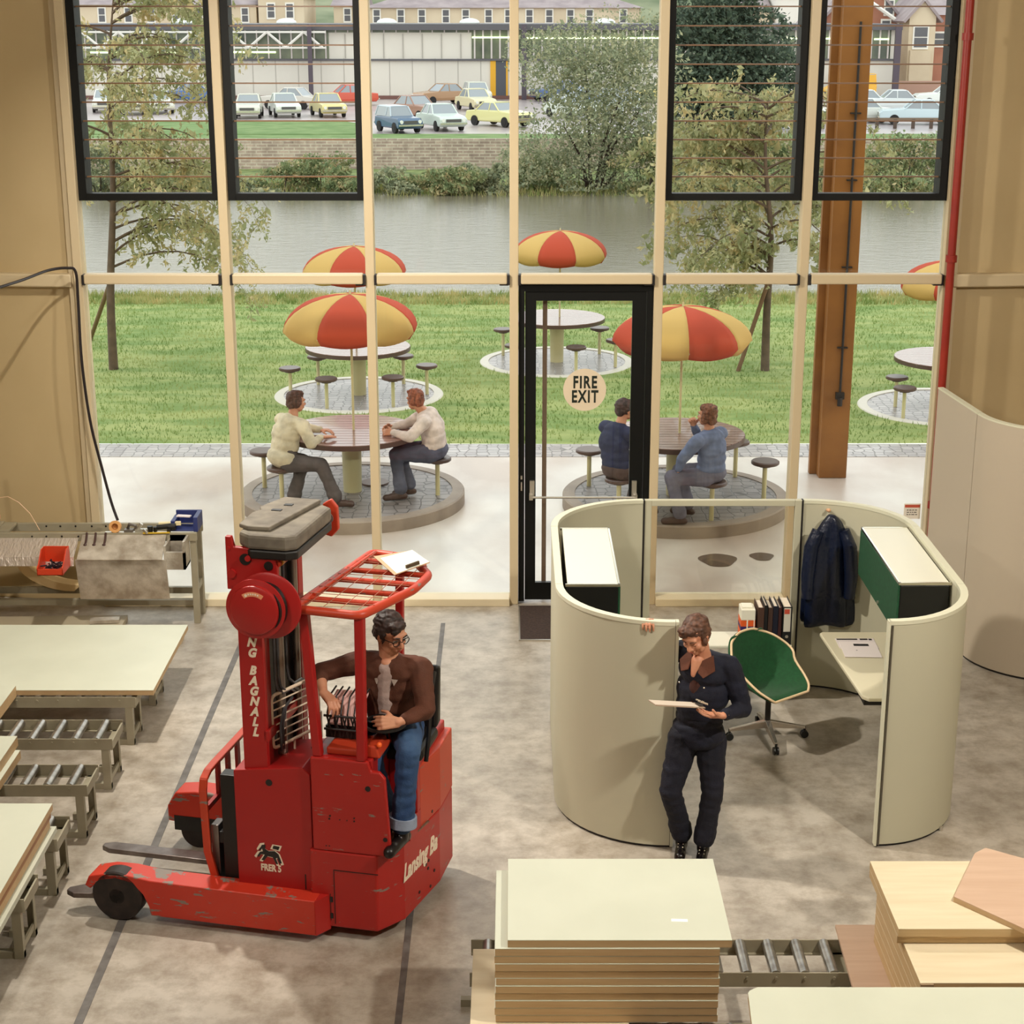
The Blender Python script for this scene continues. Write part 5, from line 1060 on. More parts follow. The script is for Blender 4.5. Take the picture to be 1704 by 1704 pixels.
# ------------------------------------------------------------------ workbench at the left rear
M_GALV = mat('galvanised_sheet', (206, 198, 184), 0.35, 0.35, rgb2=(158, 146, 130), scale=7, detail=8, bump=0.2, bscale=30)
WB = thing('workbench', 'grey steel workbench with galvanised trays in front of the left glazing', 'workbench', (-3.9, 14.7, 0))
fr = MB()
for y in (14.60, 14.90): fr.bb(-5.4, -2.86, y - 0.02, y + 0.02, 0.80, 0.875)
tp_ = fr.build('top_rail', M_FR, WB, smooth=0, bevel=0.003)
dots = MB()
for x in (-4.35, -4.22, -4.08, -3.93, -3.80): dots.cyl((x, 14.58, 0.845), (x, 14.577, 0.845), 0.009, n=8); dots.cyl((x + 0.05, 14.88, 0.85), (x + 0.05, 14.877, 0.85), 0.009, n=8)
dots.build('rail_holes', DRK, tp_)
for x in (-2.90, -4.95):
    for y in (14.62, 14.88): MB().bb(x - 0.028, x + 0.028, y - 0.025, y + 0.025, 0, 0.87).build('leg', M_FR, WB, smooth=0, bevel=0.003)
    MB().bb(x - 0.02, x + 0.02, 14.62, 14.88, 0.30, 0.36).build('cross_rail', M_FR, WB, smooth=0)
MB().bb(-5.2, -2.93, 14.70, 14.76, 0.14, 0.19).bb(-5.2, -2.93, 14.86, 14.9, 0.20, 0.26).build('lower_rail', M_FR, WB, smooth=0)
tr = MB(); tr.prism([(14.58, 0.85), (14.32, 0.70), (14.31, 0.71), (14.57, 0.865)], -3.89, -3.13, axis='x'); tr.build('sloping_tray', M_GALV, WB, smooth=0)
tr = MB(); tr.prism([(14.33, 0.70), (14.42, 0.30), (14.43, 0.30), (14.345, 0.70)], -3.91, -3.10, axis='x'); tr.build('front_apron', M_GALV, WB, smooth=0)
tr = MB(); tr.prism([(14.58, 0.83), (14.36, 0.72), (14.34, 0.64), (14.35, 0.64), (14.37, 0.715), (14.585, 0.82)], -5.0, -3.93, axis='x'); tr.build('foil_tray', mat('crumpled_foil', (214, 202, 190), 0.25, 0.5, bump=1.0, bscale=14, stretch=(3, 1, 1)), WB, smooth=0)
tr = MB(); tr.bb(-3.10, -2.93, 14.36, 14.40, 0.60, 0.76); tr.bb(-3.10, -2.93, 14.40, 14.60, 0.60, 0.62); tr.bb(-3.12, -3.10, 14.36, 14.6, 0.6, 0.82); tr.bb(-2.95, -2.93, 14.36, 14.6, 0.6, 0.86); tr.bb(-3.10, -2.95, 14.58, 14.6, 0.62, 0.86); tr.build('end_tray', M_GALV, WB, smooth=0)
for k, x in enumerate((-3.845, -3.765, -3.675)):
    o = MB().tube([(x, 14.56, 0.885), (x, 14.54, 0.86), (x + 0.004, 14.50, 0.835), (x, 14.47, 0.80)], 0.010, n=8).ell((x, 14.465, 0.795), (0.018, 0.014, 0.018)).build('hook_peg', mat('brown_rubber', (64, 36, 30), 0.5)); tag(o, ['leftmost', 'middle', 'rightmost'][k] + ' of the three small dark brown hooks on the tray lip of the workbench', 'hook', 'row of three hooks on the bench tray')
t = thing('parts_bin', 'orange red plastic parts bin holding dark bolts on the bench front', 'parts bin', (-4.075, 14.24, 0.635))
with local():
    M_BIN = mat('bin_orange_red', (206, 62, 30), 0.4); b = MB(); X, = (0.115,)
    b.bb(-X, X, -0.15, 0.12, 0.0, 0.01); b.bb(-X, X, -0.15, -0.14, 0.0, 0.06); b.bb(-X, X, 0.11, 0.12, 0.0, 0.19)
    for s_ in (-1, 1): b.prism([(-0.15, 0.0), (0.12, 0.0), (0.12, 0.19), (0.02, 0.19), (-0.10, 0.09), (-0.15, 0.07)], s_ * X - (0.01 if s_ > 0 else 0), s_ * X + (0 if s_ > 0 else 0.01), axis='x')
    b.build('tub', M_BIN, t, smooth=0, bevel=0.003); rb_ = random.Random(2)
t2 = MB()
for k in range(26):
    c_ = Vector((rb_.uniform(-0.075, 0.075), rb_.uniform(-0.11, 0.03), 0.03 + rb_.uniform(0, 0.045))); d_ = Vector((rb_.uniform(-1, 1), rb_.uniform(-1, 1), rb_.uniform(-0.3, 0.3))).normalized() * 0.03; t2.cyl(c_ - d_, c_ + d_, 0.007, n=6)
o = t2.build('bolts', mat('dark_bolts', (52, 46, 54), 0.4, 0.5)); o.location = (-4.075, 14.24, 0.635); tag(o, 'loose pile of dark bolts in the orange parts bin', 'bolts', kind='stuff')
# things lying on the bench
def small(name, mb, m, label, cat='tool', **k): return tag(mb.build(name, m, **k), label, cat)
small('tape_roll', MB().lathe([(0.03, -0.02), (0.055, -0.02), (0.055, 0.02), (0.03, 0.02), (0.03, -0.02)], c=(-3.60, 14.62, 0.925), n=28, M=Matrix.Rotation(R(75), 3, 'X').to_3x3()), mat('tape_tan', (214, 158, 96), 0.5), 'tan roll of tape standing on the workbench beside the black hose', 'tape roll')
small('clamp', MB().tube([(-3.50, 14.66, 0.89), (-3.47, 14.62, 0.95), (-3.41, 14.60, 0.94), (-3.42, 14.63, 0.89)], 0.014).bb(-3.52, -3.44, 14.6, 14.66, 0.875, 0.90), mat('tool_grey', (120, 112, 104), 0.4, 0.5), 'grey curved clamp next to the tape roll on the workbench', 'clamp')
small('air_stapler', MB().bb(-3.42, -3.30, 14.60, 14.64, 0.876, 0.905).cyl((-3.40, 14.62, 0.90), (-3.36, 14.62, 0.955), 0.018).cyl((-3.34, 14.60, 0.90), (-3.30, 14.55, 0.89), 0.012), M_ALU, 'silver hand stapler in the middle of the workbench clutter', 'stapler')
small('socket', MB().cyl((-3.285, 14.62, 0.876), (-3.285, 14.62, 0.93), 0.025).cyl((-3.24, 14.63, 0.876), (-3.24, 14.63, 0.92), 0.018), M_BLK, 'black round socket head on the workbench', 'socket')
small('drill', MB().cyl((-3.23, 14.66, 0.905), (-3.10, 14.66, 0.92), 0.024).cyl((-3.12, 14.66, 0.91), (-3.06, 14.66, 0.915), 0.03).bb(-3.13, -3.10, 14.60, 14.66, 0.876, 0.905), DRK, 'black drill lying near the right end of the workbench', 'drill')
small('yellow_rule', MB().box((-3.22, 14.575, 0.88), (0.24, 0.025, 0.008), R(4)), mat('rule_yellow', (206, 168, 44), 0.5), 'yellow rule lying along the front of the workbench', 'ruler', smooth=0)
small('wood_offcut', MB().box((-3.12, 14.70, 0.93), (0.20, 0.04, 0.03), R(8)), mat('offcut_cream', (232, 216, 170), 0.6), 'cream wood offcut lying across the right end of the workbench', 'offcut', smooth=0)
b_ = MB(); b_.bb(-3.10, -2.86, 14.90, 14.92, 0.86, 1.0); b_.bb(-2.90, -2.86, 14.66, 14.90, 0.86, 1.0); b_.bb(-3.11, -3.07, 14.68, 14.9, 0.86, 0.96); b_.bb(-3.1, -2.88, 14.68, 14.9, 0.86, 0.872)
small('blue_bin', b_, mat('bin_blue', (44, 54, 110), 0.4), 'blue plastic bin at the right end of the workbench', 'bin', smooth=0, bevel=0.006)
small('paper_strip', MB().box((-3.0, 14.76, 0.985), (0.13, 0.05, 0.01), R(-10)), WP, 'pale folded strip resting in the blue bin', 'paper strip', smooth=0)
# press at the left edge, curved wooden part and offcuts below the bench
t = thing('drill_press', 'grey steel press column at the left end of the workbench', 'press', (-4.72, 14.75, 0.87))
with local():
    MB().bb(-0.05, 0.05, -0.10, 0.10, 0.0, 0.04).bb(-0.10, 0.16, -0.14, 0.12, 0.0, 0.025).build('base', M_FR, t, smooth=0, bevel=0.004); MB().bb(-0.02, 0.03, -0.02, 0.03, 0.04, 0.55).build('column', mat('column_grey', (150, 146, 134), 0.4), t, smooth=0, bevel=0.004)
    MB().bb(-0.06, 0.03, -0.06, 0.02, 0.06, 0.14).build('vice', DRK, t, smooth=0); MB().cyl((0.02, -0.03, 0.12), (0.05, -0.03, 0.12), 0.02).build('knob', mat('knob_peach', (220, 160, 130), 0.4), t)
o = MB().tube([(-4.66, 14.72, 1.17), (-4.58, 14.72, 1.18), (-4.48, 14.70, 1.13), (-4.38, 14.68, 1.03), (-4.30, 14.66, 0.88)], 0.004, n=6).build('air_line', mat('peach_line', (222, 186, 150), 0.4)); tag(o, 'thin peach coloured air line curving down onto the bench', 'air line')
cw = MB(); ptsA = [(-4.62 + 0.55 * (1 - math.cos(R(a))), 0.62 - 0.38 * math.sin(R(a))) for a in range(0, 91, 9)]; ptsB = [(p_[0] + 0.07, p_[1] + 0.06) for p_ in reversed(ptsA)]
cw.prism(ptsA + ptsB, 14.80, 14.95, axis='y'); o = cw.build('curved_panel_offcut', mat('bent_ply', (224, 196, 146), 0.5), smooth=30, bevel=0.003); tag(o, 'bent cream plywood strip leaning below the workbench', 'curved strip')
small('scrap_board', MB().box((-4.2, 14.5, 0.03), (1.3, 0.3, 0.05), R(2)), mat('scrap_grey', (168, 156, 132), 0.6), 'greyish scrap board on the floor under the workbench', 'scrap board', smooth=0)
small('scrap_metal', MB().box((-3.72, 14.48, 0.075), (0.26, 0.10, 0.03), R(8)), M_GALV, 'short piece of scrap metal lying under the bench apron', 'scrap metal', smooth=0)
small('long_plank', MB().box((-4.0, 14.13, 0.02), (2.1, 0.16, 0.04), R(0.5)), mat('plank_tan', (206, 182, 148), 0.6), 'long tan plank on the floor between the workbench and the big pale board', 'plank', smooth=0)
# black hose looping over the ledge and down to the bench
hp = [at(x, y, Y) for x, y, Y in ((-40, 492, 13.6), (0, 478, 13.9), (40, 465, 14.3), (80, 450, 14.7), (112, 446, 14.9), (126, 453, 14.95), (130, 500, 14.95), (136, 600, 14.9), (150, 700, 14.85), (170, 780, 14.8), (185, 835, 14.75), (196, 866, 14.7))]
def smooth_path(p, n=6):
    out = []
    for i in range(len(p) - 1):
        p0, p1, p2, p3 = p[max(i - 1, 0)], p[i], p[i + 1], p[min(i + 2, len(p) - 1)]
        for k in range(n):
            t_ = k / n; out.append(0.5 * ((2 * p1) + (p2 - p0) * t_ + (2 * p0 - 5 * p1 + 4 * p2 - p3) * t_ ** 2 + (3 * p1 - p0 - 3 * p2 + p3) * t_ ** 3))
    return out + [p[-1]]
o = MB().tube(smooth_path(hp), 0.013, n=8).build('black_hose', mat('hose_black', (30, 20, 22), 0.4)); tag(o, 'black hose looping over the left wall ledge and down to the workbench', 'hose')
# ------------------------------------------------------------------ people
V = Vector
def fused(name, mb, m, parent, voxel=0.008, smooth=4, wrinkle=0.0, wscale=9.0, seed=0, fac=0.5):
    """one continuous skin around overlapping forms"""
    o = mb.build(name, m, None, smooth=0)
    def mods(o):
        r = o.modifiers.new('r', 'REMESH'); r.mode = 'VOXEL'; r.voxel_size = voxel; r.use_smooth_shade = True
        s = o.modifiers.new('s', 'SMOOTH'); s.factor = fac; s.iterations = smooth
    baked(o, mods)
    me = o.data; me.materials.clear(); me.materials.append(m)
    if wrinkle:
        n = len(me.vertices); co = np.empty(n * 3); no = np.empty(n * 3); me.vertices.foreach_get('co', co); me.vertices.foreach_get('normal', no)
        co = co.reshape(-1, 3); no = no.reshape(-1, 3)
        d = np.array([noise.noise(V((c[0] * wscale + seed, c[1] * wscale, c[2] * wscale * 2.2))) + 0.5 * noise.noise(V((c[0] * wscale * 2.3, c[1] * wscale * 2.3 + seed, c[2] * wscale * 3))) for c in co])
        co = co + no * (d * wrinkle)[:, None]; me.vertices.foreach_set('co', co.ravel())
    me.polygons.foreach_set('use_smooth', [True] * len(me.polygons)); me.update()
    o.parent = parent; o.matrix_local = world_of(parent).inverted()
    return o
SKIN = mat('skin', (206, 148, 116), 0.5, rgb2=(196, 132, 102), scale=12); SKIN_M = SKIN
def hframe(F, U=V((0, 0, 1))):
    F = V(F).normalized(); S = F.cross(V(U)).normalized(); U = S.cross(F); return Matrix((S, F, U)).transposed()   # columns: right, forward, up
def head_prims(mb, C, M, k=1.0):
    def q(p): return C + M @ (V(p) * k)
    def E_(p, r): mb.ell(q(p), tuple(x * k for x in r), M, 18, 12)
    E_((0, -0.014, 0.032), (0.075, 0.093, 0.086)); E_((0, 0.020, -0.025), (0.061, 0.070, 0.082)); E_((0, 0.040, -0.082), (0.040, 0.042, 0.030)); E_((0, 0.0, -0.06), (0.055, 0.062, 0.045))
    mb.cap(q((0, 0.083, 0.012)), q((0, 0.106, -0.026)), 0.010 * k, 0.0145 * k); mb.cap(q((-0.014, 0.096, -0.032)), q((0.014, 0.096, -0.032)), 0.009 * k)
    mb.cap(q((-0.036, 0.074, 0.026)), q((0.036, 0.074, 0.026)), 0.016 * k); mb.cap(q((-0.019, 0.086, -0.056)), q((0.019, 0.086, -0.056)), 0.009 * k); mb.cap(q((-0.014, 0.084, -0.067)), q((0.014, 0.084, -0.067)), 0.009 * k)
    for s in (-1, 1):
        E_((s * 0.038, 0.060, -0.026), (0.024, 0.024, 0.024)); E_((s * 0.076, -0.004, -0.010), (0.010, 0.020, 0.032)); E_((s * 0.046, 0.03, -0.062), (0.018, 0.035, 0.028))
def face_bits(par, C, M, k, hairm, glasses=False, closed=False, moustache=False, beard=False):
    def q(p): return C + M @ (V(p) * k)
    e = MB(); 
    for s in (-1, 1): e.ell(q((s * 0.030, 0.0745, 0.000)), ((0.0125 if not closed else 0.0105) * k,) * 3, None, 14, 10)
    ew = e.build('eyes', mat('eye_white', (226, 214, 200), 0.3) if not closed else SKIN, par, smooth=80)
    p = MB()
    if not closed:
        for s in (-1, 1): p.ell(q((s * 0.030, 0.0835, -0.002)), (0.0055 * k,) * 3, None, 10, 8)
    for s in (-1, 1): p.tube([q((s * 0.018, 0.086, 0.006 - (0.008 if closed else 0))), q((s * 0.031, 0.088, 0.0075 - (0.012 if closed else 0))), q((s * 0.043, 0.081, 0.003 - (0.008 if closed else 0)))], (0.0022 if not closed else 0.0014) * k, n=6)
    p.build('irises_and_lids', mat('iris_dark', (40, 26, 20), 0.3), ew, smooth=60)
    b = MB()
    for s in (-1, 1): b.tube([q((s * 0.014, 0.093, 0.024)), q((s * 0.032, 0.092, 0.031)), q((s * 0.050, 0.078, 0.027))], [0.004 * k, 0.005 * k, 0.003 * k], n=6)
    b.build('eyebrows', hairm, par, smooth=60)
    MB().tube([q((-0.022, 0.0885, -0.0615)), q((0, 0.0955, -0.0605)), q((0.022, 0.0885, -0.0615))], [0.003 * k, 0.0055 * k, 0.003 * k], n=8).build('lips', mat('lips', (170, 92, 80), 0.5), par, smooth=60)
    if glasses:
        g = MB()
        for s in (-1, 1):
            g.tube([q((s * 0.033 + 0.025 * math.cos(a), 0.100 - 0.006 * abs(math.cos(a)), 0.001 + 0.020 * math.sin(a))) for a in [2 * math.pi * i / 16 for i in range(16)]], 0.0028 * k, n=6, closed=True)
            g.tube([q((s * 0.058, 0.094, 0.006)), q((s * 0.080, 0.03, 0.004)), q((s * 0.083, -0.02, -0.002))], 0.0028 * k, n=6)
        g.tube([q((-0.008, 0.102, 0.005)), q((0.008, 0.102, 0.005))], 0.0025 * k, n=6); g.build('glasses', mat('black_spectacles', (20, 16, 14), 0.3), par, smooth=60)
def hair_mesh(par, C, M, k, m, style, seed=0, voxel=0.007):
    def q(p): return C + M @ (V(p) * k)
    h = MB()
    def E_(p, r): h.ell(q(p), tuple(x * k for x in r), M, 18, 12)
    E_((0, -0.026, 0.050), (0.084, 0.096, 0.080)); E_((0, -0.060, 0.0), (0.076, 0.054, 0.075))
    for s in (-1, 1): E_((s * 0.066, -0.022, 0.018), (0.022, 0.048, 0.060)); E_((s * 0.073, 0.022, 0.0), (0.009, 0.014, 0.040) if style != 'sideburns' else (0.011, 0.018, 0.060))
    if style in ('fringe', 'sideburns'): E_((0.012, 0.052, 0.085), (0.062, 0.036, 0.028)); E_((0.032, 0.070, 0.068), (0.036, 0.020, 0.022))
    if style == 'long': E_((0, -0.062, -0.045), (0.074, 0.046, 0.065)); E_((0, 0.03, 0.085), (0.070, 0.05, 0.035)); [E_((s * 0.070, -0.012, -0.03), (0.024, 0.046, 0.055)) for s in (-1, 1)]
    if style == 'curly': E_((0, 0.02, 0.09), (0.070, 0.06, 0.036)); E_((0, -0.06, -0.03), (0.07, 0.05, 0.055)); [E_((s * 0.068, -0.02, -0.01), (0.026, 0.05, 0.055)) for s in (-1, 1)]
    return fused('hair', h, m, par, voxel, 2, 0.010 if style in ('curly', 'long') else 0.008, 26, seed)
def hand(mb, W, D, N, T, curl=(0.3, 0.45, 0.35), k=1.0, thumb_in=0.3, spread=0.05):
    """W wrist, D finger direction, N direction the palm faces, T thumb side"""
    D = V(D).normalized(); T = V(T); T = (T - D * T.dot(D)).normalized(); Np = D.cross(T); Np = Np if Np.dot(V(N)) > 0 else -Np; W = V(W)
    for t_, L_ in ((-0.030, 0.082), (-0.010, 0.088), (0.011, 0.090), (0.030, 0.086)):
        mb.cap(W + T * t_ * 0.5 * k, W + (D * L_ + T * t_) * k, 0.0155 * k, 0.0125 * k)
    mb.cap(W + T * 0.012 * k, W + (D * 0.055 + T * 0.036 + Np * 0.006) * k, 0.019 * k, 0.014 * k)
    for i, (t_, L_, sc_) in enumerate(((0.033, 0.086, 0.94), (0.011, 0.091, 1.03), (-0.011, 0.088, 0.97), (-0.032, 0.080, 0.80))):
        p = W + (D * L_ + T * t_) * k; d = (D + T * spread * (1.2 - i)).normalized(); a = 0.0
        for seg, r0, r1, c in ((0.042, 0.0098, 0.0088, curl[0]), (0.026, 0.0088, 0.0080, curl[1]), (0.021, 0.0080, 0.0070, curl[2])):
            a += c; dd = d * math.cos(a) + Np * math.sin(a); p2 = p + dd * seg * sc_ * k; mb.cap(p, p2, r0 * k, r1 * k, 10); p = p2
    p = W + (D * 0.030 + T * 0.030 + Np * 0.008) * k; d = (D * 0.62 + T * 0.72 + Np * thumb_in * 0.6).normalized(); p2 = p + d * 0.042 * k; mb.cap(p, p2, 0.0125 * k, 0.0105 * k, 10)
    d2 = (D * 0.88 + T * (0.42 - thumb_in * 0.5) + Np * thumb_in * 1.2).normalized(); mb.cap(p2, p2 + d2 * 0.032 * k, 0.0105 * k, 0.0088 * k, 10)
def shoe(par, ank, toe, m, k=1.0, name='shoe'):
    a = V(ank); t = V(toe); d = V((t.x - a.x, t.y - a.y, 0)).normalized(); z0 = min(t.z, a.z); s = MB(); base = t.z
    heel = V((a.x, a.y, base)) - d * 0.045
    L_ = 0.27 * k; s.cap(heel + V((0, 0, 0.012)), heel + d * L_ * 0.8 + V((0, 0, 0.004)), 0.036 * k, 0.038 * k); s.cap(heel + d * 0.02 + V((0, 0, 0.02)), heel + d * L_ * 0.55 + V((0, 0, 0.018)), 0.04 * k, 0.036 * k); s.cap(a + V((0, 0, 0.02)), heel + d * 0.06 + V((0, 0, 0.03)), 0.042 * k, 0.044 * k)
    o = fused(name, s, m, par, 0.007, 3)
    me = o.data; n = len(me.vertices); co = np.empty(n * 3); me.vertices.foreach_get('co', co); co = co.reshape(-1, 3); co[:, 2] = np.maximum(co[:, 2], base - 0.028); me.vertices.foreach_set('co', co.ravel()); me.update(); return o
def person(label, J, col, hair, hstyle, hk=1.0, face=None, vox=0.008, seed=1, extra=None, gilet=None, flare=0.0, group=None, hands=None, cuffs=None, tuck=0.0, bulk=1.0):
    """J: joints in world space"""
    J = {k: V(v) if not isinstance(v, (int, float)) else v for k, v in J.items()}
    P = thing('person', label, 'person', (J['pelvis'].x, J['pelvis'].y, J.get('floor', 0.0)), group=group)
    hm = mat(hair[0], hair[1], 0.6, rgb2=tuple(min(255, int(c * 1.5) + 8) for c in hair[1]), scale=40, stretch=(1, 1, 0.3))
    M = hframe(J['face'], J.get('up', V((0, 0, 1)))); C = J['head']
    sdir = (J['shR'] - J['shL']).normalized(); spine = (J['neck'] - J['pelvis']).normalized(); fwd = spine.cross(sdir); fwd = fwd if fwd.dot(V(J['front'])) > 0 else -fwd; fwd.normalize()
    TM = Matrix((sdir, fwd, sdir.cross(fwd))).transposed()
    # --- skin: head, neck, hidden core, forearms, hands
    s = MB(); head_prims(s, C, M, hk)
    nk = J['neck']; s.cap(C + M @ V((0, -0.022, -0.06)), nk - spine * 0.01, 0.052 * hk, 0.058); s.cap(nk, nk - spine * 0.10, 0.06, 0.08)
    s.cap(nk - spine * 0.08, J['chest'], 0.08, 0.09); s.cap(J['chest'], J['pelvis'], 0.09, 0.09)
    for X in 'LR':
        sh, el, wr = J['sh' + X], J['el' + X], J['wr' + X]; s.cap(J['chest'] * 0.4 + nk * 0.6, sh, 0.04, 0.035); s.cap(sh, el, 0.037, 0.033); s.cap(el, el * 0.45 + wr * 0.55, 0.036, 0.034); s.cap(el * 0.45 + wr * 0.55, wr, 0.033, 0.025)
        hp_, kn, an = J['hip' + X], J['kn' + X], J['an' + X]; s.cap(J['pelvis'], hp_, 0.07, 0.06); s.cap(hp_, kn, 0.06, 0.045); s.cap(kn, an, 0.042, 0.032)
        hd = (hands or {}).get(X)
        if hd: hand(s, wr, hd['D'], hd['N'], hd['T'], hd.get('curl', (0.3, 0.45, 0.35)), hd.get('k', 1.0), hd.get('ti', 0.3))
        else: hand(s, wr, wr - el, V((0, 0, -1)), fwd, k=0.95)
    body = fused('body', s, SKIN_M, P, 0.0052 if vox < 0.0085 else 0.0062, 3, fac=0.4)
    if face is not None: face_bits(body, C, M, hk, hm, **face)
    hair_mesh(P, C, M, hk, hm, hstyle, seed, 0.006 if vox < 0.0085 else 0.008)
    # --- trousers
    tr = MB(); pel = J['pelvis']; tr.ell(pel, (0.165 * bulk, 0.125 * bulk, 0.115), TM, 20, 12); tr.ell(pel + spine * 0.09, (0.15 * bulk, 0.11 * bulk, 0.09), TM, 20, 12)
    for X in 'LR':
        hp_, kn, an = J['hip' + X], J['kn' + X], J['an' + X]; tr.cap(hp_, hp_ * 0.35 + kn * 0.65, 0.098 * bulk, 0.078 * bulk); tr.cap(hp_ * 0.35 + kn * 0.65, kn, 0.078 * bulk, 0.066 * bulk); tr.cap(kn, kn * 0.5 + an * 0.5, 0.067 * bulk, 0.062 + flare * 0.3); tr.cap(kn * 0.5 + an * 0.5, an + (kn - an).normalized() * 0.02, 0.062 + flare * 0.3, 0.056 + flare)
    fused('trousers', tr, col['trousers'], P, vox, 5, 0.007, 10, seed)
    for X in 'LR': shoe(P, J['an' + X], J['to' + X], col['shoes'])
    # --- top garment
    tp = MB(); ch = J['chest']
    tp.ell(ch, (0.168 * bulk, 0.122 * bulk, 0.17), TM, 22, 14); tp.ell(ch + (nk - ch) * 0.55, (0.155 * bulk, 0.105 * bulk, 0.11), TM, 22, 14); tp.ell(ch * 0.5 + pel * 0.5 + spine * 0.02, (0.158 * bulk, 0.122 * bulk, 0.15), TM, 22, 14); tp.ell(pel + spine * (0.07 + tuck), ((0.162 if tuck == 0 else 0.185 if tuck > -0.08 else 0.166) * bulk, (0.13 if tuck == 0 else 0.155 if tuck > -0.08 else 0.137) * bulk, 0.10 if tuck == 0 else 0.12), TM, 22, 14)
    if J.get('hump'): tp.ell(ch + (nk - ch) * 0.4 - fwd * J['hump'], (0.13, 0.10, 0.15), TM)
    tp.cap(J['shL'] * 0.88 + J['shR'] * 0.12, J['shR'] * 0.88 + J['shL'] * 0.12, 0.072 * bulk); tp.cap(nk - spine * 0.055, J['shL'] * 0.7 + nk * 0.3 - spine * 0.01, 0.055, 0.06); tp.cap(nk - spine * 0.055, J['shR'] * 0.7 + nk * 0.3 - spine * 0.01, 0.055, 0.06)
    for X in 'LR':
        sh, el, wr = J['sh' + X], J['el' + X], J['wr' + X]; cf = (cuffs or {}).get(X, 0.95); ce = el + (wr - el) * cf
        tp.cap(sh, sh * 0.5 + el * 0.5, 0.070 * bulk, 0.060 * bulk); tp.cap(sh * 0.5 + el * 0.5, el, 0.060 * bulk, 0.053 * bulk); tp.cap(el, ce, 0.052 * bulk, 0.041)
    top = fused(col.get('topname', 'jacket'), tp, col['top'], P, vox, 5, 0.008, 9, seed + 3)
    if extra: extra(P, J, M, TM, fwd, sdir, spine, top, C)
    return P
def m_(n, c, r=0.85, **k): return mat(n, c, r, rgb2=tuple(int(x * 0.86) for x in c), scale=9, bump=0.15, bscale=120, **k)
# man in the cream sweater
W_ = lambda px, py, Y: at(px, py, Y)
def sweater_extra(P, J, M, TM, fwd, sdir, spine, top, C):
    pass
person('person in a cream sweater and grey flares sitting back turned at the near left table',
    dict(floor=0.13, pelvis=(-2.53, 18.06, 0.66), chest=(-2.50, 18.12, 0.93), neck=(-2.42, 18.16, 1.13), head=(-2.385, 18.20, 1.275), face=(0.85, 0.52, -0.12), front=(0.8, 0.6, 0), hump=0.03,
         shR=(-2.30, 18.02, 1.04), shL=(-2.57, 18.30, 1.05), elR=(-2.20, 17.93, 0.86), elL=(-2.38, 18.46, 0.92), wrR=(-2.11, 18.10, 0.895), wrL=(-2.15, 18.42, 0.90),
         hipR=(-2.46, 17.99, 0.63), hipL=(-2.57, 18.14, 0.63), knR=(-2.10, 17.92, 0.63), knL=(-2.33, 18.20, 0.60), anR=(-1.95, 17.92, 0.25), anL=(-2.42, 17.98, 0.25), toR=(-1.78, 17.94, 0.17), toL=(-2.32, 17.90, 0.17)),
    dict(top=m_('cream_knit', (222, 208, 178)), trousers=m_('grey_trousers', (88, 78, 76)), shoes=mat('brown_shoe', (70, 46, 36), 0.5), topname='sweater'), ('hair_dark_brown', (58, 34, 24)), 'curly', face={}, vox=0.010, seed=1, flare=0.028, tuck=-0.06,
    hands={'R': dict(D=(0.9, 0.45, 0), N=(0, 0, -1), T=(-0.3, 0.9, 0), curl=(0.1, 0.15, 0.1)), 'L': dict(D=(0.95, -0.2, 0), N=(0, 0, -1), T=(-0.2, -0.9, 0), curl=(0.3, 0.5, 0.3))}, group=None, bulk=1.16)
person('person with ginger hair in a white shirt and jeans sitting side on and looking away',
    dict(floor=0.13, pelvis=(-0.86, 18.46, 0.66), chest=(-0.90, 18.44, 0.94), neck=(-1.00, 18.42, 1.12), head=(-1.085, 18.43, 1.245), face=(-0.72, 0.66, -0.18), front=(-1, 0, 0), hump=0.04,
         shL=(-0.98, 18.22, 1.03), shR=(-0.97, 18.64, 1.04), elL=(-1.13, 18.14, 0.88), elR=(-1.20, 18.70, 0.90), wrL=(-1.33, 18.30, 0.895), wrR=(-1.36, 18.56, 0.90),
         hipL=(-0.90, 18.36, 0.64), hipR=(-0.90, 18.56, 0.64), knL=(-1.31, 18.32, 0.64), knR=(-1.28, 18.52, 0.64), anL=(-1.25, 18.22, 0.25), anR=(-1.16, 18.42, 0.25), toL=(-1.42, 18.18, 0.17), toR=(-1.3, 18.38, 0.17)),
    dict(top=m_('white_pink_shirt', (232, 214, 204)), trousers=m_('faded_jeans_grey', (92, 96, 116)), shoes=mat('brown_shoe', (0, 0, 0)), topname='shirt'), ('hair_ginger', (104, 58, 40)), 'curly', face={}, vox=0.010, seed=4, flare=0.022,
    hands={'L': dict(D=(-0.9, 0.3, 0), N=(0, 0.3, -1), T=(0, 0.5, 0.8), curl=(0.5, 0.6, 0.4)), 'R': dict(D=(-0.8, -0.5, 0), N=(0, -0.4, -1), T=(0, -0.4, 0.8), curl=(0.5, 0.6, 0.4))}, bulk=1.16)
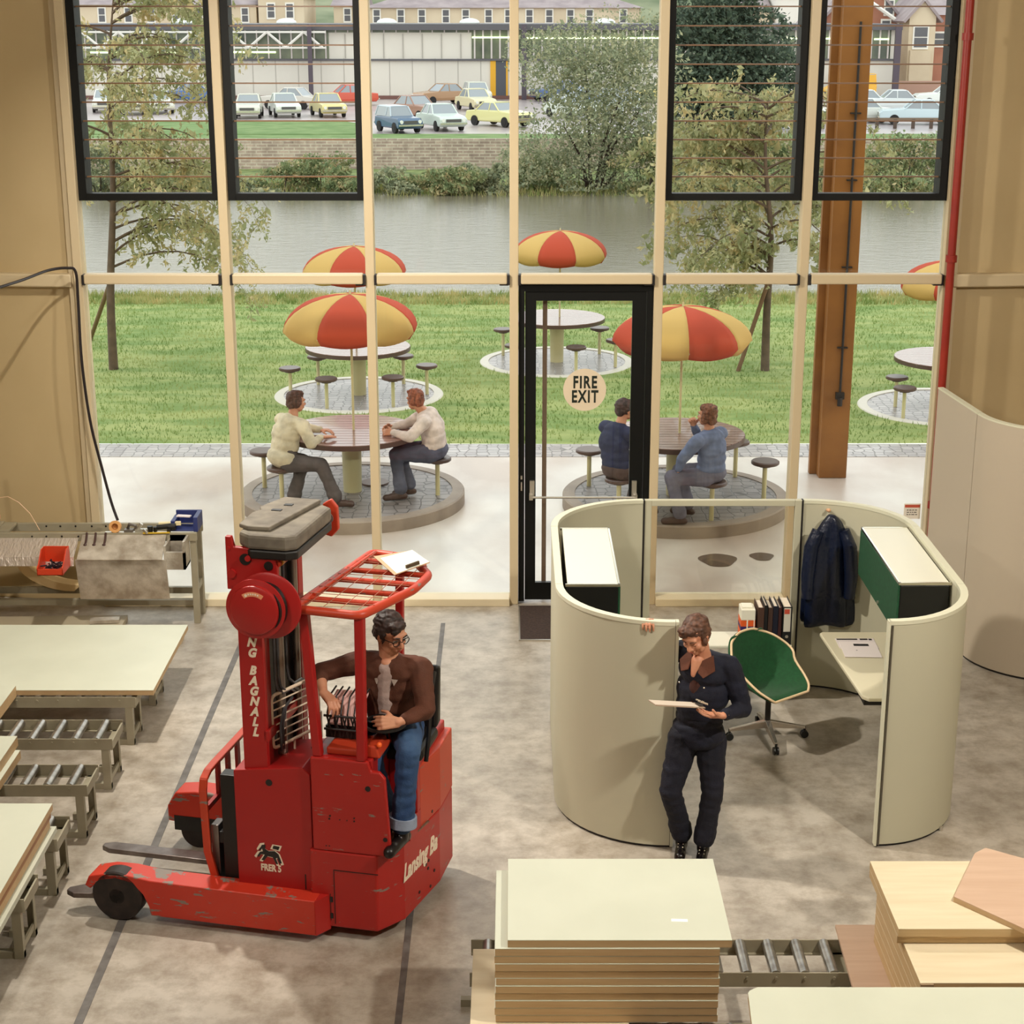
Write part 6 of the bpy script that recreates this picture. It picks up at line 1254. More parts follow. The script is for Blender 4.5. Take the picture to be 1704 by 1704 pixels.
person('person in a dark blue jumper sitting half hidden by the black door frame',
    dict(floor=0.13, pelvis=(1.13, 17.60, 0.66), chest=(1.10, 17.62, 0.95), neck=(1.17, 17.66, 1.16), head=(1.215, 17.70, 1.30), face=(0.85, 0.50, -0.05), front=(0.85, 0.5, 0), hump=0.02,
         shR=(1.27, 17.52, 1.06), shL=(1.02, 17.80, 1.08), elR=(1.40, 17.60, 0.89), elL=(1.20, 18.02, 0.92), wrR=(1.52, 17.84, 0.895), wrL=(1.46, 18.06, 0.90),
         hipR=(1.20, 17.54, 0.64), hipL=(1.10, 17.68, 0.64), knR=(1.50, 17.66, 0.63), knL=(1.40, 17.86, 0.62), anR=(1.40, 17.60, 0.25), anL=(1.30, 17.74, 0.25), toR=(1.55, 17.64, 0.17), toL=(1.45, 17.8, 0.17)),
    dict(top=m_('navy_jumper', (44, 48, 78)), trousers=m_('brown_trousers', (86, 66, 60)), shoes=mat('brown_shoe', (0, 0, 0)), topname='jumper'), ('hair_black_brown', (44, 28, 24)), 'fringe', face={}, vox=0.010, seed=8, bulk=1.16)
person('person with collar length brown hair in a pale denim jacket, one hand on his knee',
    dict(floor=0.13, pelvis=(2.14, 17.44, 0.66), chest=(2.13, 17.43, 0.94), neck=(2.10, 17.43, 1.15), head=(2.075, 17.46, 1.295), face=(-0.80, 0.58, -0.02), front=(-0.8, 0.5, 0), hump=0.03,
         shL=(1.96, 17.26, 1.06), shR=(2.24, 17.60, 1.06), elL=(1.80, 17.28, 0.86), elR=(2.06, 17.84, 0.92), wrL=(1.775, 17.33, 0.735), wrR=(1.955, 17.64, 1.14),
         hipL=(2.06, 17.36, 0.64), hipR=(2.14, 17.54, 0.64), knL=(1.70, 17.36, 0.64), knR=(1.82, 17.72, 0.62), anL=(1.80, 17.26, 0.25), anR=(1.92, 17.62, 0.25), toL=(1.66, 17.28, 0.17), toR=(1.78, 17.68, 0.17)),
    dict(top=m_('pale_denim', (112, 122, 150)), trousers=m_('grey_blue_jeans', (112, 108, 122)), shoes=mat('brown_shoe', (0, 0, 0)), topname='denim_jacket'), ('hair_mid_brown', (86, 52, 34)), 'long', face={}, vox=0.010, seed=12, flare=0.02,
    hands={'L': dict(D=(-0.2, 0.3, -0.9), N=(0.3, 0.3, -0.8), T=(0, 0.9, 0), curl=(0.2, 0.3, 0.3)), 'R': dict(D=(-0.3, -0.3, 0.9), N=(0.3, -0.5, 0), T=(0.9, 0, 0), curl=(0.9, 0.9, 0.6))}, bulk=1.16)
# driver of the truck
def driver_extra(P, J, M, TM, fwd, sdir, spine, top, C):
    nk, ch = J['neck'], J['chest']; pt = lambda s, f, z: nk + sdir * s + fwd * f + spine * z
    sh = MB(); sh.prism([(-0.045, 0.02), (0.045, 0.02), (0.05, -0.12), (0.035, -0.30), (0.04, -0.42), (-0.05, -0.42), (-0.04, -0.26), (-0.05, -0.1)], 0, 0.01, org=nk + fwd * 0.112 - spine * 0.02, ex=sdir, ey=spine)
    g = MB(); g.cap(nk + fwd * 0.05 - spine * 0.07, ch + fwd * 0.088, 0.066, 0.056); g.cap(ch + fwd * 0.088, ch + fwd * 0.088 - spine * 0.2, 0.056, 0.062)
    fused('shirt', g, m_('grey_mauve_shirt', (176, 152, 144)), P, 0.007, 3, 0.004, 12, 2)
    c = MB()
    for s in (-1, 1):
        a_, b_, d_, e_ = pt(s * 0.015, 0.07, -0.085), pt(s * 0.075, 0.02, -0.02), pt(s * 0.085, 0.06, -0.10), pt(s * 0.05, 0.105, -0.15)
        n_ = (b_ - a_).cross(d_ - a_).normalized(); n_ = n_ if n_.dot(fwd) > 0 else -n_; o_ = n_ * 0.012
        c.add([a_ + o_, b_ + o_, d_ + o_, e_ + o_, a_ + o_ * 1.6, b_ + o_ * 1.6, d_ + o_ * 1.6, e_ + o_ * 1.6], [(0, 1, 2, 3), (7, 6, 5, 4), (0, 4, 5, 1), (1, 5, 6, 2), (2, 6, 7, 3), (3, 7, 4, 0)])
    c.build('collar', m_('shirt_collar', (190, 172, 160)), P, smooth=0)
    sk = MB(); sk.cap(pt(0, 0.05, -0.03), pt(0, 0.088, -0.12), 0.04, 0.028); fused('open_neck', sk, SKIN, P, 0.006, 2)
TD_ = lambda *a: tl(*a)
def dd(x, y, z): return V((x * cs - y * sn, x * sn + y * cs, z))
def cuff_extra(P, J, M, TM, fwd, sdir, spine, top, C):
    driver_extra(P, J, M, TM, fwd, sdir, spine, top, C)
    a = J['anL']; k = (J['knL'] - a).normalized(); MB().tube([a + k * 0.0, a + k * 0.03, a + k * 0.06], [0.090, 0.088, 0.085], n=24).build('turn_up', m_('denim_turn_up', (150, 162, 184)), P, smooth=50)
    MB().tube([tl(0.45, 0.36, 1.395) + dd(0.0, 0.0, 0), tl(0.435, 0.345, 1.40)], 0.03, n=18)
person('person with black glasses in a brown jacket and blue jeans driving the red reach truck',
    dict(floor=0.58, pelvis=tl(0.42, 0.62, 1.22), chest=tl(0.39, 0.60, 1.47), neck=tl(0.40, 0.57, 1.685), head=tl(0.425, 0.54, 1.835), face=dd(0.80, -0.52, -0.28), front=dd(0, -1, 0),
         shR=tl(0.225, 0.60, 1.615), shL=tl(0.59, 0.60, 1.60), elR=tl(-0.025, 0.52, 1.55), elL=tl(0.665, 0.44, 1.40), wrR=tl(0.06, 0.34, 1.50), wrL=tl(0.535, 0.29, 1.375),
         hipR=tl(0.33, 0.58, 1.19), hipL=tl(0.50, 0.58, 1.19), knR=tl(0.36, 0.28, 1.13), knL=tl(0.60, 0.28, 1.205), anR=tl(0.43, 0.38, 0.74), anL=tl(0.560, 0.25, 0.73), toR=tl(0.44, 0.28, 0.625), toL=tl(0.545, 0.17, 0.625)),
    dict(top=m_('brown_cord_jacket', (92, 50, 32)), trousers=mat('blue_jeans', (34, 62, 104), 0.85, rgb2=(64, 94, 132), scale=3.5, bump=0.2, bscale=150), shoes=mat('black_boot', (22, 16, 16), 0.35), topname='jacket'), ('hair_black', (34, 22, 18)), 'fringe', hk=1.06, face=dict(glasses=True), vox=0.007, seed=15,
    hands={'R': dict(D=dd(0.75, -0.5, -0.35), N=dd(0.1, 0.2, -1), T=dd(0.3, 0.9, 0), curl=(0.5, 0.6, 0.4), k=1.05), 'L': dict(D=dd(-0.85, -0.35, 0.05), N=dd(-0.2, 0.5, -0.8), T=dd(-0.3, 0.4, 0.9), curl=(0.5, 0.7, 0.5), k=1.05)}, cuffs={'R': 0.35, 'L': 0.7}, extra=cuff_extra, flare=0.02, bulk=1.10)
# foreman leaning on the booth
def foreman_extra(P, J, M, TM, fwd, sdir, spine, top, C):
    nk, ch = J['neck'], J['chest']; pt = lambda s, f, z: nk + sdir * s + fwd * f + spine * z
    br = m_('brown_jersey', (70, 36, 28)); nv = m_('navy_drill', (15, 18, 38))
    g = MB(); g.ell(ch + fwd * 0.058 + spine * 0.06 - sdir * (-0.0), (0.055, 0.076, 0.14), TM, 18, 12); g.ell(ch + fwd * 0.06 - spine * 0.04, (0.04, 0.075, 0.12), TM, 18, 12); fused('jersey', g, br, P, 0.007, 3, 0.003, 12, 2)
    c = MB()
    for s in (-1, 1):
        q = [pt(s * 0.03, 0.05, -0.015), pt(s * 0.075, -0.01, 0.015), pt(s * 0.125, 0.045, -0.06), pt(s * 0.075, 0.105, -0.105), pt(s * 0.03, 0.10, -0.08)]; n_ = (q[1] - q[0]).cross(q[3] - q[0]).normalized(); n_ = n_ if n_.dot(fwd + spine) > 0 else -n_
        b_ = [p + n_ * 0.012 for p in q]; t_ = [p + n_ * 0.019 for p in q]; c.add(b_ + t_, [(0, 1, 2, 3, 4), (9, 8, 7, 6, 5)] + [(i, (i + 1) % 5, 5 + (i + 1) % 5, 5 + i) for i in range(5)])
    c.build('collar', m_('rust_collar', (96, 50, 30)), P, smooth=0)
    sk = MB(); sk.cap(pt(0, 0.05, -0.02), pt(0, 0.082, -0.10), 0.045, 0.03); fused('open_neck', sk, SKIN, P, 0.006, 2)
    b = MB()
    for (s, z) in ((0.085, -0.17), (-0.05, -0.25), (-0.10, -0.15)): p = pt(s, 0.128, z); b.ell(p + fwd * 0.0, (0.007, 0.007, 0.007))
    b.build('snap_buttons', M_CHROME, top, smooth=60)
    text_mesh('lettering', 'Waltham', M_W, top, pt(-0.10, 0.135, -0.25), frame(-sdir, spine), 0.022, sx=0.95, bold=0.0006, extrude=0.002)
    w = J['wrL']; fa = (J['elL'] - w).normalized(); f1 = fa.orthogonal().normalized(); f2 = fa.cross(f1); MB().tube([w + fa * 0.012 + f1 * 0.031 * math.cos(a) + f2 * 0.031 * math.sin(a) for a in [2 * math.pi * i / 14 for i in range(14)]], 0.004, n=6, closed=True).build('wristwatch', mat('gold_watch', (214, 170, 90), 0.3, 0.9), P, smooth=60)
    for X in 'LR':
        a, t_ = J['an' + X], J['to' + X]; d = V((t_.x - a.x, t_.y - a.y, 0)).normalized(); sd = V((-d.y, d.x, 0)); e = MB()
        for i in range(3):
            for s in (-1, 1): e.ell(V((a.x, a.y, t_.z)) + d * (0.05 + 0.035 * i) + sd * s * 0.016 + V((0, 0, 0.062 - 0.006 * i)), (0.005, 0.005, 0.005), None, 8, 6)
        e.build('boot_eyelets', M_CHROME, P, smooth=60)
SHX = V((1.395, 10.21, 1.355))
person('person in navy jacket and trousers leaning on the booth end, reading a clipboard',
    dict(floor=0.0, pelvis=(1.22, 10.17, 0.90), chest=(1.24, 10.17, 1.17), neck=(1.225, 10.14, 1.43), head=(1.172, 10.08, 1.59), face=(-0.50, -0.72, -0.46), up=(-0.2, -0.2, 1), front=(-0.1, -1, 0),
         shL=(1.405, 10.11, 1.355), shR=(1.115, 10.33, 1.38), elL=(1.495, 10.08, 1.085), elR=(0.985, 10.44, 1.34), wrL=(1.345, 9.90, 1.115), wrR=(0.895, 10.375, 1.575),
         hipL=(1.30, 10.17, 0.84), hipR=(1.13, 10.17, 0.84), knL=(1.32, 10.10, 0.48), knR=(1.04, 10.09, 0.50), anL=(1.275, 10.13, 0.12), anR=(1.14, 10.22, 0.12), toL=(1.235, 9.95, 0.03), toR=(1.11, 10.05, 0.03)),
    dict(top=m_('navy_drill', (15, 18, 38)), trousers=mat('navy_trousers', (13, 14, 28), 0.85, rgb2=(18, 19, 36), scale=6, bump=0.2, bscale=100), shoes=mat('black_polished_boot', (16, 13, 13), 0.25), topname='jacket'), ('hair_wavy_brown', (66, 42, 30)), 'sideburns', hk=1.03, face=dict(closed=True), vox=0.007, seed=21,
    hands={'R': dict(D=(-0.10, -0.75, 0.35), N=(0, -0.3, -1), T=(1, 0, 0), curl=(0.75, 0.8, 0.5), ti=0.5), 'L': dict(D=(-0.97, 0.05, 0.02), N=(0.1, 0.1, 1), T=(0.05, -1, 0.05), curl=(0.25, 0.25, 0.2), ti=0.9)}, cuffs={'L': 0.88, 'R': 0.9}, extra=foreman_extra, flare=0.02, tuck=-0.085, bulk=1.10)
t = thing('clipboard', 'thin board with papers held by the person in navy', 'clipboard')
cc_ = W_(1126, 1172, 9.88); MR = frame((1, 0.10, -0.10), (-0.10, 0.97, -0.26))
MB().box(cc_ + V((0, 0, 0.0)), (0.32, 0.22, 0.006), MR).build('board', mat('board_grey_brown', (170, 146, 124), 0.5), t, smooth=0); MB().box(cc_ + MR @ V((-0.02, 0.0, 0.005)), (0.28, 0.205, 0.003), MR).build('paper_sheet', mat('paper_warm', (214, 200, 184), 0.7), t, smooth=0)
MB().box(cc_ + MR @ V((0.14, -0.02, 0.010)), (0.03, 0.10, 0.010), MR).build('clip', mat('clip_dark', (56, 50, 44), 0.35, 0.6), t, smooth=0, bevel=0.002)
# ------------------------------------------------------------------ far bank: cars
CG = glass_mat('x', (1, 1, 1)) if False else mat('car_glass', (150, 156, 160), 0.1)
M_TYR = mat('car_tyre', (30, 28, 28), 0.7); M_GRL = mat('car_grille', (96, 94, 92), 0.4, 0.4); M_LAMP = mat('headlamp', (236, 236, 226), 0.2)
def car(loc, heading, rgb, label, kind='saloon', L=4.1, W=1.56, H=1.38, roof=None):
    """heading: direction the nose points (deg, 0 = +X)"""
    c = thing('car', label, 'car', loc, R(heading), 'parked cars beyond the river')
    pn = 'car_paint_%02x%02x%02x' % tuple(rgb); m = mat(pn, rgb, 0.25, coat=0.3); rm = mat('roof_paint_%02x%02x%02x' % tuple(roof), roof, 0.3) if roof else m
    h = L / 2
    prof = {'saloon': [(-h, .45), (-h + .03, .80), (-h * .55, .88), (h * .30, .90), (h * .92, .80), (h, .66), (h, .38), (h * .9, .25), (-h * .93, .25)],
            'mini': [(-h, .42), (-h + .02, .80), (h * .28, .86), (h * .85, .78), (h, .62), (h, .36), (h * .9, .24), (-h * .93, .24)],
            'estate': [(-h, .42), (-h + .02, .86), (h * .30, .90), (h * .92, .82), (h, .68), (h, .38), (h * .9, .25), (-h * .93, .25)],
            'van': [(-h, .35), (-h + .02, 1.1), (h * .7, 1.05), (h, .8), (h, .38), (h * .9, .25), (-h * .93, .25)]}[kind]
    cab = {'saloon': (-h * .60, -h * .34, h * .10, h * .38), 'mini': (-h * .97, -h * .90, h * .08, h * .30), 'estate': (-h * .96, -h * .86, h * .08, h * .36), 'van': (-h * .99, -h * .97, h * .42, h * .72)}[kind]
    if kind == 'van': H = 1.9
    with local():
        b = MB(); w = W / 2; n = len(prof); vs = [(x, s * (w - (0.06 if z > .7 or z < .3 else 0)), z) for s in (-1, 1) for (x, z) in prof]
        b.add(vs, [tuple(range(n)), tuple(range(2 * n - 1, n - 1, -1))] + [(i, n + i, n + (i + 1) % n, (i + 1) % n) for i in range(n)]); b.build('body', m, c, smooth=0, bevel=0.05)
        zb = 0.86; g = MB(); rr = w - 0.20; ww = w - 0.07
        base = [(cab[0], ww), (cab[3], ww), (cab[3], -ww), (cab[0], -ww)]; top = [(cab[1], rr), (cab[2], rr), (cab[2], -rr), (cab[1], -rr)]
        g.add([(x, y, zb - 0.03) for x, y in base] + [(x, y, H - 0.05) for x, y in top], [(0, 1, 2, 3), (7, 6, 5, 4), (0, 4, 5, 1), (1, 5, 6, 2), (2, 6, 7, 3), (3, 7, 4, 0)]); g.build('windows', CG, c, smooth=0)
        r = MB(); r.add([(x * 1.0, y * 1.02, H - 0.055) for x, y in top] + [(x * .97, y * .92, H) for x, y in top], [(0, 1, 2, 3), (7, 6, 5, 4), (0, 4, 5, 1), (1, 5, 6, 2), (2, 6, 7, 3), (3, 7, 4, 0)])
        for (bx_, by), (tx, ty) in zip(base, top): r.cyl((bx_, by, zb - 0.03), (tx, ty, H - 0.04), 0.045, n=6)
        xm = (cab[0] + cab[3]) / 2 * 0.4; [r.cyl((xm, s * ww, zb), (xm, s * rr, H - 0.05), 0.04, n=6) for s in (-1, 1)]
        if kind == 'van': r.bb(-h * .95, 0.1, -ww - .01, ww + .01, 0.9, H - .1)
        r.build('roof_and_pillars', rm, c, smooth=0, bevel=0.02)
        for x in (-h * .62, h * .62):
            for s in (-1, 1): MB().cyl((x, s * (w - 0.16), 0.28), (x, s * (w - 0.0), 0.28), 0.28, n=20).cyl((x, s * (w - 0.0), 0.28), (x, s * (w + 0.012), 0.28), 0.14, n=14).build('wheel', M_TYR, c)
        MB().bb(h - 0.01, h + 0.07, -w + .03, w - .03, 0.38, 0.47).bb(-h - 0.07, -h + 0.01, -w + .03, w - .03, 0.40, 0.48).build('bumper', M_CHROME, c, smooth=0)
        MB().bb(h, h + 0.02, -w * .55, w * .55, 0.50, 0.66).build('grille', M_GRL, c, smooth=0)
        for s in (-1, 1): MB().cyl((h - 0.02, s * w * .74, 0.60), (h + 0.03, s * w * .74, 0.60), 0.095, n=14).build('headlamp', M_LAMP, c)
    return c
def carat(px, py, head, rgb, label, **k):
    g = ground(px, py, CARZ); L = k.get('L', 4.1); d = V((math.cos(R(head)), math.sin(R(head)), 0))
    p = g - d * (L / 2 - 0.3); car((p.x, p.y, CARZ - 0.0), head, rgb, label, **k)
carat(680, 222, -62, (62, 92, 122), 'small blue car with a pale roof nearest the river', kind='mini', L=3.2, W=1.42, H=1.36, roof=(186, 196, 204))
carat(752, 219, -68, (206, 218, 208), 'white saloon parked right of the small blue car')
carat(866, 212, -48, (222, 216, 150), 'pale yellow fastback behind the third mullion', H=1.32)
carat(722, 200, -50, (156, 116, 96), 'brown saloon just behind the small blue car'); carat(700, 174, 215, (166, 128, 92), 'tan saloon nearest the far building', L=4.3)
carat(806, 186, -70, (222, 214, 172), 'cream saloon in the middle row'); carat(800, 172, -80, (214, 216, 202), 'white estate behind the cream saloon', kind='estate')
carat(893, 168, 210, (72, 96, 146), 'dark blue car right of the third mullion'); carat(930, 182, 215, (118, 138, 172), 'light blue car beside the bushy willow')
carat(480, 196, -75, (220, 226, 214), 'white car in the second casement window'); carat(556, 196, -72, (216, 202, 136), 'yellow cream car at the right of the second casement'); carat(536, 176, 200, (206, 84, 60), 'orange red car partly hidden behind the yellow cream car')
carat(412, 198, -85, (214, 212, 196), 'white car at the left edge of the second casement'); carat(445, 180, 160, (206, 200, 190), 'pale car behind the two white cars')
carat(272, 172, 195, (70, 104, 160), 'blue car in the first casement window'); carat(175, 188, -80, (222, 222, 212), 'white car at the left of the first casement'); carat(270, 190, -70, (226, 224, 214), 'white car below the blue one in the first casement'); carat(225, 192, -75, (214, 206, 190), 'cream car between two white cars in the first casement')
carat(980, 178, 200, (206, 216, 220), 'pale car glimpsed through the top of the bushy willow'); carat(1065, 170, 190, (218, 200, 116), 'yellow car glimpsed through the right of the bushy willow'); carat(1075, 152, 190, (226, 226, 216), 'white car beyond the yellow one behind the willow'); carat(975, 198, -60, (214, 220, 208), 'white car low behind the bushy willow'); carat(1050, 198, -60, (206, 210, 206), 'grey white car low behind the right of the willow')
carat(1378, 168, 200, (232, 172, 44), 'yellow van left of the ochre column', kind='van', L=3.8); carat(1385, 186, 190, (224, 226, 222), 'white car below the yellow van'); carat(1376, 204, 190, (220, 222, 214), 'second white car below the yellow van'); carat(1470, 206, 172, (196, 214, 220), 'pale blue car behind the low rail at the right', L=4.4); carat(1532, 200, 168, (212, 220, 218), 'pale car at the right edge behind the low rail', L=4.4); carat(1528, 176, 180, (226, 230, 224), 'white car facing left before the brick houses', L=4.4); carat(1440, 186, 180, (214, 220, 220), 'white car just right of the ochre column')
# low rail on posts at the right
g0, g1 = ground(1360, 214, CARZ), ground(1600, 214, CARZ); rl = MB(); rl.box(((g0.x + g1.x) / 2, g0.y, CARZ + 0.5), (g1.x - g0.x, 0.08, 0.14)); 
rail = thing('timber_rail', 'low timber rail on posts in front of the pale blue cars', 'rail', (g0.x, g0.y, CARZ)); rl.build('rail', mat('rail_brown', (120, 100, 80), 0.7), rail, smooth=0)
for k in range(8): x = g0.x + (g1.x - g0.x) * (k + 0.3) / 8; MB().bb(x - .09, x + .09, g0.y - .06, g0.y + .06, CARZ, CARZ + .5).build('post', mat('rail_dark', (84, 68, 58), 0.7), rail, smooth=0)

# ------------------------------------------------------------------ long flat building across the car park
FB = 127.0
FBL = thing('factory_building', 'long low flat roofed building with glazed upper band beyond the car park', 'building', (0, FB, CARZ))
def fx(px): return at(px, 100, FB).x
def fz(py): return at(850, py, FB).z
M_PAN = mat('white_cladding', (222, 216, 204), 0.6, rgb2=(212, 206, 196), scale=0.2); M_FAS = mat('grey_fascia', (92, 90, 94), 0.6); M_STL = mat('dark_stanchion', (84, 74, 84), 0.6); M_WIN = mat('dark_glazing', (74, 82, 70), 0.2, rgb2=(118, 124, 100), scale=0.6)
xl, xr = fx(20), fx(1492)
MB().bb(xl, xr, FB, FB + 11, CARZ, fz(41)).build('walls', M_PAN, FBL, smooth=0)
MB().bb(xl - .2, xr + .2, FB - 0.5, FB + 11.5, fz(50), fz(40)).build('roof_fascia', M_FAS, FBL, smooth=0)
MB().bb(xl, xr, FB - 0.2, FB, fz(101), fz(98)).build('mid_rail', M_FAS, FBL, smooth=0)
MB().bb(xl, fx(785), FB - 0.06, FB, fz(97.5), fz(50)).build('left_window_band', M_WIN, FBL, smooth=0) if False else None
MB().bb(fx(785), fx(1480), FB - 0.06, FB, fz(97.5), fz(50)).build('window_band', M_WIN, FBL, smooth=0)
MB().bb(xl, fx(548), FB - 0.06, FB, fz(97.5), fz(50)).build('window_band', M_WIN, FBL, smooth=0); MB().bb(fx(548), fx(785), FB - 0.06, FB, fz(54), fz(50)).build('window_band', M_WIN, FBL, smooth=0)
mu = MB()
for px in list(range(790, 1480, 14)): mu.bb(fx(px) - .06, fx(px) + .06, FB - .12, FB - .06, fz(97.5), fz(50))
for px in list(range(30, 548, 19)): mu.bb(fx(px) - .05, fx(px) + .05, FB - .12, FB - .06, fz(97.5), fz(50))
for px in range(560, 785, 20): mu.bb(fx(px) - .04, fx(px) + .04, FB - .1, FB - .06, fz(55), fz(50))
mu.build('glazing_bars', mat('pale_bars', (206, 196, 192), 0.6), FBL, smooth=0)
js = MB()
for px in range(40, 1480, 38): js.bb(fx(px) - .02, fx(px) + .02, FB - .02, FB, fz(97), CARZ) if not (800 < px < 850) else None
for px in range(575, 785, 32): js.bb(fx(px) - .02, fx(px) + .02, FB - .07, FB - .01, fz(97), fz(56))
js.build('panel_joints', mat('joint_grey', (170, 164, 156), 0.7), FBL, smooth=0)
for px, w in ((519, 7), (872, 8), (1487, 10)): MB().bb(fx(px - w / 2), fx(px + w / 2), FB - 1.2, FB - 0.9, CARZ, fz(40)).build('stanchion', M_STL, FBL, smooth=0)
trs = MB(); y = FB - 1.0; zt, zb_ = fz(53), fz(79)
trs.box(((xl + fx(546)) / 2, y, zt), (fx(546) - xl, .15, .14)); trs.box(((xl + fx(546)) / 2, y, zb_), (fx(546) - xl, .15, .12))
pxs = list(range(150, 548, 30)); pxs = [144 + 26.5 * k * 1.15 for k in range(14)]
for k in range(len(pxs) - 1): 
    a_, b_ = (zb_, zt) if k % 2 else (zt, zb_); trs.cyl((fx(pxs[k]), y, a_), (fx(pxs[k + 1]), y, b_), .10, n=6)
trs.build('roof_truss', mat('truss_white', (226, 222, 214), 0.5), FBL, smooth=0)
LM = emit_mat('strip_glow', (236, 255, 190), 2.2)  # glowing bars set along the glazed band
for (x0, x1, py) in ((152, 210, 87), (213, 272, 87), (278, 310, 87), (390, 460, 86.5), (786, 850, 62), (876, 1115, 63), (1196, 1222, 63), (1300, 1395, 64), (1452, 1476, 65)): MB().bb(fx(x0), fx(x1), FB - .22, FB - .13, fz(py + 1.6), fz(py - 1.2)).build('glow_strip', LM, FBL, smooth=0)
MB().bb(fx(816), fx(825), FB - .1, FB, CARZ, fz(101)).bb(fx(842), fx(845), FB - .1, FB, CARZ, fz(101)).build('door_frame', mat('door_yellow', (226, 168, 40), 0.5), FBL, smooth=0); MB().bb(fx(825), fx(842), FB - .08, FB, CARZ, fz(101)).build('door', mat('door_grey', (80, 82, 90), 0.5), FBL, smooth=0)
MB().bb(xl, xr, FB - .12, FB, CARZ, CARZ + .25).build('plinth', mat('plinth_brown', (120, 84, 76), 0.7), FBL, smooth=0)
for px in (297, 470, 340, 640, 780, 1010): MB().ell((fx(px), FB + 3, fz(38)), (0.75, 0.75, 0.32), None, 16, 8).build('rooflight', mat('rooflight_white', (232, 236, 232), 0.4), FBL)
# ------------------------------------------------------------------ houses behind
M_STONE = mat('bath_stone', (220, 204, 176), 0.8, rgb2=(204, 186, 158), scale=0.3); M_SLATE = mat('slate_roof', (160, 146, 146), 0.7, rgb2=(138, 124, 126), scale=0.8); M_BRICK = mat('red_brick', (176, 122, 98), 0.8, rgb2=(160, 106, 86), scale=0.6); M_PANE = mat('house_pane', (92, 92, 96), 0.3); M_WHT = mat('house_white', (234, 230, 220), 0.6)
def house(label, name, x0, x1, y0, depth, zb, ze, zr, wall, windows, hip=False, gable_front=False, group=None, frames=M_WHT, extras=None, roofm=None):
    h = thing(name, label, 'house', ((x0 + x1) / 2, y0, zb), group=group); ph = ze
    if gable_front: MB().prism([(x0, zb), (x1, zb), (x1, ze), ((x0 + x1) / 2, zr), (x0, ze)], y0, y0 + depth, axis='y').build('walls', wall, h, smooth=0)
    else: MB().bb(x0, x1, y0, y0 + depth, zb, ze).build('walls', wall, h, smooth=0)
    rf = roofm or M_SLATE; i = min(depth / 2, (x1 - x0) / 2) if hip else 0
    if gable_front:
        for s in (-1, 1):
            xm = (x0 + x1) / 2; xe = x1 if s > 0 else x0; n = V((s * (zr - ze), 0, (x1 - x0) / 2)).normalized() * 0.2
            a = V((xm, y0 - .3, zr)); b = V((xe + s * .4, y0 - .3, ze - .4 * (zr - ze) / ((x1 - x0) / 2))); MB().add([a, b, b + n, a + n] + [p + V((0, depth + .6, 0)) for p in (a, b, b + n, a + n)], [(0, 1, 2, 3), (7, 6, 5, 4), (0, 4, 5, 1), (1, 5, 6, 2), (2, 6, 7, 3), (3, 7, 4, 0)]).build('roof_slope', rf, h, smooth=0)
    else:
        MB().add([(x0 - .3, y0 - .3, ze), (x1 + .3, y0 - .3, ze), (x1 + .3, y0 + depth + .3, ze), (x0 - .3, y0 + depth + .3, ze), (x0 - .3 + i, y0 + depth / 2, zr), (x1 + .3 - i, y0 + depth / 2, zr)], [(0, 1, 5, 4), (1, 2, 5), (2, 3, 4, 5), (3, 0, 4), (3, 2, 1, 0)]).build('roof', rf, h, smooth=0)
    for (cx_, cz_, w, hh) in windows:
        f = MB().bb(cx_ - w / 2 - .12, cx_ + w / 2 + .12, y0 - .08, y0 + .02, cz_ - hh / 2 - .16, cz_ + hh / 2 + .14).build('window', frames, h, smooth=0); MB().bb(cx_ - w / 2, cx_ + w / 2, y0 - .10, y0 - .07, cz_ + .04, cz_ + hh / 2).bb(cx_ - w / 2, cx_ + w / 2, y0 - .10, y0 - .07, cz_ - hh / 2, cz_ - .04).build('pane', M_PANE, f, smooth=0)
    return h
HB = 165.0
def hx(px): return at(px, 30, HB).x
def hz(py): return at(850, py, HB).z
s_ = 2804 / (HB * .9587)
house('long stone terrace with sash windows and a slate roof above the flat building, centre', 'terrace_house', hx(608), hx(1066), HB, 9, CARZ, hz(13), hz(-14), M_STONE, [(hx(p), hz(27), .55, 1.1) for p in (627, 667, 702, 742, 775, 813, 846, 881, 914, 949, 981, 1037)], hip=True, group='terraces behind the flat building')
house('stone terrace with sash windows above the roof truss, at the left', 'terrace_house', hx(90), hx(427), HB, 9, CARZ, hz(8), hz(-16), M_STONE, [(hx(p), hz(25), .55, 1.2) for p in (170, 214, 252, 293, 331, 408)], group='terraces behind the flat building')
house('tall stone gabled house between the two terraces', 'terrace_house', hx(433), hx(508), HB - 1, 10, CARZ, hz(-8), hz(-30), M_STONE, [(hx(p), hz(18), .6, 1.2) for p in (454, 485)], gable_front=True, group='terraces behind the flat building')
house('short stone house half behind the second casement frame', 'terrace_house', hx(552), hx(602), HB + 2, 9, CARZ, hz(10), hz(-8), M_STONE, [(hx(575), hz(25), .55, 1.1)], group='terraces behind the flat building')
house('grey roofed stone building right of the dark conifer', 'stone_building', hx(1205), hx(1280), HB, 9, CARZ, hz(18), hz(-6), M_STONE, [], group=None)
house('plain white building left of the ochre column', 'white_building', hx(1290), hx(1388), HB - 3, 9, CARZ, hz(-8), hz(-20), M_WHT, [], roofm=M_WHT)
Y2 = 136.0
def h2x(px): return at(px, 60, Y2).x
def h2z(py): return at(850, py, Y2).z
hb = house('red brick house with a white bargeboard behind the end of the flat building', 'brick_house', h2x(1380), h2x(1520), Y2 + 4, 10, CARZ, h2z(38), h2z(-44), M_BRICK, [(h2x(1491), h2z(45), .6, .9), (h2x(1495), h2z(12), .6, 1.0)], gable_front=True)
